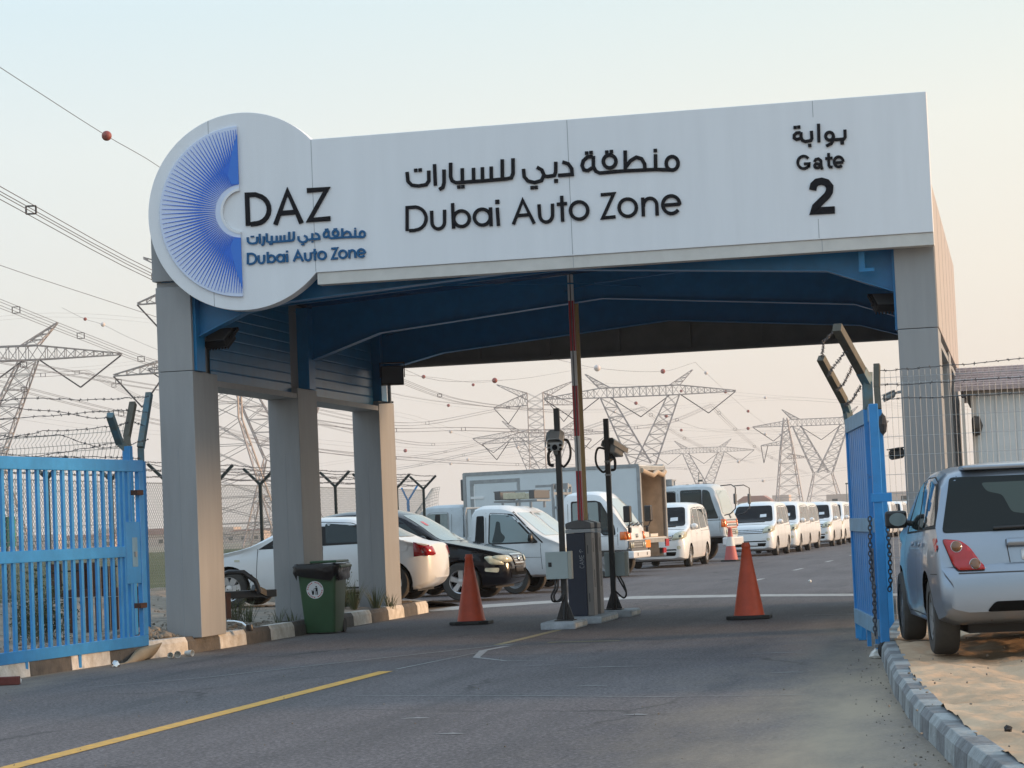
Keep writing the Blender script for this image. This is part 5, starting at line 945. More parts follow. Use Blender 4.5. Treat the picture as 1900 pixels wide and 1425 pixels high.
for sg in (1, -1):
    a = MB().path([(xf - .1, sg * 1.02, 2.34), (xf + .25, sg * 1.06, 2.36), (xf + .40, sg * 1.2, 2.26), (xf + .38, sg * 1.22, 1.62), (xf + .2, sg * 1.15, 1.46), (xf, sg * 1.1, 1.42)], .018, 6).build('mirror_arm', 'black_paint', r)
    MB().box(xf + .34, xf + .42, sg * 1.22 - .10, sg * 1.22 + .10, 1.75, 2.08).build('side_mirror', 'grey_plastic', a, bevel=.03)
    for s in (1.1, 4.8): wheel(r, xf - s, sg * .90, .46, .27, .28, 'rim_steel', 0, sg)
mb = MB()
for i in range(26): xx, yy = rnd(-.7, .6), rnd(-.8, .8); mb.box(xx, xx + rnd(.04, .12), yy, yy + rnd(.03, .1), 2.436, 2.44)
mb.build('peeling_patch', 'rust', r)
mb = MB().bar((xf - 1.9, -.8, 2.4), (xf - 1.9, -.8, 2.6), .05).bar((xf - 1.9, .6, 2.4), (xf - 1.9, .6, 2.6), .05).bar((xf - 1.9, -.9, 2.6), (xf - 1.9, .8, 2.6), .05).box(xf - 1.95, xf - 1.7, -.7, -.4, 2.42, 2.62)
mb.build('roof_rack', 'alu_trim', r)
place(r, -.26, 50.2, 0, -4, 1.05)
# --- silver hatchback close on the right
r = car_root('hatchback_car', 'silver hatchback seen from behind, parked on sand beside the right kerb', 'car')
c = Car(r, 3.86, [(0, .62), (.05, .74), (.25, .86), (.75, .98), (.95, 1.03), (1.35, 1.28), (1.65, 1.46), (1.9, 1.515), (2.6, 1.53), (3.3, 1.505), (3.50, 1.47), (3.57, 1.42), (3.64, 1.24), (3.71, 1.02), (3.75, .93), (3.785, .80), (3.80, .72), (3.83, .695), (3.86, .62)],
        [(0, .30), (.2, .2), (3.2, .21), (3.5, .25), (3.72, .28), (3.86, .36)], [(0, .5), (.1, .66), (.35, .79), (.8, .842), (1.6, .842), (2.6, .86), (3.0, .885), (3.3, .885), (3.55, .868), (3.70, .852), (3.80, .835), (3.84, .81), (3.86, .77)],
        [(0, .66), (.8, .90), (1.2, .93), (3.3, .99), (3.86, .98)], .27, 'paint_silver', ((.76, .835), (3.13, .845)), .315, crown=.02)
underside(c, .3, 3.5, .6, .18, .42)
for s in (.76, 3.13):
    for sg in (1, -1): wheel(r, c.X0 - s, sg * .755, .315, .20, .205, 'rim_steel', 6, sg)
rw = c.panel('rear_window', 'glass_rear', 'B', [(-.80, .985), (.80, .985), (.70, 1.42), (-.70, 1.42)], .006, .035, res=.05)
c.panel('cabin_view', 'glass_daylight', 'B', [(.46, 1.37), (.42, 1.30), (.30, 1.27), (.24, 1.13), (.06, 1.10), (-.04, 1.17), (-.22, 1.17), (-.28, 1.28), (-.44, 1.28), (-.48, 1.37)], .008, .03, res=.05, parent=rw)  # paler patch on opaque glass, painted for daylight through the windscreen
c.panel('wiper', 'black_paint', 'B', [(-.12, 1.0), (.4, .99), (.4, 1.01), (-.1, 1.02)], .022, .006, thick=.012)
c.seam('B', [(-.70, .665), (.70, .665)], .010, 'seam', 'tailgate_seam', both=False)
c.seam('B', [(-.72, .985), (-.64, 1.43)], .012, 'seam', 'tailgate_seam', both=True)
for sg in (1, -1):
    p = [(sg * .81, .94), (sg * .67, .925), (sg * .60, .87), (sg * .495, .70), (sg * .495, .68), (sg * .71, .68), (sg * .74, .73)]
    if sg < 0: p = p[::-1]
    c.panel('lamp_frame', 'seam', 'B', p, .004, .03, res=.05)
    q = [(a * .992 + sg * .003, .81 + (b - .81) * .95) for a, b in p]
    tl = c.panel('tail_lamp', 'lamp_red', 'B', q, .011, .03, res=.05, thick=.008)
    for (yy, zz, rr_) in ((sg * .70, .872, .042), (sg * .565, .733, .042)):
        c.panel('lamp_ring', 'chrome', 'B', [(yy + (rr_ + .003) * math.cos(k * .449), zz + (rr_ + .003) * math.sin(k * .449)) for k in range(14)], .0215, res=.05, parent=tl)
        c.panel('round_lens', 'lamp_red_disc', 'B', [(yy + rr_ * math.cos(k * .449), zz + rr_ * math.sin(k * .449)) for k in range(14)], .023, res=.05, parent=tl, thick=.006)
    c.panel('lamp_side', 'lamp_red', 'S', [(3.56, .94), (3.70, .945), (3.74, .90), (3.70, .83)], .010, .02) if sg > 0 else None
c.panel('plate_recess', 'paint_silver', 'B', [(-.27, .735), (.27, .735), (.285, .855), (-.285, .855)], .002, .01)
c.panel('plate_garnish', 'paint_silver', 'B', [(-.31, .86), (.31, .86), (.31, .915), (-.31, .915)], .03, .015, thick=.02)
c.seam('B', [(-.29, .735), (-.31, .915), (.31, .915), (.29, .735)], .008, 'seam', 'recess_seam', both=False)
c.panel('number_plate', 'sticker_white', 'B', [(-.20, .755), (.20, .755), (.20, .835), (-.20, .835)], .008, .015, thick=.004)
c.panel('plate_mark', 'letter_black', 'B', [(.02, .768), (.12, .768), (.12, .778), (.02, .778)], .014)
c.panel('bumper_vent', 'well_black', 'B', [(-.50, .36), (.50, .36), (.43, .44), (-.43, .44)], .006, .03)
c.panel('window_frame', 'rubber', 'S', [(1.16, .965), (1.72, 1.39), (2.1, 1.445), (3.0, 1.44), (3.42, 1.39), (3.60, 1.02)], .003, .05, both=True)
for q in ([(1.30, .985), (1.76, 1.365), (2.08, 1.415), (2.12, 1.0)], [(2.22, 1.005), (2.18, 1.42), (2.86, 1.415), (2.90, 1.02)], [(2.98, 1.03), (2.94, 1.41), (3.34, 1.36), (3.52, 1.05)]): c.panel('side_window', 'glass_mid', 'S', q, .006, .04, both=True)
c.seam('S', [(1.22, .34), (1.16, .95)]); c.seam('S', [(2.16, .30), (2.17, .99)]); c.seam('S', [(2.96, 1.0), (2.92, .75), (2.70, .50)]); c.seam('S', [(1.2, .30), (2.75, .30)])
for s in (2.0, 2.76): c.panel('door_handle', 'paint_silver', 'S', [(s, .87), (s + .17, .875), (s + .17, .905), (s, .90)], .022, .01, both=True, thick=.01)
c.seam('S', [(3.46, .66), (3.70, .662)], .008, 'seam', 'bumper_seam')
mirror(c, 1.32, .82, 1.10, 'black_paint', (.05, .19, .155), boxy=True)
mb = MB(); xa = c.X0 - 3.22
mb.lathe([(.001, 1.515), (.045, 1.515), (.022, 1.565), (.012, 1.58), (.006, 1.75), (.001, 1.75)], (xa, 0, 0), 'Z', 10); mb.build('aerial', 'black_paint', r, smooth=40)
MB().path([(c.X0 - 3.35, .45, .33), (c.X0 - 3.75, .45, .31)], .025, 8).build('exhaust_pipe', 'rust', r)
for sg in (1, -1): c.seam('T', [(1.9, sg * .56), (3.4, sg * .53)], .02, 'seam', 'roof_channel', both=False)
MB().box(c.X0 - 3.60, c.X0 - 3.36, -.60, .60, 1.478, 1.512).build('roof_spoiler', 'paint_silver', r, bevel=.014)
th = R_(8.5); hx, hy = -math.sin(th), math.cos(th)
ax = 3.13 - 3.86 / 2      # rear axle lies this far behind the centre
sc_ = 1.04; cxr, cyr = 9.385 + .80 * sc_ * hy, -8.1 + .80 * sc_ * -hx
place(r, cxr + ax * sc_ * hx, cyr + ax * sc_ * hy, .175, 98.5, sc_)
# ------------------------------------------------------------------ barriers and camera masts
def plinth(x0, x1, y0, y1, h, label):
    mb = MB().box(x0, x1, y0, y1, -.01, h)
    o = mb.build('concrete_plinth', 'plinth', loc=((x0 + x1) / 2, (y0 + y1) / 2, 0), bevel=.025); tag(o, label, 'plinth', 'painted plinths of the barrier island')
    e = MB().box(x1 + .001, x1 + .004, y0 + .03, y1 - .03, .02, h - .03).build('pale_end', 'kerb_white', o)
plinth(3.72, 4.20, 3.05, 4.0, .10, 'nearest white painted concrete block, carrying the mast with the front facing camera')
plinth(3.72, 4.30, 4.55, 6.0, .10, 'middle white painted concrete block, carrying the two barrier cabinets')
plinth(3.90, 4.42, 6.45, 7.35, .10, 'rearmost white painted concrete block, carrying the mast with the turned camera')
def cabinet(x, y, label, boomcol):
    o = empty('barrier_cabinet', (x, y, .10), label, 'barrier', 'barrier cabinets under the gate'); wd, dp, h = .36, .30, 1.36
    x0, x1, y0, y1 = x - wd / 2, x + wd / 2, y - dp / 2, y + dp / 2
    MB().box(x0, x1 - .09, y0, y1, .10, .10 + h * .865).build('cabinet_body', 'barrier_navy', o, bevel=.012)
    s = MB().box(x1 - .088, x1 + .005, y0 + .01, y1 - .01, .10, .10 + h * .865).build('side_profile', 'barrier_side', o, bevel=.01)
    MB().box(x1 + .006, x1 + .008, y - .03, y + .03, .5, .75).box(x1 + .006, x1 + .008, y - .03, y + .03, 1.0, 1.2).box(x1 - .06, x1 - .05, y0 + .007, y0 + .009, .3, .42).box(x1 - .06, x1 - .05, y0 + .007, y0 + .009, .98, 1.1).build('slot', 'black_paint', s)
    MB().box(x0 - .006, x1 + .008, y0 - .006, y1 + .006, .10 + h * .867, .10 + h * .905).build('pale_band', 'barrier_band', o, bevel=.008)
    MB().prism([(x0 - .004, y0 - .004, .10 + h * .907), (x1 + .006, y0 - .004, .10 + h * .907), (x1 + .006, y0 - .004, .10 + h * .968), (x1 - .1, y0 - .004, .10 + h * .992), (x, y0 - .004, .10 + h), (x0 + .1, y0 - .004, .10 + h * .992), (x0 - .004, y0 - .004, .10 + h * .968)], (0, dp + .008, 0)).build('cabinet_lid', 'barrier_grey', o, bevel=.012)
    # upright lettering CAME and the small emblem, read from below to above
    mb = MB(); yy = y0 - .0015; u = .038; gx = x + .075; gz = .10 + h * .50
    def st(*p):
        for (a, b), (c_, d) in zip(p, p[1:]): mb.bar((gx - .01 - b * u, yy, gz + a * u), (gx - .01 - d * u, yy, gz + c_ * u), .004, .0095, up=Vector((0, 1, 0)))
    st((.9, 1.5), (.3, 1.6), (0, 1.1), (0, .5), (.3, 0), (.9, .1)); st((1.25, 0), (1.75, 1.6), (2.25, 0)); st((1.42, .5), (2.1, .5)); st((2.6, 0), (2.7, 1.6), (3.15, .4), (3.6, 1.6), (3.7, 0)); st((4.8, 0), (4.05, 0), (4.05, 1.6), (4.8, 1.6)); st((4.05, .8), (4.7, .8))
    st((5.6, .9), (6.1, 1.5), (6.6, 1.5), (6.9, .9)); st((6.0, .2), (6.3, .8), (6.1, 1.4))
    mb.build('lettering', 'barrier_band', o)
    # raised boom
    bx = x + (.02 if boomcol == 'boom_white' else -.015); z0, z1 = .10 + h - .02, 4.98
    bo = MB().box(bx - .040, bx + .040, y - .03, y + .03, z0, z1).build('boom', boomcol, o, bevel=.01)
    if boomcol == 'boom_white':
        z = z0
        while z < z1 - .1:
            mb = MB(); mb.box(bx - .036, bx - .008, y - .034, y - .0305, z, min(z1, z + .72)).box(bx + .010, bx + .036, y - .034, y - .0305, z, min(z1, z + .72)); mb.box(bx + .0405, bx + .043, y - .02, y + .02, z, min(z1, z + .72)); z += 1.22; mb.build('red_stripe', 'boom_red', bo)
        MB().box(bx - .008, bx + .008, y - .036, y - .0305, z0, z1).build('centre_strip', 'barrier_grey', bo)
    return o
cabinet(3.975, 4.95, 'front navy barrier cabinet with a raised red and white boom', 'boom_white')
cabinet(3.955, 5.60, 'rear navy barrier cabinet with a raised amber boom, right behind the front one', 'boom_amber')
def mast(x, y, h, label, rear):
    o = empty('camera_mast', (x, y, .10), label, 'mast', 'black camera masts by the barrier')
    MB().box(x - .038, x + .038, y - .038, y + .038, .10, h).build('pole', 'black_paint', o, bevel=.006)
    mb = MB().box(x - .13, x + .13, y - .13, y + .13, .10, .115)
    for dx, dy in ((1, 0), (-1, 0), (0, 1), (0, -1)):
        sx, sy = dx * .125, dy * .125; tx, ty = -dy * .006, dx * .006
        mb.prism([(x + dx * .04 - tx, y + dy * .04 - ty, .116), (x + sx - tx, y + sy - ty, .116), (x + dx * .04 - tx, y + dy * .04 - ty, .36)], (2 * tx, 2 * ty, 0))
    mb.build('base_bracket', 'black_paint', o)
    bx, by = (x - .035, y - .10) if not rear else (x + .05, y + .10); sg = -1 if not rear else 1
    z0, z1 = (.67, 1.04) if not rear else (.60, .96)
    wb = .18 if not rear else .18
    cb = MB().box(bx - wb, bx + wb - .05, by - .055, by + .055, z0, z1).build('control_box', 'cabinet_grey', o, bevel=.008)
    MB().box(bx + wb - .049, bx + wb, by - .058, by + .058, z0 - .004, z1 + .004).build('box_edge', 'cabinet_side', cb, bevel=.006)
    if not rear: MB().box(bx - wb + .04, bx - wb + .085, by - .064, by - .0555, .84, .90).build('lock', 'black_paint', cb)
    mb = MB()
    for k in range(2):
        q = .035 * k
        mb.cord([(bx - .06 + q, by, z0), (bx - .07 + q, by - .02, z0 - .12), (bx - .12 + q, by - .03, z0 - .22), (bx - .10 + q, by - .02, z0 - .30), (bx - .02 + q, by + .03, z0 - .28), (x, y - .02 if not rear else y, z0 - .16)] if not rear else [(bx + q, by, z0), (bx + .06 + q, by, z0 - .12), (bx + .13, by - .02, z0 - .26), (bx + .08, by, z0 - .33), (x + .03, y, z0 - .22)], .014, 7)
    mb.build('cable', 'black_paint', o, smooth=60)
    # camera head
    T = Matrix.Translation((x - (.02 if not rear else -.09), y - (.10 if not rear else -.10), h - .50)) @ Matrix.Rotation(0.12 if not rear else math.pi - .5, 4, 'Z') @ Matrix.Rotation(.38, 4, 'X')
    def add(mb, n, m, par, **k): bmesh.ops.transform(mb.bm, matrix=T, verts=mb.bm.verts); return mb.build(n, m, par, **k)
    hd = add(MB().box(-.105, .105, -.10, .12, -.06, .07), 'camera_head', 'camera_white', o, bevel=.02)
    hood = [(-.125, .03), (-.12, .11), (-.07, .15), (.07, .15), (.12, .11), (.125, .03), (.115, .03), (.11, .10), (.065, .14), (-.065, .14), (-.11, .10), (-.115, .03)]
    add(MB().prism([(a, -.17, b) for a, b in hood], (0, .36, 0)), 'hood', 'camera_white', hd)
    add(MB().lathe([(.001, -.101), (.036, -.101), (.036, -.13), (.001, -.125)], (0, 0, .005), 'Y', 16), 'lens', 'glass_dark', hd)
    mb = MB()
    for a in (-.078, .078):
        for b in (-.03, .03): mb.lathe([(.001, -.101), (.021, -.101), (.021, -.108), (.001, -.108)], (a, 0, b), 'Y', 10)
    add(mb, 'infrared_lamp', 'black_paint', hd)
    add(MB().box(-.03, .03, -.02, .06, -.13, -.06).bar((0, .02, -.12), (.03, .09, -.22), .05), 'swivel', 'alu_trim', hd)
    sx = 1 if not rear else -1
    mb = MB().cord([(x + sx * .02, y - .02, h - .46), (x + sx * .13, y - .03, h - .44), (x + sx * .175, y - .03, h - .56), (x + sx * .16, y - .03, h - .70), (x + sx * .08, y - .02, h - .80), (x + sx * .03, y, h - .78)], .017, 7)
    mb.cord([(x - sx * .06, y - .08, h - .55), (x - sx * .12, y - .08, h - .62), (x - sx * .115, y - .07, h - .76), (x - sx * .06, y - .05, h - .78)], .022, 7); mb.build('cable_loop', 'black_paint', o, smooth=60)
    if rear: MB().box(x - .044, x + .044, y - .044, y + .044, h - .66, h - .635).box(x - .044, x + .044, y - .044, y + .044, h - .86, h - .835).build('clamp', 'alu_trim', o)
mast(3.995, 3.45, 2.997, 'black mast with a pale camera facing the road and a grey control box in front', False)
mast(4.10, 6.85, 2.971, 'black mast with its camera turned away, standing behind the barrier cabinets', True)
# ------------------------------------------------------------------ cones
def cone(x, y, h, label, kind=0):
    o = empty('traffic_cone', (x, y, 0), label, 'traffic cone', 'traffic cones on the road')
    r0 = .205 * h; MB().lathe([(r0, .055), (r0 * .97, .075), (.085 * h, h * .72), (.055 * h, h * .93), (.058 * h, h * .935), (.06 * h, h * .955), (.045 * h, h), (.001, h)], (x, y, 0), 'Z', 28).build('cone_body', 'cone_red' if not kind else 'cone_faded', o, smooth=40)
    n = .285 * h; q = n * .62
    MB().prism([(x + a, y + b, .002) for a, b in ((n, q), (q, n), (-q, n), (-n, q), (-n, -q), (-q, -n), (q, -n), (n, -q))], (0, 0, .052)).build('base', 'cone_base', o, bevel=.012)
    if kind:
        ro = lambda z: r0 * .97 + (.085 * h - r0 * .97) * (z - .075) / (h * .72 - .075) + .004
        MB().lathe([(ro(h * .45), h * .45), (ro(h * .72), h * .72)], (x, y, 0), 'Z', 28).build('white_band', 'cone_white', o, smooth=60)
cone(2.15, 5.75, 1.03, 'red traffic cone on the left lane near the striped kerb and bin')
cone(6.40, 4.35, 1.05, 'red traffic cone on the right lane, under the middle of the gate opening')
cone(.98, 48.4, 1.10, 'faded red and white cone far off, in front of the old lorry', 1)
# ------------------------------------------------------------------ bin
o = empty('wheelie_bin', (.30, 4.40, 0), 'green wheelie bin lined with a black bag at the striped kerb', 'bin')
bx, by = .30, 4.40
mb = MB(); prof = [(.215, .235, .02), (.225, .245, .10), (.285, .335, .95), (.285, .335, .96)]
def rr(wx, wy, z, r=.05):
    o_ = []
    for sx, sy, a in ((1, 1, 0), (-1, 1, 90), (-1, -1, 180), (1, -1, 270)):
        for k in range(5): t = R_(a + 22.5 * k); o_.append((bx + sx * (wx - r) + r * math.cos(t), by + sy * (wy - r) + r * math.sin(t), z))
    return o_
rings = [[mb.bm.verts.new(p) for p in rr(*q)] for q in prof]
for A, B in zip(rings, rings[1:]):
    for k in range(20): mb.bm.faces.new((A[k], A[(k + 1) % 20], B[(k + 1) % 20], B[k]))
mb.bm.faces.new(rings[0][::-1]); mb.bm.faces.new(rings[-1]); body = mb.build('bin_body', 'bin_green', o, smooth=35)
mb = MB().box(bx - .31, bx + .31, by - .36, by + .36, .955, .975); mb.build('rim', 'bin_green', o, bevel=.008)
mb = MB(); rg = []
for z, e, wob in ((.985, -.03, 0), (1.0, .035, .008), (.96, .05, .015), (.90, .045, .02), (.84, .03, .035), (.80, .022, .05)):
    pts = rr(.275 + e + .012, .325 + e + .012, z, .08); rg.append([mb.bm.verts.new((p[0] + .012 * math.sin(i * 2.3 + z * 40), p[1] + .012 * math.cos(i * 1.9 + z * 30), p[2] + wob * math.sin(i * 1.7 + z * 5))) for i, p in enumerate(pts)])
for A, B in zip(rg, rg[1:]):
    for k in range(20): mb.bm.faces.new((A[k], A[(k + 1) % 20], B[(k + 1) % 20], B[k]))
mb.bm.faces.new(rg[0]); bg_ = mb.build('bin_bag', 'bag_black', o, smooth=70)
MB().box(bx - .10, bx + .30, by - .30, by + .36, 1.005, 1.04).build('lid', 'bin_green', o, bevel=.015)
MB().box(bx + .26, bx + .345, by - .28, by + .30, .93, .97).bar((bx + .34, by - .28, .95), (bx + .34, by + .30, .95), .035).build('handle', 'bin_green', o, bevel=.008)
for sg in (1, -1): MB().lathe([(.001, -.03), (.10, -.03), (.10, .03), (.001, .03)], (bx + sg * .20, by + .27, .10), 'X', 18).build('bin_wheel', 'rubber', o)
ys = lambda z: by - (.245 + (.335 - .245) * (z - .10) / .85)
def disc(cx_, cz_, r, e, n=28): return [(cx_ + r * math.cos(2 * math.pi * k / n), ys(cz_ + r * math.sin(2 * math.pi * k / n)) - e, cz_ + r * math.sin(2 * math.pi * k / n)) for k in range(n)]
sx_, sz_ = bx - .03, .63
stk = MB().prism(disc(sx_, sz_, .125, .003), (0, -.002, 0)).build('sticker', 'sticker_white', o)
mb = MB()
for k in range(24):
    a = R_(15 * k + 4); 
    if k % 6 in (0,): continue
    mb.prism([(sx_ + r * math.cos(b), ys(sz_ + r * math.sin(b)) - .0055, sz_ + r * math.sin(b)) for r, b in ((.098, a), (.112, a), (.112, a + .17), (.098, a + .17))], (0, -.001, 0))
mb.build('ring_mark', 'sticker_red', stk)
mb = MB()
def fig(*p): mb.prism([(sx_ + a, ys(sz_ + b) - .0055, sz_ + b) for a, b in p], (0, -.001, 0))
fig(*[(.022 + .012 * math.cos(k), .045 + .012 * math.sin(k)) for k in [i * .785 for i in range(8)]]); fig((.006, -.07), (.018, -.07), (.020, -.02), (.026, -.02), (.030, -.07), (.042, -.07), (.040, .03), (.010, .03)); fig((.012, .028), (.012, .018), (-.020, .004), (-.024, .012))
fig((-.045, -.068), (-.018, -.068), (-.012, -.015), (-.050, -.015)); fig((-.054, -.010), (-.008, -.010), (-.008, -.004), (-.054, -.004))
mb.build('figure_mark', 'letter_black', stk)
# ------------------------------------------------------------------ blue gate leaf on the left
D0 = Vector((-.29, -1.17, 0)); DL = Vector((-.09, -1., 0)).normalized()       # runs towards the camera from D0
lf = empty('gate_leaf', (D0.x, D0.y, 0), 'blue barred gate leaf standing open along the left striped kerb', 'gate')
PT = lambda t, z, n=0: D0 + DL * t + Vector((DL.y, -DL.x, 0)) * -n + Vector((0, 0, z))
def beam(mb, t0, t1, z0, z1, th=.05, n=0):
    a = [PT(t, z, n + k * th / 2) for t, z in ((t0, z0), (t1, z0), (t1, z1), (t0, z1)) for k in (-1,)]
    b = [PT(t, z, n + th / 2) for t, z in ((t0, z0), (t1, z0), (t1, z1), (t0, z1))]
    mb.hexa(a + b); return mb
LT = 6.6
mb = MB(); beam(mb, 0, LT, 2.26, 2.40, .06); beam(mb, 0, LT, .16, .29, .06); beam(mb, .55, LT, 1.24, 1.37, .062); beam(mb, 0, .13, .29, 2.26, .06); beam(mb, LT - .1, LT, .29, 2.26, .06)
mb.build('frame', 'gate_blue', lf, bevel=.006)
for i in range(30):
    t = .62 + i * .198
    if t > LT - .15: break
    mb = MB(); beam(mb, t, t + .058, .285, 2.265, .03); mb.build('bar', 'gate_blue', lf)
mb = MB(); beam(mb, .13, .52, .92, 1.66, .045); lp = mb.build('lock_plate', 'gate_blue', lf, bevel=.004)
mb = MB(); beam(mb, .22, .36, 1.12, 1.47, .05); mb.build('lock_window', 'gate_blue_faded', lp)
mb = MB(); beam(mb, .26, .31, 1.24, 1.30, .08); mb.build('bolt', 'alu_trim', lp)
for q in (.36, .50): mb = MB(); beam(mb, q, q + .06, .29, 2.26, .035); mb.build('lock_stile', 'gate_blue', lf)
for z in (.62, 1.98):
    mb = MB(); beam(mb, .05, .22, z, z + .06, .09); mb.build('hinge_bolt', 'rust', lf)
for t in (1.75, 3.0):
    mb = MB(); beam(mb, t, t + .06, .015, .17, .05); mb.build('foot', 'gate_blue', lf)
# posts of the left fence with forked arms
def post_top(o, pts, r, m, name='arm'):
    mb = MB()
    for a, b in zip(pts, pts[1:]): mb.bar(a, b, r)
    return mb.build(name, m, o, bevel=.004)
''
pb = Vector((-0.602,-0.793,2.439)); pz = Vector((pb.x, pb.y, .19))
po = empty('fence_post', pz, 'blue post with a forked top behind the barred gate leaf', 'fence post')
MB().bar(pz, pb + Vector((0, 0, .16)), .10).build('post', 'gate_blue', po, bevel=.006)
post_top(po, [pb + Vector((.005, .01, .1)), (-0.689,-0.824,2.642), (-0.64,-1.243,2.97)], .085, 'post_teal')
post_top(po, [pb + Vector((.0, .03, .12)), (-0.673,-0.62,2.713), (-0.679,-0.341,3.155)], .08, 'post_rust')
pb2 = Vector((-0.727,-0.0,2.432)); pz2 = Vector((pb2.x, pb2.y, .19))
po2 = empty('fence_post', pz2, 'teal post with one bent leaning arm, right of the blue forked post', 'fence post')
MB().bar(pz2, pb2, .09).build('post', 'gate_blue', po2, bevel=.006)
post_top(po2, [pb2, (-0.724,-0.01,2.603), (-0.721,0.357,3.311)], .08, 'post_teal')
# welded mesh panels
def mesh_panel(o, p, q, z0, z1, pitch, rows, m, r=.0028, lean=0, folds=()):
    p, q = Vector(p), Vector(q); d = q - p; n = int(d.length / pitch); u = d.normalized(); nrm = Vector((-u.y, u.x, 0))
    def pt(t, z):
        k = 0
        for fz, amp in folds:
            k += amp * max(0, 1 - abs(z - fz) / .06)
        return p + u * t + Vector((0, 0, z)) + nrm * (k + lean * max(0, z - (z1 - .6)))
    zs = sorted(set([z0, z1] + [z for fz, _ in folds for z in (fz - .06, fz, fz + .06)] + ([z1 - .6] if lean else [])))
    mb = MB()
    for i in range(n + 1):
        mb.path([pt(i * pitch, z) for z in zs], r, 4)
    mb.build('upright_wires', m, o)
    mb = MB()
    for z in rows: mb.path([pt(0, z) + nrm * .006, pt(d.length, z) + nrm * .006], r * 1.15, 4)
    mb.build('cross_wires', m, o)
def barbed(mb, pts, r=.005, step=.11, sag=0):
    P_ = []
    for i in range(len(pts) - 1):
        a, b = Vector(pts[i]), Vector(pts[i + 1]); n = max(2, int((b - a).length / .12))
        for k in range(n): t = k / n; P_.append(a.lerp(b, t) + Vector((rnd(-.006, .006), rnd(-.006, .006), rnd(-.008, .008) - sag * 4 * t * (1 - t))))
    P_.append(Vector(pts[-1])); mb.path(P_, r, 4)
    for i in range(len(P_) - 1):
        c_ = P_[i].lerp(P_[i + 1], .5)
        for _ in range(3):
            v = Vector((rnd(-1, 1), rnd(-1, 1), rnd(-1, 1))).normalized() * .022; mb.bar(c_ - v, c_ + v, .0045)
fp = empty('mesh_fence', (-.4, -1.35, .2), 'welded mesh fence panel behind the barred gate leaf, its top leaning', 'fence')
fa = Vector((-0.797,-0.467,1.459)); fb = Vector((-3.273,0.341,1.549)); fa.z = fb.z = 0
mesh_panel(fp, fa, fb, .25, 2.88, .068, [.3, .75, 1.2, 1.65, 2.1, 2.42, 2.6, 2.68, 2.82], 'wire_tan', .0032, lean=-.35, folds=((2.72, .05),))
bw = empty('barbed_wire', (-.5, -1.3, 2.9), 'tangle of barbed wire strands strung to the forked post on the left', 'barbed wire')
for seg in (((-1.919,-2.215,2.788),(-1.544,-1.826,2.723),(-1.216,-1.452,2.756),(-0.858,-1.06,2.578),(-0.695,-0.517,2.623),(-0.654,0.1,2.712)), ((-1.942,-2.139,3.145),(-1.391,-1.823,3.195),(-0.963,-1.527,3.159),(-0.705,-0.86,3.187),(-0.659,0.168,3.264)),
            ((-1.689,-2.698,3.109),(-1.425,-2.538,3.057),(-1.069,-1.949,3.011),(-0.784,-1.475,2.93),(-0.641,-1.242,2.944)), ((-1.7,-2.688,2.908),(-1.135,-1.959,2.956),(-0.791,-1.277,3.016),(-0.694,-0.442,3.07),(-0.677,0.177,3.059)),
            ((-1.737,-2.476,2.651),(-1.207,-1.964,2.779),(-0.829,-1.375,2.811),(-0.604,-1.024,2.857),(-0.689,-0.431,2.922),(-0.707,0.181,2.889)), ((-1.54,-2.012,2.434),(-1.175,-1.736,2.513),(-0.814,-1.256,2.597),(-0.695,-0.622,2.674)),
            ((-1.685,-2.453,2.459),(-1.224,-1.948,2.459),(-0.821,-1.25,2.467),(-0.653,-0.192,2.466))):
    mb = MB(); barbed(mb, seg, .0042); mb.build('strand', 'barb', bw)
# ------------------------------------------------------------------ right gate leaf (solid, seen nearly edge on)
ra, rb = Vector((8.80, -5.62, 0)), Vector((8.32, -2.25, 0)); rd = (rb - ra); RL = rd.length; rd.normalize(); rn = Vector((-rd.y, rd.x, 0))   # rn points to the road
rl = empty('gate_leaf', (ra.x, ra.y, 0), 'solid blue sheet gate leaf swung open at the right kerb, chain hanging on it', 'gate')
Q = lambda t, z, n=0: ra + rd * t + rn * n + Vector((0, 0, z))
def rbeam(mb, t0, t1, z0, z1, n0, n1):
    mb.hexa([Q(t, z, n) for n in (n0, n1) for t, z in ((t0, z0), (t1, z0), (t1, z1), (t0, z1))]); return mb
mb = MB(); rbeam(mb, .05, RL, .27, 2.27, -.006, .006)
for k in range(12): t = .25 + k * .26; rbeam(mb, t, t + .04, .28, 2.26, .0065, .0105)
mb.build('sheet', 'gate_blue', rl)
for q in ((.1, RL, 2.27, 2.42, -.03, .03), (.1, RL, 1.20, 1.34, .0065, .035), (.1, RL, .20, .36, -.03, .035)): mb = MB(); rbeam(mb, *q); mb.build('rail', 'gate_blue_faded', rl, bevel=.004)
for q in ((-.0, .10, .12, 2.43, -.042, .042), (RL - .07, RL, .03, 2.4, -.03, .03)): mb = MB(); rbeam(mb, *q); mb.build('stile', 'gate_blue', rl, bevel=.006)
mb = MB(); rbeam(mb, -.012, -.001, 1.49, 1.575, -.13, .07); mb.build('lug', 'gate_blue', rl, bevel=.004)
for q in ((.9, .96, .0, .25, -.02, .02), (1.9, 1.98, .02, .25, -.02, .02)): mb = MB(); rbeam(mb, *q); mb.build('foot', 'gate_blue', rl)
mb = MB(); rbeam(mb, .22, .26, .18, 1.05, .05, .08); rbeam(mb, .12, .30, .10, .13, .02, .09); mb.build('drop_bolt', 'rim_steel', rl)
wc = Q(.03, .085, 0); T = Matrix.Translation(wc) @ Matrix.Rotation(math.atan2(rd.y, rd.x) - .9, 4, 'Z')
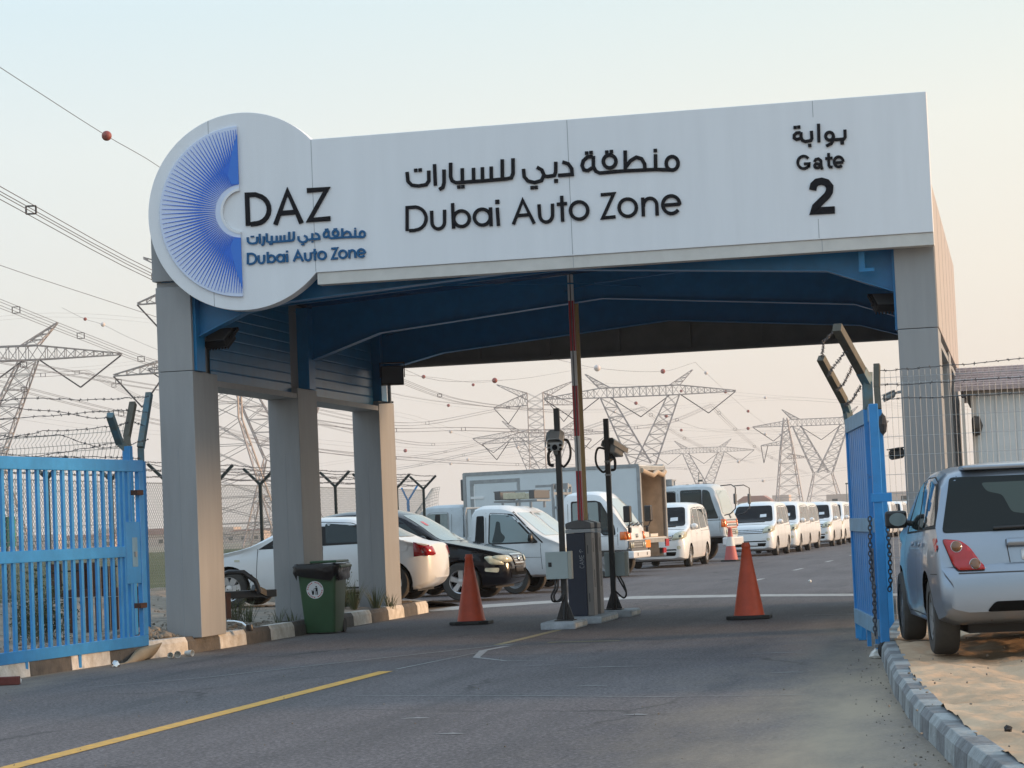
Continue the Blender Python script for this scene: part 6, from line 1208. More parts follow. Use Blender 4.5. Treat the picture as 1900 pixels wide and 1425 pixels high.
mb = MB().lathe([(.001, -.025), (.06, -.025), (.085, -.02), (.085, .02), (.06, .025), (.001, .025)], (0, 0, 0), 'Y', 20); bmesh.ops.transform(mb.bm, matrix=T, verts=mb.bm.verts); mb.build('caster_wheel', 'rubber', rl, smooth=40)
MB().bar(wc + Vector((0, 0, .0)), wc + Vector((0, 0, .14)), .05).build('caster_fork', 'gate_blue', rl)
def chain(o, pts, m='barb', L=.055):
    P_ = [Vector(p) for p in pts]; mb = MB(); i = 0; acc = []
    for a, b in zip(P_, P_[1:]):
        n = max(1, round((b - a).length / (L * .72)))
        for k in range(n): acc.append((a.lerp(b, k / n), (b - a).normalized()))
    for i, (c_, d) in enumerate(acc):
        s_ = d.cross(Vector((1, .3, 0)) if i % 2 else Vector((0.2, 1, 0)))
        if s_.length < .1: s_ = d.cross(Vector((0, 1, 0)))
        s_.normalize(); mb.path([c_ + d * (L / 2 * math.cos(a)) + s_ * (L * .32 * math.sin(a)) for a in [2 * math.pi * k / 10 for k in range(10)]], .0065, 5, closed=True)
    return mb.build('chain', m, o)
chain(rl, [Q(.22, 1.33, .07), Q(.20, 1.0, .085), Q(.14, .72, .085), Q(.10, .70, .085)]); chain(rl, [Q(.09, .68, .075), Q(.10, .45, .08), Q(.12, .20, .085)]); chain(rl, [Q(.0, 1.30, -.075), Q(.02, .95, -.085), Q(.05, .70, -.08), Q(.06, .62, -.06)])
# forked posts of the right gate
def rpost(label, base, pts, mats, cat='fence post', r=.085):
    o = empty('fence_post', base, label, cat); b = Vector(base)
    MB().bar(b, pts[0], r).build('post', mats[0], o, bevel=.006)
    post_top(o, pts, r * .95, mats[1]); return o
p1 = ((8.725,-5.189,2.395),(8.729,-5.205,2.667),(8.684,-5.323,2.769))
o = rpost('blue post with a long rusty arm leaning left above the solid gate leaf', (p1[0][0] + .02, p1[0][1], 0), p1, ('gate_blue', 'post_teal'), r=.095)
post_top(o, [p1[-1], (8.519,-5.995,3.154)], .085, 'post_rust')
p2 = ((8.335,-2.096,2.357),(8.315,-2.11,2.525),(8.292,-2.224,2.629))
o = rpost('shorter teal post with a leaning arm at the far end of the solid leaf', (p2[0][0] + .02, p2[0][1], 0), p2, ('gate_blue', 'post_teal'), r=.085)
post_top(o, [p2[-1], (8.1,-2.701,3.086)], .08, 'post_rust')
bw2 = empty('barbed_wire', p2[0], 'barbed wire strands strung between the two leaning arms on the right', 'barbed wire')
A1 = ((8.498,-5.997,3.125),(8.584,-5.764,2.946),(8.635,-5.542,2.842),(8.671,-5.317,2.623),(8.717,-5.193,2.437))
A2 = ((8.118,-2.698,3.097),(8.161,-2.574,2.891),(8.237,-2.446,2.734),(8.301,-2.219,2.581),(8.326,-2.101,2.405))
for i, (a, b) in enumerate(zip(A1, A2)):
    mid = Vector(a).lerp(Vector(b), .5) + Vector((-.05 if i < 2 else .0, 0, .03 if i == 0 else -.04)); mb = MB(); barbed(mb, [a, mid, b], .005); mb.build('strand', 'barb', bw2)
p3 = ((8.587,-0.828,2.573),(8.577,-0.744,2.827),(8.586,-0.656,3.107))
o = rpost('straight weathered post at the left end of the right mesh fence', (p3[0][0] + .02, p3[0][1], .02), p3, ('gate_blue', 'post_rust'), r=.075)
p4 = ((8.536,-1.86,2.535),(8.543,-1.872,2.763),(8.553,-1.882,2.954))
o = rpost('short capped hinge post just behind the solid gate leaf', (p4[0][0] + .02, p4[0][1], .02), p4, ('gate_blue', 'post_teal'), r=.075)
rf = empty('mesh_fence', (8.62, -.62, 0), 'galvanised welded mesh fence in front of the right column and guard house', 'fence')
mesh_panel(rf, (8.60, -.62, 0), (15.5, -.62, 0), .12, 3.02, .066, [.2, .64, .86, 1.08, 1.52, 1.60, 1.82, 2.04, 2.26, 2.48, 2.70, 2.88, 2.95], 'wire_galv', .0023, folds=((2.90, .05), (1.56, .05), (.5, .05)))
bw3 = empty('barbed_wire', (8.62, -.66, 2.6), 'barbed wire strands running along the top of the right mesh fence', 'barbed wire')
for za, zb in ((3.03, 3.09), (2.86, 2.88), (2.70, 2.69)):
    mb = MB(); barbed(mb, [(8.62, -.67, za), (10.4, -.67, zb), (12.4, -.67, za), (15.4, -.67, zb)], .0045, sag=.01); mb.build('strand', 'barb', bw3)
o = MB()
for k in range(46): a = k * .41; c_ = Vector((8.632,-0.911,2.4)); r_ = rnd(.04, .085); o.path([c_ + Vector((r_ * .55 * math.cos(b) * math.cos(a), r_ * .55 * math.cos(b) * math.sin(a), .13 * math.sin(b) * rnd(.7, 1))) for b in [i * .785 for i in range(8)]], .005, 4, closed=True)
c_ = (8.632,-0.911,2.4)
tag(o.build('wire_coil', 'barb', loc=c_), 'dark coil of spare barbed wire tied to the right gate post', 'wire coil')
# ------------------------------------------------------------------ cameras on the right column
def cctv(loc, d, label, cat, L, r, m, arm):
    loc = Vector(loc); d = Vector(d).normalized(); o = empty('security_camera', loc, label, cat)
    up = Vector((0, 0, 1)); s_ = d.cross(up).normalized(); T = Matrix((( s_.x, d.x, 0, loc.x), (s_.y, d.y, 0, loc.y), (s_.z, d.z, 1, loc.z), (0, 0, 0, 1)))
    def add(mb, n, mm, par, **k): bmesh.ops.transform(mb.bm, matrix=T, verts=mb.bm.verts); return mb.build(n, mm, par, **k)
    h = add(MB().lathe([(.001, -L / 2), (r * .8, -L / 2), (r, -L * .42), (r, L * .42), (r * .9, L / 2), (r * .75, L / 2 - .01), (.001, L / 2 - .012)], (0, 0, 0), 'Y', 18), 'housing', m, o, smooth=40)
    add(MB().lathe([(.001, L / 2 - .011), (r * .6, L / 2 - .011), (r * .55, L / 2 - .006), (.001, L / 2 - .004)], (0, 0, 0), 'Y', 14), 'lens', 'glass_dark', h)
    add(MB().box(-r * 1.08, r * 1.08, -L * .45, L * .60, r * .9, r * 1.12), 'sun_shield', m, h, bevel=.006)
    MB().path([loc - d * L * .4, loc - d * (L * .5 + .04), Vector(arm)], .018, 7).build('mount_arm', m, o, smooth=60)
cctv((8.637,0.806,2.799), (-.9, -.35, -.38), 'white bullet camera on an arm, pointing left off the right column', 'camera', .15, .045, 'camera_white', (8.83, .25, 2.82))
cctv((8.689,0.86,2.093), (-.75, -.6, -.12), 'dark hooded camera lower down on the right column', 'camera', .17, .065, 'grey_plastic', (8.83, .25, 2.074))
# ------------------------------------------------------------------ guard house on the right
gh = empty('guard_house', (12, 7.5, 0), 'pale guard house with a mauve grey tiled roof behind the right mesh fence', 'house')
hx0, hx1, hy0, hy1 = 9.58, 17.0, 5.0, 9.5
MB().box(hx0, hx1, hy0, hy1, 0, 2.96).build('wall', 'house_wall', gh)
mb = MB()
for i in range(1, 26): mb.box(hx0 + i * .28, hx0 + i * .28 + .006, hy0 - .0025, hy0 - .0005, .2, 2.93)
mb.build('wall_joint', 'barrier_band', gh)
MB().box(hx0 - .04, hx0 + .03, hy0 - .03, hy0 + .04, 0, 2.96).build('corner_post', 'house_trim', gh)
MB().box(hx0 - .13, hx1 + .1, hy0 - .14, hy1 + .1, 2.962, 3.03).build('soffit', 'house_soffit', gh)
rf_ = MB()
for k in range(9):
    ya, yb = hy0 - .2 + k * .19, hy0 - .2 + (k + 1) * .19; za, zb = 3.035 + k * .042, 3.035 + (k + 1) * .042
    rf_.hexa([(9.33, ya, za - .03), (17.3, ya, za - .03), (17.3, yb + .03, zb - .03), (9.33, yb + .03, zb - .03), (9.33, ya, za + .035), (17.3, ya, za + .035), (17.3, yb + .03, zb + .012), (9.33, yb + .03, zb + .012)])
ym = hy0 - .2 + 9 * .19
rf_.hexa([(9.33, ym, 3.38), (17.3, ym, 3.38), (17.3, 9.8, 3.05), (9.33, 9.8, 3.05), (9.33, ym, 3.41), (17.3, ym, 3.41), (17.3, 9.8, 3.08), (9.33, 9.8, 3.08)])
rf_.build('roof', 'roof_tile', gh)
MB().box(9.42, 9.46, 4.6, 4.64, .0, 2.9).build('drain_pipe', 'house_trim', gh)
o = MB().lathe([(.001, -.06), (.10, -.06), (.14, -.03), (.13, .05), (.001, .09)], (9.60, 4.88, 2.52), 'X', 20)
o.build('wall_lamp', 'house_dark', gh, smooth=40)
# ------------------------------------------------------------------ chain link fence and Y posts on the left
fx_ = -5.6
ys_ = [5.6 + 2.85 * i for i in range(11)]
cf = empty('chain_link_fence', (fx_, 19, .4), 'chain link fence on dark posts beyond the saloon and the field', 'fence')
def base_z(y): return max(-.02, dirt_z(fx_, y) - .01)
mb = MB(); zb_, zt_ = .45, 2.52; H_ = zt_ - zb_; pit = .10; y0_, y1_ = 5.0, 34.2; n = int((y1_ - y0_ + H_) / pit)
for i in range(n):
    for sg in (1, -1):
        a = (y0_ - (H_ if sg > 0 else 0)) + i * pit; b = a + sg * H_ if sg > 0 else a - H_
        pa, pb_ = [a, zb_], [b, zt_]
        if sg < 0: a = y0_ + i * pit; pa, pb_ = [a, zb_], [a - H_, zt_]
        # clip in y
        for P1, P2 in ((pa, pb_), (pb_, pa)):
            if P1[0] < y0_: t = (y0_ - P1[0]) / (P2[0] - P1[0]) if P2[0] != P1[0] else 2; P1[1] += (P2[1] - P1[1]) * t; P1[0] = y0_
            if P1[0] > y1_: t = (y1_ - P1[0]) / (P2[0] - P1[0]) if P2[0] != P1[0] else 2; P1[1] += (P2[1] - P1[1]) * t; P1[0] = y1_
        if min(pa[1], pb_[1]) < zb_ - .01 or max(pa[1], pb_[1]) > zt_ + .01 or abs(pa[0] - pb_[0]) < .02: continue
        mb.bar((fx_ + .004 * sg, pa[0], pa[1]), (fx_ + .004 * sg, pb_[0], pb_[1]), .0048)
mb.build('mesh', 'chain_link', cf)
mb = MB()
for z in (.5, 1.5, 2.50): mb.path([(fx_, y0_, z), (fx_, y1_, z)], .006, 4)
mb.build('line_wire', 'chain_link', cf)
for i, y in enumerate(ys_):
    p = empty('fence_post', (fx_, y, .2), 'dark post with a forked top in the chain link fence line', 'fence post', 'forked posts of the chain link fence')
    MB().bar((fx_ + .03, y, .2), (fx_ + .03, y, 2.55), .06).build('post', 'fence_dark', p)
    for sg in (1, -1):
        MB().bar((fx_ + .03, y, 2.53), (fx_ + .03 + sg * .36, y, 2.88), .055).build('arm', 'fence_dark', p)
mb = MB()
for sg in (1, -1):
    for k in (.3, .65, 1.0): barbed(mb, [(fx_ + .03 + sg * .36 * k, y, 2.53 + .35 * k) for y in ys_], .006, sag=.03)
tag(mb.build('barbed_wire', 'barb', loc=(fx_, 19, 2.7)), 'barbed wire strands along the forked chain link fence posts', 'barbed wire')
# broken end of the fence
bf = empty('broken_fence_panel', (-6.978,39.362,1.799), 'buckled mesh fence panel bent over blue forked posts beside the box lorry', 'fence')
c0 = Vector((-6.542,35.361,1.77)); c1 = Vector((-6.921,41.396,2.192))
mb = MB(); U_, V_ = 18, 10
def bp(i, j):
    t, k = i / U_, j / V_; p = c0.lerp(c1, t); h_ = .25 + 1.05 * math.sin(min(1, t * 1.6) * math.pi * .55) * (1 - .25 * t)
    return Vector((p.x + .18 * k * math.sin(t * 5), p.y + .9 * k * k, p.z - .35 + k * h_ * (1 - .15 * k)))
for j in range(V_ + 1): mb.path([bp(i, j) for i in range(U_ + 1)], .006, 4)
for i in range(U_ + 1): mb.path([bp(i, j) for j in range(V_ + 1)], .006, 4)
mb.build('mesh', 'chain_link', bf)
q = ((-7.317,39.29,1.814),(-7.338,39.257,2.288),(-7.502,39.198,2.689),(-7.018,39.294,2.778),(-7.069,40.335,2.31))
MB().bar((q[0][0], q[0][1], .0), q[1], .06).bar(q[1], q[3], .05).bar(q[1], q[2], .05).build('bent_post', 'gate_blue', bf)
# ------------------------------------------------------------------ odds and ends on the left
o = empty('rusty_frame', (-2.696,2.477,0.382), 'rusty steel trestle frame standing behind the barred gate leaf', 'steel frame')
bq = lambda x_, z: Vector(x_) + Vector((0, 0, z))
L0, L1 = Vector((-3.027,2.387,0.739)), Vector((-2.036,2.593,0.74)); dp_ = Vector((.1, .5, 0))
MB().bar(L0, L1, .10, .11).bar(L0 + dp_, L1 + dp_, .10, .11).build('top_beam', 'rust', o, bevel=.006)
for t in (.27, .53, .66, .9):
    a = L0.lerp(L1, t); MB().bar(a, Vector((a.x, a.y, .2)), .07).build('leg', 'rust', o); MB().bar(a + dp_, Vector((a.x + dp_.x, a.y + dp_.y, .2)), .06).build('leg', 'rust', o)
for t, z in ((.02, .42), (.36, .42), (.52, .42), (.72, .36)):
    a = L0.lerp(L1, t); MB().box(a.x - .10, a.x + .10, a.y + .1, a.y + .16, a.z + .06, a.z + z).build('upright_plate', 'rust', o)
MB().path([L0 + Vector((.0, .1, .30)), L1 + Vector((0, .1, .36))], .012, 5).build('cross_rod', 'chassis', o)
# black swing arm folded behind the first column
o = empty('swing_arm', (-.15, 1.55, .2), 'black folded steel arm low behind the nearest left column', 'steel arm')
A_ = ((-0.475,2.09,0.904),(-0.33,2.117,0.956),(-0.139,2.158,0.947),(0.011,2.196,0.825),(0.066,2.218,0.663))
MB().path(A_, .035, 8).build('curved_tube', 'black_paint', o, smooth=60)
MB().bar((-0.489,2.103,0.651), (0.181,2.55,0.647), .085, .10).bar((-0.053,2.291,0.737), (0.093,2.533,0.614), .09).build('straight_bar', 'black_paint', o, bevel=.008)
MB().bar((-0.371,2.147,0.334), (-0.359,2.128,0.681), .06).build('stub_post', 'rust', o)
o = empty('bent_pipe', (0.19,0.818,0.21), 'chromed bent pipe with a black knob lying on the gravel by the nearest column', 'pipe')
MB().path(((-0.192,1.571,0.319),(-0.062,1.496,0.318),(0.066,1.422,0.296),(0.157,1.341,0.247)), .016, 8).build('tube', 'chrome', o, smooth=60)
MB().lathe([(.001, -.04), (.05, -.035), (.055, 0), (.045, .05), (.001, .06)], (0.2,1.3,0.227), 'Z', 14).build('knob', 'black_paint', o, smooth=50)
# shrub behind the barred gate
SHX, SHY = (-2.224,0.114)
sh = empty('shrub', (SHX, SHY, .2), 'dusty green bush growing behind the barred gate leaf', 'shrub')
mb = MB(); st = MB()
for k in range(64):
    a = rnd(0, 6.28); b_ = Vector((SHX + .36 * math.cos(a) * rnd(0, 1), SHY + .5 * math.sin(a) * rnd(0, 1), .2)); tip = b_ + Vector((rnd(-.2, .2), rnd(-.25, .25), rnd(.35, 1.0)))
    st.path([b_, b_.lerp(tip, .5) + Vector((rnd(-.03, .03), rnd(-.03, .03), 0)), tip], .005, 4, r2=.002)
    for _ in range(34):
        t = rnd(.15, 1.05); p = b_.lerp(tip, t) + Vector((rnd(-.07, .07), rnd(-.07, .07), rnd(-.05, .05))); d = Vector((rnd(-1, 1), rnd(-1, 1), rnd(-.3, 1))).normalized() * rnd(.03, .065); s_ = d.cross(Vector((rnd(-1, 1), rnd(-1, 1), rnd(-1, 1)))).normalized() * rnd(.008, .016)
        mb.poly([p, p + d * .5 + s_, p + d, p + d * .5 - s_])
mb.build('foliage', 'leaf', sh, normals=False); st.build('stems', 'leaf_dry', sh)
for x, y, h_, lab in ((-.95, 4.05, .62, 'dry straggly weed at the foot of the middle left column'), (-.62, 8.25, .62, 'leafy weed clump before the rearmost left column, right of the green bin')):
    w_ = empty('weed', (x, y, .2), lab, 'weed'); mb = MB(); st = MB()
    for k in range(22):
        b_ = Vector((x + rnd(-.12, .12), y + rnd(-.12, .12), .2)); tip = b_ + Vector((rnd(-.28, .28), rnd(-.28, .28), rnd(.3, 1) * h_)); st.path([b_, b_.lerp(tip, .5) + Vector((0, 0, .04)), tip], .004, 4, r2=.0015)
        for _ in range(16 if x > -.8 else 7):
            t = rnd(.2, 1.05); p = b_.lerp(tip, t) + Vector((rnd(-.03, .03), rnd(-.03, .03), rnd(-.03, .03))); d = Vector((rnd(-1, 1), rnd(-1, 1), rnd(-.2, 1))).normalized() * rnd(.03, .06); s_ = d.cross(Vector((rnd(-1, 1), rnd(-1, 1), rnd(-1, 1)))).normalized() * rnd(.006, .013)
            mb.poly([p, p + d * .5 + s_, p + d, p + d * .5 - s_])
    mb.build('foliage', 'leaf' if x > -.8 else 'leaf_dry', w_, normals=False); st.build('stems', 'leaf_dry', w_)
# litter
a, b, c_, d = [Vector(v) for v in ((-0.15,-2.731,0.01), (-0.336,-1.26,0.01), (-0.103,-1.166,0.192), (-0.304,-1.511,0.127))]
mb = MB(); V = []
for j in range(9):
    t = j / 8; sag = Vector((.0, 0, -.07 * math.sin(t * math.pi))); p, q = a.lerp(d, t) + sag, b.lerp(c_, t) + sag; V.append([mb.bm.verts.new(p.lerp(q, i / 6)) for i in range(7)])
for j in range(8):
    for i in range(6): mb.bm.faces.new((V[j][i], V[j][i + 1], V[j + 1][i + 1], V[j + 1][i]))
o = mb.build('cardboard_sheet', 'cardboard', loc=a, smooth=60); m_ = o.modifiers.new('solid', 'SOLIDIFY'); m_.thickness = .012
tag(o, 'curved cardboard sheet leaning against the striped kerb under the barred gate', 'cardboard')
def cup(p, ax, lab, r=.036):
    p = Vector(p); ax = Vector(ax).normalized(); T = Matrix.Translation(p + Vector((0, 0, r))) @ ax.to_track_quat('Z', 'X').to_matrix().to_4x4()
    mb = MB().lathe([(r * .72, -.05), (r, .05), (r * .93, .05), (r * .66, -.042)], (0, 0, 0), 'Z', 16); bmesh.ops.transform(mb.bm, matrix=T, verts=mb.bm.verts)
    tag(mb.build('paper_cup', 'paper', loc=p, smooth=40), lab, 'cup', 'paper cups dropped by the striped kerb')
cup((0.06,-1.292,0.0), (.1, -1, .15), 'left paper cup of the pair lying open mouth forward by the kerb'); cup((0.105,-1.211,0.0), (.5, -1, .1), 'right paper cup of the pair lying by the kerb', .042); cup((0.151,-0.918,0.0), (1, -.3, 0), 'single tipped paper cup right of the pair by the kerb', .04)
p = Vector((-0.154,-5.537,0.0)); o = MB().box(p.x - .11, p.x + .11, p.y - .06, p.y + .05, .001, .085).build('brick', 'brick_red', loc=p, bevel=.008); o.rotation_euler.z = .25; tag(o, 'dark red brick at the road edge in the bottom left corner', 'brick')
def crumple(name, p, r, m, lab, cat, n=2):
    mb = MB(); bmesh.ops.create_icosphere(mb.bm, subdivisions=n, radius=r, matrix=Matrix.Translation(Vector(p) + Vector((0, 0, r * .5))))
    for v in mb.bm.verts: v.co += Vector((rnd(-1, 1), rnd(-1, 1), rnd(-.5, .5))) * r * .35; v.co.z = max(.004, v.co.z)
    tag(mb.build(name, m, loc=p), lab, cat)
crumple('crumpled_bag', (-0.119,4.653,0.0), .06, 'paper', 'crumpled pale bag between the green bin and the kerb', 'litter')
crumple('crumpled_paper', (-0.182,-5.297,0.0), .05, 'paper', 'crumpled white paper right of the red brick', 'litter')
crumple('crumpled_paper', (8.709,-5.523,0.0), .06, 'paper', 'white crumpled paper by the wheel of the solid gate leaf', 'litter')
crumple('crumpled_paper', (5.832,20.918,0.0), .045, 'paper', 'pale scrap of litter lying on the road far beyond the gate', 'litter', 1)
crumple('crumpled_foil', (-0.055,-2.809,0.0), .05, 'chrome', 'shiny crumpled foil under the cardboard sheet', 'litter')
crumple('dark_scrap', (9.979,-15.352,0.18), .022, 'rubber', 'small dark scrap lying on the sand at the right', 'litter')
# ------------------------------------------------------------------ power lines
def frame_of(base):                                     # towers face the road: u across, v along the line
    u = Vector((.9775, .2066, 0)).normalized(); v = Vector((-u.y, u.x, 0)); return lambda a, b, z: Vector(base) + u * a + v * b + Z * z
def lattice(mb, F, quadA, quadB, n, leg, br):
    """four edge lines from quadA to quadB, braced on every face"""
    A = [Vector(p) for p in quadA]; B = [Vector(p) for p in quadB]
    E = [[A[k].lerp(B[k], i / n) for i in range(n + 1)] for k in range(4)]
    for k in range(4):
        mb.bar(F(*A[k]), F(*B[k]), leg)
        for i in range(n):
            p, q = E[k], E[(k + 1) % 4]
            if (p[i] - q[i]).length > .3 or (p[i + 1] - q[i + 1]).length > .3:
                mb.bar(F(*p[i]), F(*q[i + 1]), br)
                if (p[i] - q[i]).length > 2.5: mb.bar(F(*q[i]), F(*p[i + 1]), br)
                if i: mb.bar(F(*p[i]), F(*q[i]), br)
def vstring(o, F, a, b, c_):
    mb = MB().bar(F(*a), F(*c_), .2).bar(F(*b), F(*c_), .2); mb.build('insulator_string', 'insulator', o)
def cat_tower(base, s, label, tw=1):
    o = empty('pylon', base, label, 'pylon', 'delta headed pylons'); F0 = frame_of(base); F = lambda a, b, z: F0(a * s, b * s, z * s); mb = MB(); lg, br = .19 * s, .09 * s
    sq = lambda x, y, wx, wy, z: [(x - wx, y - wy, z), (x + wx, y - wy, z), (x + wx, y + wy, z), (x - wx, y + wy, z)]
    # units: metres for a 33 m tower; s scales it
    lattice(mb, F, sq(0, 0, 6.2, 6.2, 0), sq(0, 0, 2.8, 2.0, 13.9), 4, lg, br)
    for sg in (1, -1):
        lattice(mb, F, [(sg * 2.9, -1.6, 14), (sg * -1.8, -1.6, 14), (sg * -1.8, 1.6, 14), (sg * 2.9, 1.6, 14)], [(sg * 8.6, -1, 28.6), (sg * 6.0, -1, 28.6), (sg * 6.0, 1, 28.6), (sg * 8.6, 1, 28.6)], 7, lg, br)
        lattice(mb, F, sq(sg * 7.6, 0, 1.2, 1, 30.8), [(sg * 11.7 - .1, -.1, 34), (sg * 11.7 + .1, -.1, 34), (sg * 11.7 + .1, .1, 34), (sg * 11.7 - .1, .1, 34)], 4, lg * .8, br)
        lattice(mb, F, [(sg * 8.6, -1, 28.7), (sg * 8.6, 1, 28.7), (sg * 8.6, 1, 30.8), (sg * 8.6, -1, 30.8)], [(sg * 21, -.1, 28.9), (sg * 21, .1, 28.9), (sg * 21, .1, 29.1), (sg * 21, -.1, 29.1)], 9, lg * .8, br)
    lattice(mb, F, [(-8.6, -1, 28.7), (-8.6, 1, 28.7), (-8.6, 1, 30.8), (-8.6, -1, 30.8)], [(8.6, -1, 28.7), (8.6, 1, 28.7), (8.6, 1, 30.8), (8.6, -1, 30.8)], 12, lg * .8, br)
    mb.build('lattice', 'pylon_steel', o)
    for sg in (1, -1): vstring(o, F, (sg * 20.8, 0, 28.8), (sg * 9.0, 0, 28.6), (sg * 14.8, 0, 24.4))
    vstring(o, F, (-6.4, 0, 28.6), (6.4, 0, 28.6), (0, 0, 24.2)); return o
def double_tower(base, s, label):
    o = empty('pylon', base, label, 'pylon', 'straight bodied pylons'); F0 = frame_of(base); F = lambda a, b, z: F0(a * s, b * s, z * s); mb = MB(); lg, br = .17 * s, .075 * s
    sq = lambda w_, z: [(-w_, -w_, z), (w_, -w_, z), (w_, w_, z), (-w_, w_, z)]
    lattice(mb, F, sq(7.0, 0), sq(2.1, 17), 5, lg, br); lattice(mb, F, sq(2.1, 17), sq(2.0, 36), 9, lg, br)
    for sg in (1, -1):
        for zr0, zr1, L_, zt in ((32.8, 36, 10.8, 32.4), (23.6, 26.4, 14.2, 23.2)):
            lattice(mb, F, [(sg * 2, -2, zr0), (sg * 2, 2, zr0), (sg * 2, 2, zr1), (sg * 2, -2, zr1)], [(sg * L_, -.1, zt), (sg * L_, .1, zt), (sg * L_, .1, zt + .2), (sg * L_, -.1, zt + .2)], 7, lg * .8, br)
        lattice(mb, F, [(sg * 2, -1.2, 34.2), (sg * 2, 1.2, 34.2), (sg * 2, 1.2, 36), (sg * 2, -1.2, 36)], [(sg * 9.8, -.1, 38.4), (sg * 9.8, .1, 38.4), (sg * 9.8, .1, 38.6), (sg * 9.8, -.1, 38.6)], 6, lg * .8, br)
    mb.build('lattice', 'pylon_steel', o)
    for sg in (1, -1):
        for L_, z in ((10.8, 32.4), (14.2, 23.2)): vstring(o, F, (sg * L_, 0, z), (sg * (L_ - 7), 0, z + .4), (sg * (L_ - 3.6), 0, z - 4.2))
    return o
def slim_tower(base, s, label):
    o = empty('pylon', base, label, 'pylon'); F0 = frame_of(base); F = lambda a, b, z: F0(a * s, b * s, z * s); mb = MB(); lg, br = .20 * s, .10 * s
    sq = lambda w_, z, x=0: [(x - w_, -w_, z), (x + w_, -w_, z), (x + w_, w_, z), (x - w_, w_, z)]
    lattice(mb, F, sq(4.2, 0), sq(1.9, 20), 6, lg, br); lattice(mb, F, sq(1.9, 20), sq(.5, 30), 5, lg, br)
    for z, L_ in ((22, -7.5), (18, 6)): lattice(mb, F, [(0, -1, z), (0, 1, z), (0, 1, z + 1.6), (0, -1, z + 1.6)], [(L_, -.1, z), (L_, .1, z), (L_, .1, z + .2), (L_, -.1, z + .2)], 5, lg * .7, br)
    mb.build('lattice', 'pylon_steel', o)
    for z, L_ in ((22, -7.5),): vstring(o, F, (L_, 0, z), (L_ + 2, 0, z), (L_ + .6, 0, z - 5))
cat_tower((-69.14,486.93,0.0), 1.0, 'tall delta headed pylon in the middle of the sky under the gate')
cat_tower((-136.87,295.75,0.0), 1.0, 'delta headed pylon at the left edge, its right arm reaching toward the gate')
cat_tower((-131.67,690.83,0.0), 1.0, 'delta headed pylon behind the left camera mast, lower than the middle one')
cat_tower((-115.42,953.14,0.0), 1.0, 'small distant delta headed pylon above the old lorry cab')
cat_tower((-47.86,711.39,0.0), 1.0, 'delta headed pylon above the row of minivans beside the blue gate leaf')
cat_tower((-103.86,336.41,0.0), 1.0, 'delta headed pylon mostly hidden behind the gate, one arm tip left of the columns')
double_tower((-111.07,580.52,0.0), 1.0, 'straight bodied pylon with two pairs of arms left of the middle pylon')
double_tower((-90.12,267.64,0.0), 1.0, 'large straight bodied pylon seen between the nearest and middle left columns')
slim_tower((-55.15,674.06,0.0), 1.0, 'slim single mast pylon above the minivans right of the lorry cab')
def cable(pts, label, bundle=0, r=.03, balls=(), group='power lines'):
    mb = MB(); P_ = [Vector(p) for p in pts]
    offs = [(0, 0)] if not bundle else [(-bundle / 2, 0), (bundle / 2, 0), (-bundle / 2, bundle), (bundle / 2, bundle)]
    if bundle and r < .02: offs = offs[::3]
    u = Vector((.9775, .2066, 0))
    for a, b_ in offs: mb.path([p + u * a + Z * b_ for p in P_], r, 4)
    o = mb.build('power_cable', 'cable', loc=P_[0]); tag(o, label, 'cable', group)
    if bundle and r >= .02:
        for i in range(2, len(P_) - 1, 4):
            p = P_[i]; sp = MB()
            for (a, b_), (c1_, d1_) in (((0, 0), (1, 0)), ((0, 1), (1, 1)), ((0, 0), (0, 1)), ((1, 0), (1, 1))):
                sp.bar(p + u * bundle * (a - .5) * 1.25 + Z * b_ * bundle, p + u * bundle * (c1_ - .5) * 1.25 + Z * d1_ * bundle, .07)
            sp.build('spacer', 'insulator', o)
    for b_ in balls: MB().ball(b_[0], b_[1], 14, 9).build('marker_ball', b_[2], o, smooth=80)
    return o
RB, WB = 'ball_red', 'ball_white'
cable(((-35.13,71.01,24.13),(-35.23,71.91,24.11),(-35.33,72.83,24.09),(-35.43,73.76,24.07),(-35.54,74.71,24.05),(-35.64,75.67,24.03),(-36.01,78.97,23.98),(-36.39,82.47,23.93),(-36.8,86.19,23.87),(-37.24,90.15,23.82),(-37.7,94.36,23.78),(-37.92,96.42,23.78),(-38.15,98.54,23.8),(-38.39,100.73,23.82),(-38.64,102.99,23.83),(-38.9,105.32,23.8),(-39.52,110.97,23.65),(-40.2,117.08,23.46),(-40.93,123.72,23.23),(-41.74,130.95,22.94),(-42.63,138.87,22.55),(-43.8,149.34,21.84),(-45.14,161.14,20.84),(-46.66,174.53,19.71),(-48.39,189.84,18.66),(-50.35,207.5,17.95),(-51.83,220.98,17.93),(-53.45,236.0,18.39),(-55.25,252.87,19.24),(-57.28,271.96,20.4),(-59.6,293.75,21.72),(-62.35,319.66,23.34),(-65.56,349.99,25.45),(-69.37,385.97,28.09),(-73.95,429.35,31.31),(-79.6,482.68,35.19)), 'single wire with a big red ball crossing the open sky above the sign disc', r=.022, balls=[(((-37.7,94.36,23.78),)[0], .28, RB), (((-59.6,293.75,21.72),)[0], .38, RB)])
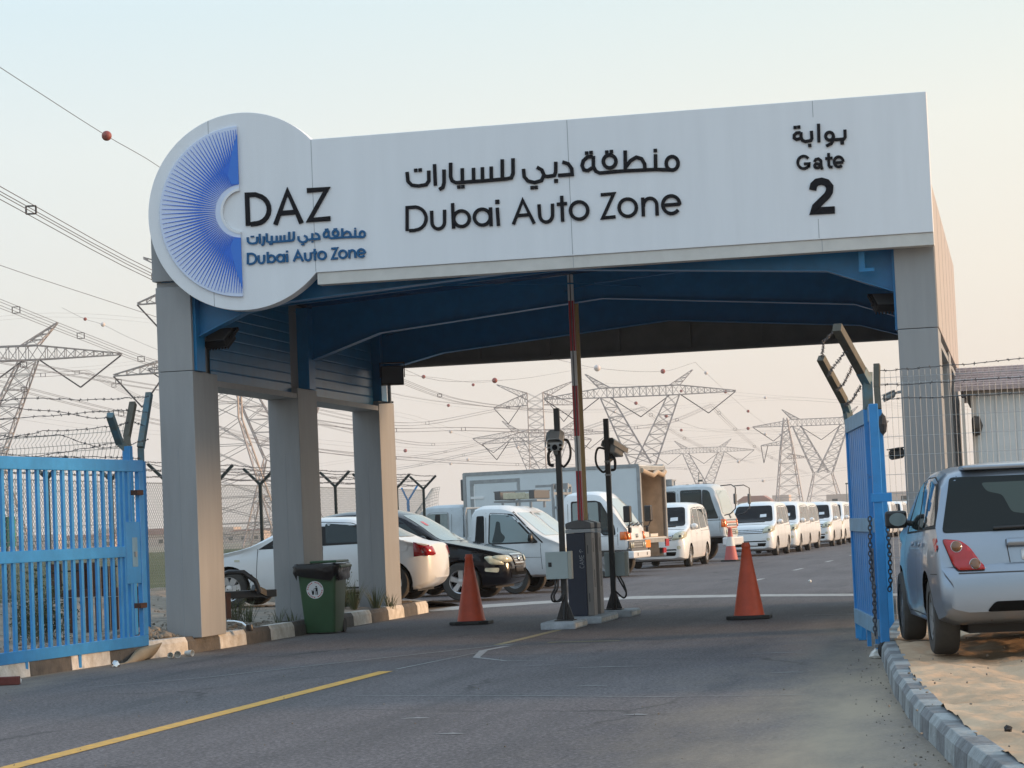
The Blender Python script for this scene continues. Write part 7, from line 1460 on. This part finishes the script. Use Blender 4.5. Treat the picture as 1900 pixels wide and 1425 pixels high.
cable(((-32.08,63.9,16.89),(-32.19,64.77,16.87),(-32.3,65.65,16.84),(-32.41,66.55,16.81),(-32.52,67.47,16.78),(-32.64,68.4,16.75),(-33.23,73.14,16.61),(-33.87,78.34,16.44),(-34.58,84.06,16.26),(-35.36,90.38,16.1),(-36.23,97.4,16.0),(-37.81,110.27,15.92),(-39.73,125.9,15.9),(-42.1,145.27,15.93),(-45.12,169.91,16.01),(-49.08,202.32,16.14),(-50.23,211.64,16.17),(-51.46,221.71,16.23),(-52.79,232.65,16.35),(-54.24,244.54,16.54),(-55.82,257.54,16.87),(-59.19,285.42,17.77),(-63.27,319.16,19.01),(-68.3,360.82,20.63),(-74.67,413.59,22.72),(-83.0,482.57,25.38)), 'four strand power line slanting down behind the sign disc at the left', .36, .018+.004)
cable(((-57.64,119.69,21.44),(-57.68,120.78,21.35),(-57.72,121.89,21.24),(-57.76,123.01,21.14),(-57.8,124.14,21.05),(-57.83,125.29,20.99),(-58.02,131.07,20.8),(-58.21,137.26,20.63),(-58.42,143.9,20.46),(-58.65,151.05,20.27),(-58.89,158.77,20.05),(-59.1,165.35,19.83),(-59.32,172.36,19.58),(-59.56,179.87,19.31),(-59.82,187.92,19.04),(-60.09,196.56,18.79),(-60.38,205.88,18.53),(-60.7,215.95,18.26),(-61.04,226.86,18.0),(-61.41,238.74,17.82),(-61.8,251.69,17.78),(-62.25,267.19,17.93),(-62.75,284.4,18.25),(-63.3,303.63,18.74),(-63.92,325.26,19.38),(-64.61,349.77,20.15),(-65.21,371.04,20.9),(-65.87,394.75,21.86),(-66.61,421.35,23.01),(-67.44,451.39,24.34),(-68.39,485.59,25.8)), 'thin single wire below the four strand line on the left', r=.022)
cable(((-121.04,297.54,26.28),(-121.47,304.02,25.64),(-121.91,310.74,24.96),(-122.37,317.72,24.26),(-122.84,324.97,23.58),(-123.33,332.5,22.95),(-123.83,340.28,22.38),(-124.35,348.36,21.85),(-124.89,356.79,21.35),(-125.45,365.57,20.9),(-126.02,374.73,20.5),(-126.81,387.33,20.02),(-127.65,400.69,19.57),(-128.53,414.88,19.18),(-129.46,429.98,18.86),(-130.45,446.08,18.66),(-131.5,463.29,18.54),(-132.63,481.72,18.49),(-133.82,501.51,18.59),(-135.1,522.81,18.92),(-136.47,545.79,19.54),(-137.88,569.92,20.59),(-139.39,596.06,22.1),(-141.02,624.48,23.95),(-142.8,655.51,26.04),(-144.76,689.54,28.2)), 'power line leaving the left edge pylon toward the masts', .5, .026)
cable(((-113.52,241.02,22.21),(-113.87,243.63,22.4),(-114.22,246.29,22.59),(-114.58,249.0,22.78),(-114.95,251.76,22.97),(-115.32,254.57,23.16),(-115.84,258.41,23.4),(-116.36,262.34,23.64),(-116.9,266.38,23.89),(-117.45,270.52,24.15),(-118.02,274.77,24.44),(-118.59,279.08,24.76),(-119.18,283.51,25.12),(-119.78,288.05,25.49),(-120.4,292.73,25.88),(-121.04,297.54,26.28)), 'power line reaching the left edge pylon from the left side', .5, .026)
cable(((-74.77,156.97,22.81),(-74.96,158.64,22.75),(-75.15,160.33,22.68),(-75.34,162.05,22.62),(-75.53,163.81,22.55),(-75.73,165.59,22.49),(-76.23,170.18,22.32),(-76.76,174.98,22.14),(-77.32,180.01,21.96),(-77.9,185.26,21.78),(-78.51,190.77,21.59),(-79.1,196.16,21.41),(-79.73,201.8,21.21),(-80.38,207.71,21.01),(-81.06,213.92,20.84),(-81.77,220.43,20.72),(-83.49,236.1,20.49),(-85.42,253.74,20.28),(-87.6,273.76,20.08),(-90.1,296.68,19.95),(-92.98,323.15,19.92),(-94.64,338.5,19.96),(-96.45,355.18,20.09),(-98.42,373.38,20.36),(-100.56,393.32,20.84),(-102.91,415.26,21.61),(-105.59,440.46,22.83),(-108.56,468.59,24.51),(-111.89,500.19,26.6),(-115.67,535.97,29.02),(-119.98,576.81,31.67)), 'pair of lines passing in front of the left edge pylon', .55, .026)
cable(((-83.57,175.82,19.27),(-83.75,177.61,19.25),(-83.94,179.43,19.24),(-84.13,181.29,19.22),(-84.32,183.17,19.21),(-84.51,185.08,19.22),(-85.25,192.39,19.25),(-86.04,200.17,19.3),(-86.88,208.48,19.36),(-87.77,217.37,19.43),(-88.74,226.91,19.51),(-89.67,236.2,19.62),(-90.68,246.16,19.76),(-91.75,256.84,19.9),(-92.91,268.35,20.02),(-94.17,280.77,20.07),(-95.68,295.62,20.02),(-97.34,311.91,19.86),(-99.16,329.83,19.65),(-101.18,349.65,19.43),(-103.42,371.67,19.27),(-104.98,387.01,19.2),(-106.66,403.53,19.13),(-108.47,421.36,19.12),(-110.42,440.65,19.22),(-112.53,461.61,19.5),(-114.48,481.06,19.99),(-116.57,502.05,20.73),(-118.83,524.79,21.65),(-121.28,549.5,22.68),(-123.96,576.46,23.74)), 'low power line crossing the left edge pylon at mid height', .5, .024)
cable(((-92.21,194.52,18.63),(-92.25,196.13,18.56),(-92.29,197.76,18.49),(-92.33,199.41,18.43),(-92.37,201.08,18.36),(-92.42,202.77,18.28),(-92.59,209.34,17.97),(-92.77,216.25,17.62),(-92.95,223.55,17.26),(-93.15,231.25,16.89),(-93.36,239.4,16.54),(-93.55,246.85,16.24),(-93.75,254.69,15.96),(-93.95,262.95,15.68),(-94.17,271.68,15.42),(-94.4,280.9,15.18),(-94.64,290.93,14.94),(-94.9,301.57,14.71),(-95.18,312.91,14.51),(-95.47,324.99,14.35),(-95.77,337.91,14.25),(-96.23,357.56,14.2),(-96.73,379.3,14.22),(-97.29,403.49,14.32),(-97.91,430.56,14.48),(-98.61,461.08,14.74),(-99.45,498.4,15.15),(-100.43,541.59,15.74),(-101.56,592.17,16.49),(-102.91,652.22,17.39),(-104.54,724.69,18.41),(-105.1,749.44,18.71),(-105.7,775.83,19.0),(-106.34,804.03,19.29),(-107.02,834.21,19.6),(-107.76,866.62,19.94)), 'lowest power line sweeping right below the pylon arms', .5, .024)
cable(((-54.11,191.92,23.79),(-54.2,199.77,23.73),(-54.29,208.16,23.63),(-54.4,217.16,23.54),(-54.51,226.82,23.5),(-54.62,237.21,23.57),(-54.74,249.61,23.81),(-54.87,263.15,24.19),(-55.01,278.0,24.67),(-55.16,294.38,25.21),(-55.33,312.51,25.75),(-55.41,320.33,25.93),(-55.49,328.5,26.07),(-55.57,337.04,26.21),(-55.66,345.99,26.4),(-55.75,355.37,26.69),(-55.87,369.13,27.23),(-56.0,383.88,27.85),(-56.14,399.73,28.59),(-56.28,416.79,29.49),(-56.42,435.22,30.6),(-56.49,444.83,31.31),(-56.55,454.83,32.22),(-56.61,465.24,33.26),(-56.67,476.1,34.37),(-56.73,487.44,35.48)), 'single ball wire running just under the rear edge of the gate to the middle pylon', r=.03, balls=[(((-55.75,355.37,26.69),)[0], .55, WB), (((-56.42,435.22,30.6),)[0], .48, RB)])
cable(((-56.73,487.44,35.48),(-56.92,492.42,35.31),(-57.12,497.5,35.12),(-57.32,502.68,34.94),(-57.53,507.95,34.76),(-57.73,513.33,34.6),(-58.58,535.35,33.97),(-59.49,559.19,33.28),(-60.48,585.09,32.57),(-61.56,613.32,31.85),(-62.74,644.21,31.17),(-63.71,670.02,30.71),(-64.76,697.85,30.32),(-65.88,727.94,29.98),(-67.1,760.58,29.66),(-68.43,796.12,29.33),(-69.68,829.57,29.03),(-71.03,865.81,28.72),(-72.5,905.19,28.45),(-74.09,948.14,28.24),(-75.83,995.18,28.13),(-78.44,1066.04,28.17),(-81.43,1147.31,28.38),(-84.88,1241.45,28.73),(-88.92,1351.81,29.16),(-93.73,1482.97,29.61)), 'ball wire falling away to the right of the middle pylon', r=.035, balls=[(p, .42, m_) for p, m_ in zip(((-57.73,513.33,34.6),(-59.8,566.94,32.89),(-62.74,644.21,31.17),(-68.43,796.12,29.33)), (WB, RB, RB, WB))])
cable(((-53.81,488.64,25.75),(-54.64,501.82,25.45),(-55.51,515.68,25.13),(-56.43,530.27,24.79),(-57.39,545.64,24.46),(-58.4,561.88,24.15),(-59.79,584.12,23.76),(-61.29,608.08,23.37),(-62.9,633.97,22.98),(-64.65,662.01,22.62),(-66.54,692.49,22.31),(-68.36,721.9,22.11),(-70.33,753.79,21.96),(-72.47,788.46,21.89),(-74.8,826.31,21.89),(-77.35,867.8,21.97),(-81.67,938.1,22.23),(-86.7,1020.23,22.67),(-92.66,1117.48,23.28),(-99.82,1234.45,24.02),(-108.6,1377.82,24.89)), 'power line falling from the right arm of the middle pylon', .6, .035)
cable(((-82.34,258.09,16.79),(-81.49,265.24,16.57),(-80.6,272.73,16.3),(-79.66,280.56,16.04),(-78.68,288.78,15.83),(-77.64,297.4,15.72),(-76.84,303.94,15.77),(-76.01,310.71,15.94),(-75.14,317.75,16.19),(-74.24,325.05,16.45),(-73.3,332.66,16.66),(-72.27,341.08,16.82),(-71.19,349.87,16.94),(-70.07,359.06,17.06),(-68.89,368.68,17.21),(-67.66,378.75,17.42),(-66.82,385.52,17.59),(-65.96,392.51,17.8),(-65.07,399.72,18.04),(-64.15,407.16,18.33),(-63.2,414.85,18.68),(-62.3,422.06,19.02),(-61.38,429.49,19.38),(-60.42,437.16,19.82),(-59.43,445.07,20.35),(-58.4,453.23,21.04),(-57.54,459.95,21.76),(-56.65,466.83,22.65),(-55.73,473.91,23.66),(-54.78,481.17,24.71),(-53.81,488.64,25.75)), 'power line hanging level across the opening to the right arm of the middle pylon', .5, .028)
cable(((-232.75,840.3,23.77),(-222.38,817.9,23.44),(-212.56,796.67,23.1),(-203.23,776.51,22.8),(-194.36,757.35,22.57),(-185.91,739.1,22.44),(-177.86,721.71,22.46),(-170.17,705.11,22.58),(-162.82,689.26,22.74),(-155.8,674.1,22.89),(-149.08,659.6,22.99),(-137.08,633.71,23.03),(-126.0,609.78,22.99),(-115.72,587.59,22.96),(-106.16,566.95,23.03),(-97.24,547.71,23.27),(-90.91,534.06,23.62),(-84.87,521.07,24.1),(-79.12,508.68,24.66),(-73.64,496.87,25.2),(-68.4,485.6,25.68)), 'power line rising from the left to the centre of the middle pylon', .6, .03)
cable(((-68.4,485.6,25.68),(-69.45,498.12,25.5),(-70.55,511.25,25.28),(-71.71,525.04,25.07),(-72.92,539.55,24.87),(-74.19,554.81,24.72),(-75.65,572.25,24.59),(-77.19,590.74,24.5),(-78.82,610.38,24.45),(-80.56,631.29,24.44),(-82.41,653.6,24.48),(-85.42,689.99,24.62),(-88.77,730.42,24.81),(-92.51,775.61,25.1),(-96.71,826.45,25.51),(-101.46,884.07,26.09),(-107.87,961.82,27.06),(-115.45,1053.9,28.38),(-124.56,1164.68,30.07),(-135.74,1300.51,32.18),(-149.76,1470.97,34.75)), 'power line leaving the centre of the middle pylon to the right distance', .6, .035)
cable(((-65.44,210.17,21.48),(-68.01,227.76,22.13),(-70.97,248.04,22.87),(-74.42,271.68,23.74),(-78.5,299.59,24.8),(-83.37,333.03,26.12),(-85.22,345.7,26.68),(-87.19,359.26,27.35),(-89.31,373.82,28.1),(-91.58,389.48,28.92),(-94.04,406.39,29.77),(-96.02,419.98,30.41),(-98.12,434.43,31.06),(-100.36,449.82,31.76),(-102.75,466.25,32.55),(-105.31,483.82,33.47),(-107.66,500.06,34.42),(-110.16,517.35,35.52),(-112.83,535.78,36.74),(-115.68,555.49,38.05),(-118.73,576.59,39.43)), 'ball wire ending at the left horn of the straight bodied pylon', r=.026, balls=[(p, .34, RB) for p in ((-89.04,371.94,27.98),(-104.9,480.83,32.83))])
cable(((-100.36,580.4,39.89),(-98.86,585.04,38.98),(-97.33,589.75,38.05),(-95.78,594.52,37.12),(-94.21,599.35,36.17),(-92.61,604.25,35.22),(-91.08,608.99,34.29),(-89.52,613.78,33.33),(-87.94,618.64,32.38),(-86.34,623.57,31.47),(-84.71,628.55,30.65),(-82.64,634.88,29.63),(-80.53,641.31,28.58),(-78.38,647.86,27.63),(-76.18,654.5,26.92),(-73.92,661.25,26.61),(-70.9,670.1,26.82),(-67.8,679.13,27.49),(-64.6,688.37,28.43),(-61.32,697.82,29.46),(-57.97,707.51,30.38)), 'ball wire between the straight bodied pylon and the slim mast', r=.032, balls=[(p, .5, RB) for p in ((-89.71,613.17,33.56),(-84.09,630.44,30.39),(-67.01,681.4,27.69))])
far = [(((-192.72,642.57,46.84),(-184.92,653.93,45.14),(-176.91,665.6,43.27),(-168.68,677.59,41.42),(-160.2,689.9,39.76),(-151.46,702.54,38.52),(-143.51,713.97,37.89),(-135.33,725.67,37.65),(-126.93,737.66,37.71),(-118.29,749.96,37.97),(-109.42,762.58,38.34),(-101.83,773.35,38.93),(-94.04,784.34,39.88),(-86.07,795.58,40.95),(-77.93,807.1,41.85),(-69.62,818.9,42.29),(-61.14,831.02,42.14),(-52.48,843.46,41.57),(-43.63,856.21,40.75),(-34.55,869.28,39.85),(-25.25,882.67,39.05)), 'faint far wire crossing the whole opening high up'), (((-164.58,547.44,24.98),(-161.56,560.12,24.6),(-158.42,573.3,24.15),(-155.16,587.02,23.71),(-151.75,601.3,23.38),(-148.18,616.17,23.27),(-145.08,629.05,23.49),(-141.84,642.38,24.0),(-138.48,656.2,24.65),(-134.99,670.56,25.25),(-131.38,685.48,25.63),(-127.65,701.02,25.59),(-123.79,717.19,25.26),(-119.77,734.04,24.86),(-115.57,751.59,24.64),(-111.16,769.87,24.87),(-102.69,804.79,26.18),(-93.48,842.62,28.05),(-83.45,883.75,30.34),(-72.5,928.65,32.91),(-60.5,977.86,35.58)), 'faint far wire sagging above the box lorry'),
       (((-164.14,547.04,33.07),(-162.74,559.44,33.23),(-161.28,572.34,33.47),(-159.76,585.77,33.68),(-158.19,599.77,33.74),(-156.56,614.38,33.52),(-155.46,624.49,33.04),(-154.34,634.92,32.23),(-153.2,645.66,31.24),(-152.01,656.73,30.23),(-150.79,668.13,29.38),(-149.29,681.87,28.6),(-147.74,696.12,27.91),(-146.12,710.9,27.25),(-144.44,726.26,26.56),(-142.7,742.22,25.78),(-140.36,763.7,24.65),(-137.9,786.32,23.43),(-135.3,810.19,22.12),(-132.56,835.41,20.73),(-129.65,862.09,19.27)), 'faint far wire dropping behind the box lorry from the left'), (((-145.4,858.64,21.98),(-136.16,840.29,21.31),(-127.31,822.74,20.62),(-118.83,805.93,19.99),(-110.71,789.81,19.46),(-102.9,774.33,19.1),(-95.4,759.47,18.88),(-88.18,745.18,18.75),(-81.24,731.43,18.74),(-74.54,718.19,18.83),(-68.09,705.43,19.05),(-64.74,698.81,19.3),(-61.45,692.31,19.71),(-58.21,685.93,20.2),(-55.03,679.67,20.7),(-51.91,673.52,21.15)), 'faint far wire below the small distant pylon'),
       (((-125.96,863.18,14.04),(-118.97,849.12,13.94),(-112.22,835.53,13.85),(-105.68,822.38,13.77),(-99.35,809.65,13.68),(-93.23,797.32,13.58),(-87.29,785.39,13.44),(-81.54,773.81,13.26),(-75.97,762.59,13.1),(-70.55,751.7,13.0),(-65.29,741.12,13.01),(-58.5,727.48,13.18),(-51.96,714.34,13.45),(-45.66,701.69,13.77),(-39.59,689.49,14.08),(-33.73,677.73,14.36)), 'faint far wire low above the minivan roofs'), (((-123.1,759.41,47.23),(-116.78,760.77,46.53),(-110.46,762.13,45.83),(-104.14,763.5,45.14),(-97.82,764.86,44.42),(-91.5,766.22,43.69),(-86.23,767.36,43.05),(-80.97,768.5,42.37),(-75.71,769.64,41.69),(-70.45,770.78,41.02),(-65.18,771.92,40.38),(-58.51,773.35,39.62),(-51.84,774.79,38.88),(-45.16,776.23,38.16),(-38.49,777.66,37.45),(-31.81,779.1,36.76),(-26.19,780.31,36.2),(-20.57,781.51,35.67),(-14.94,782.72,35.14),(-9.32,783.92,34.62),(-3.7,785.13,34.09)), 'faint far wire at the right passing behind the leaning arms'),
       (((-123.82,760.07,33.93),(-117.5,761.43,33.28),(-111.17,762.79,32.63),(-104.85,764.15,31.99),(-98.53,765.51,31.35),(-92.2,766.87,30.75),(-86.93,768.0,30.27),(-81.65,769.12,29.81),(-76.38,770.25,29.37),(-71.1,771.38,28.94),(-65.82,772.51,28.51),(-59.14,773.93,27.99),(-52.45,775.36,27.49),(-45.77,776.78,26.99),(-39.08,778.21,26.49),(-32.4,779.64,25.97),(-26.77,780.84,25.53),(-21.14,782.04,25.06),(-15.52,783.24,24.6),(-9.89,784.45,24.13),(-4.26,785.65,23.67)), 'faint far wire at the right passing behind the gate post'), (((-194.41,644.13,15.54),(-192.66,658.33,16.79),(-190.83,673.09,18.15),(-188.93,688.45,19.54),(-186.96,704.44,20.89),(-184.92,721.12,22.12),(-183.51,732.64,22.75),(-182.09,744.51,23.19),(-180.62,756.73,23.56),(-179.11,769.31,23.98),(-177.54,782.26,24.59),(-175.91,795.6,25.44),(-174.22,809.34,26.45),(-172.48,823.52,27.56),(-170.68,838.15,28.73),(-168.82,853.27,29.9)), 'faint far wire rising left of the masts'),
       (((-194.12,643.86,21.04),(-190.31,651.04,21.74),(-186.43,658.35,22.51),(-182.48,665.8,23.26),(-178.46,673.39,23.89),(-174.38,681.13,24.31),(-170.71,688.15,24.34),(-166.99,695.31,24.08),(-163.22,702.59,23.71),(-159.37,709.99,23.43),(-155.45,717.51,23.44),(-150.42,727.06,23.9),(-145.27,736.82,24.63),(-139.99,746.78,25.49),(-134.6,756.97,26.38),(-129.09,767.4,27.14),(-123.46,778.08,27.74),(-117.7,789.02,28.28),(-111.82,800.21,28.8),(-105.79,811.67,29.33),(-99.61,823.4,29.94),(-94.58,832.93,30.49),(-89.46,842.65,31.09),(-84.23,852.56,31.73),(-78.9,862.66,32.38),(-73.46,872.97,33.04)), 'faint far wire climbing toward the slim mast'), (((-202.41,435.76,48.75),(-203.29,446.32,49.91),(-204.2,457.33,51.17),(-205.15,468.82,52.46),(-206.14,480.84,53.71),(-207.2,493.43,54.86),(-208.52,509.16,56.09),(-209.93,525.8,57.27),(-211.43,543.45,58.38),(-213.04,562.19,59.44),(-214.74,582.13,60.42),(-216.98,608.04,61.5),(-219.41,636.11,62.46),(-222.05,666.63,63.39),(-224.94,699.92,64.37),(-228.1,736.38,65.51)), 'faint far wire above the left edge pylon arm'),
       (((-203.02,436.32,37.51),(-204.42,450.77,38.61),(-205.89,466.08,39.75),(-207.46,482.33,40.98),(-209.13,499.61,42.32),(-210.9,518.02,43.82),(-212.14,530.97,44.97),(-213.43,544.51,46.27),(-214.78,558.68,47.66),(-216.2,573.52,49.09),(-217.69,589.1,50.48),(-220.08,613.97,52.54),(-222.66,640.8,54.67),(-225.46,669.86,56.93),(-228.5,701.42,59.38),(-231.82,735.82,62.07)), 'faint far wire level with the left arm insulators'), (((-203.39,436.65,30.77),(-203.38,446.25,30.43),(-203.38,456.21,30.06),(-203.37,466.56,29.68),(-203.36,477.32,29.34),(-203.35,488.51,29.07),(-203.33,499.5,28.9),(-203.3,510.91,28.8),(-203.28,522.79,28.75),(-203.24,535.16,28.76),(-203.21,548.05,28.81),(-203.16,564.73,28.96),(-203.1,582.34,29.18),(-203.04,600.93,29.47),(-202.97,620.61,29.79),(-202.9,641.47,30.1)), 'faint far wire above the leaning mesh fence')]
for i, (pts, lab) in enumerate(far):
    bl = [(pts[k], .5, (RB, WB)[k % 3 == 0]) for k in (4, 9) if i < 9 and k < len(pts) - 1]
    cable(pts, lab, .9, .019, bl)
cable(((-155.93,374.1,44.2),(-155.14,374.29,43.75),(-154.35,374.49,43.29),(-153.56,374.68,42.83),(-152.77,374.87,42.39),(-151.97,375.06,41.99),(-151.38,375.2,41.74),(-150.78,375.34,41.54),(-150.18,375.47,41.35),(-149.59,375.61,41.14),(-148.99,375.75,40.89),(-148.25,375.93,40.51),(-147.52,376.11,40.09),(-146.78,376.29,39.64),(-146.05,376.47,39.21),(-145.31,376.65,38.8),(-144.2,376.91,38.22),(-143.09,377.18,37.66),(-141.98,377.44,37.11),(-140.87,377.71,36.57),(-139.76,377.97,36.04),(-137.35,378.54,34.91),(-134.95,379.12,33.79),(-132.54,379.69,32.69),(-130.13,380.26,31.58),(-127.72,380.83,30.47)), 'ball wire falling right from the horn of the left edge pylon', r=.026, balls=[((-151.972,375.062,41.992), .32, RB), ((-148.898,375.77,40.89), .42, WB), ((-153.045,374.977,39.714), .26, RB)][:2])
# ------------------------------------------------------------------ far horizon: low buildings
def block(px_base, wd, dp, h, label, roof=0, mw='far_wall'):
    x, y, _ = px_base; o = empty('far_building', (x, y, 0), label, 'building', 'low buildings on the horizon')
    MB().box(x - wd / 2, x + wd / 2, y, y + dp, -.02, h).build('wall', mw, o)
    if roof: MB().prism([(x - wd / 2 - .5, y - .4, h + .01), (x + wd / 2 + .5, y - .4, h + .01), (x + wd / 2 - wd * .2, y - .4, h + roof), (x - wd / 2 + wd * .2, y - .4, h + roof)], (0, dp + .8, 0)).build('roof', 'far_roof', o)
    n = max(2, int(wd / 5))
    for i in range(n):
        for z in range(max(1, int(h / 3.4))): xx = x - wd / 2 + (i + .5) * wd / n; MB().box(xx - .8, xx + .8, y - .05, y - .01, 1 + z * 3.4, 2.3 + z * 3.4).build('window', 'glass_mid', o)
for px, D_, wd, h, lab, rf2 in (((-58.37,591.51,0.0),620,0,0,0,0),)[:0]: pass
for q, wd, h, lab, rf2 in (((-76.12,772.01,0.0), 11, 6.6, 'far pale house with a red hipped roof, left of the minivan roofs', 1.8), ((-73.21,793.09,0.0), 7, 4.6, 'smaller far house with a red roof beside the hipped one', 1.6), ((-86.64,974.49,0.0), 7, 10, 'far pale block behind the slim mast pylon', 0),
        ((-277.68,832.29,0.0), 20, 4.2, 'far tan block seen just right of the nearest left column', 0), ((-287.37,881.44,0.0), 24, 3.6, 'far low shed beside the tan block', 1.5), ((-315.17,926.81,0.0), 9, 6.5, 'far narrow block beside the tan one', 0), ((-273.96,730.73,0.0), 14, 4, 'far reddish house seen left of the nearest column', 2),
        ((-302.76,1031.73,0.0), 60, 6, 'far long low building between the middle columns', 0), ((-280.9,1036.29,0.0), 50, 7, 'far long building behind the crossover car', 0), ((-316.12,773.1,0.0), 26, 4, 'far shed behind the barred gate leaf', 1.2), ((-312.83,722.62,0.0), 16, 5.5, 'far block at the left behind the barred gate leaf', 0), ((-325.37,822.34,0.0), 10, 7.5, 'far taller block behind the gate bars', 0),
        ((-24.85,680.38,0.0), 40, 7, 'far building glimpsed past the right gate leaf', 0), ((-53.16,776.81,0.0), 60, 4.5, 'far long wall behind the minivans', 0)):
    block(q, wd, 10, h, lab, rf2)
p = (-14.76,27.53,0.0)
o = empty('green_sign', p, 'small green road sign at the far left behind the gate bars', 'sign'); MB().bar((p[0], p[1], 0), (p[0], p[1], 2.2), .08).build('pole', 'fence_dark', o); MB().box(p[0] - .25, p[0] + .25, p[1] - .03, p[1] + .03, 1.45, 2.2).build('board', 'far_green', o)
p = (-28.86,270.19,0.0)
o = empty('lamp_post', p, 'thin lamp post above the roof of the old lorry', 'lamp post'); MB().tube((p[0], p[1], 0), (p[0], p[1], 7.3), .10, 8, .06).build('pole', 'alu_trim', o); MB().box(p[0] - .1, p[0] + .5, p[1] - .1, p[1] + .1, 6.1, 6.35).build('lamp_head', 'grey_plastic', o)
p = (-7.99,233.61,0.0)
o = empty('lamp_post', p, 'thin lamp post rising just left of the blue gate leaf', 'lamp post'); MB().tube((p[0], p[1], 0), (p[0], p[1], 4.6), .09, 8, .05).build('pole', 'alu_trim', o); MB().box(p[0] - .1, p[0] + .25, p[1] - .1, p[1] + .1, 4.5, 4.65).build('lamp_head', 'grey_plastic', o)
# ------------------------------------------------------------------ hazy air
hz = MB().box(-900, 1100, -60, 1700, -1.03, 90).build('haze', 'joint_line'); hz['kind'] = 'stuff'
hm = bpy.data.materials.new('haze_air'); hm.use_nodes = True; n = hm.node_tree; n.nodes.clear()
mo = n.nodes.new('ShaderNodeOutputMaterial'); pv = n.nodes.new('ShaderNodeVolumePrincipled'); pv.inputs['Color'].default_value = (.95, .92, .90, 1); pv.inputs['Density'].default_value = .0002; pv.inputs['Anisotropy'].default_value = .2
n.links.new(pv.outputs[0], mo.inputs['Volume']); hz.data.materials[0] = hm
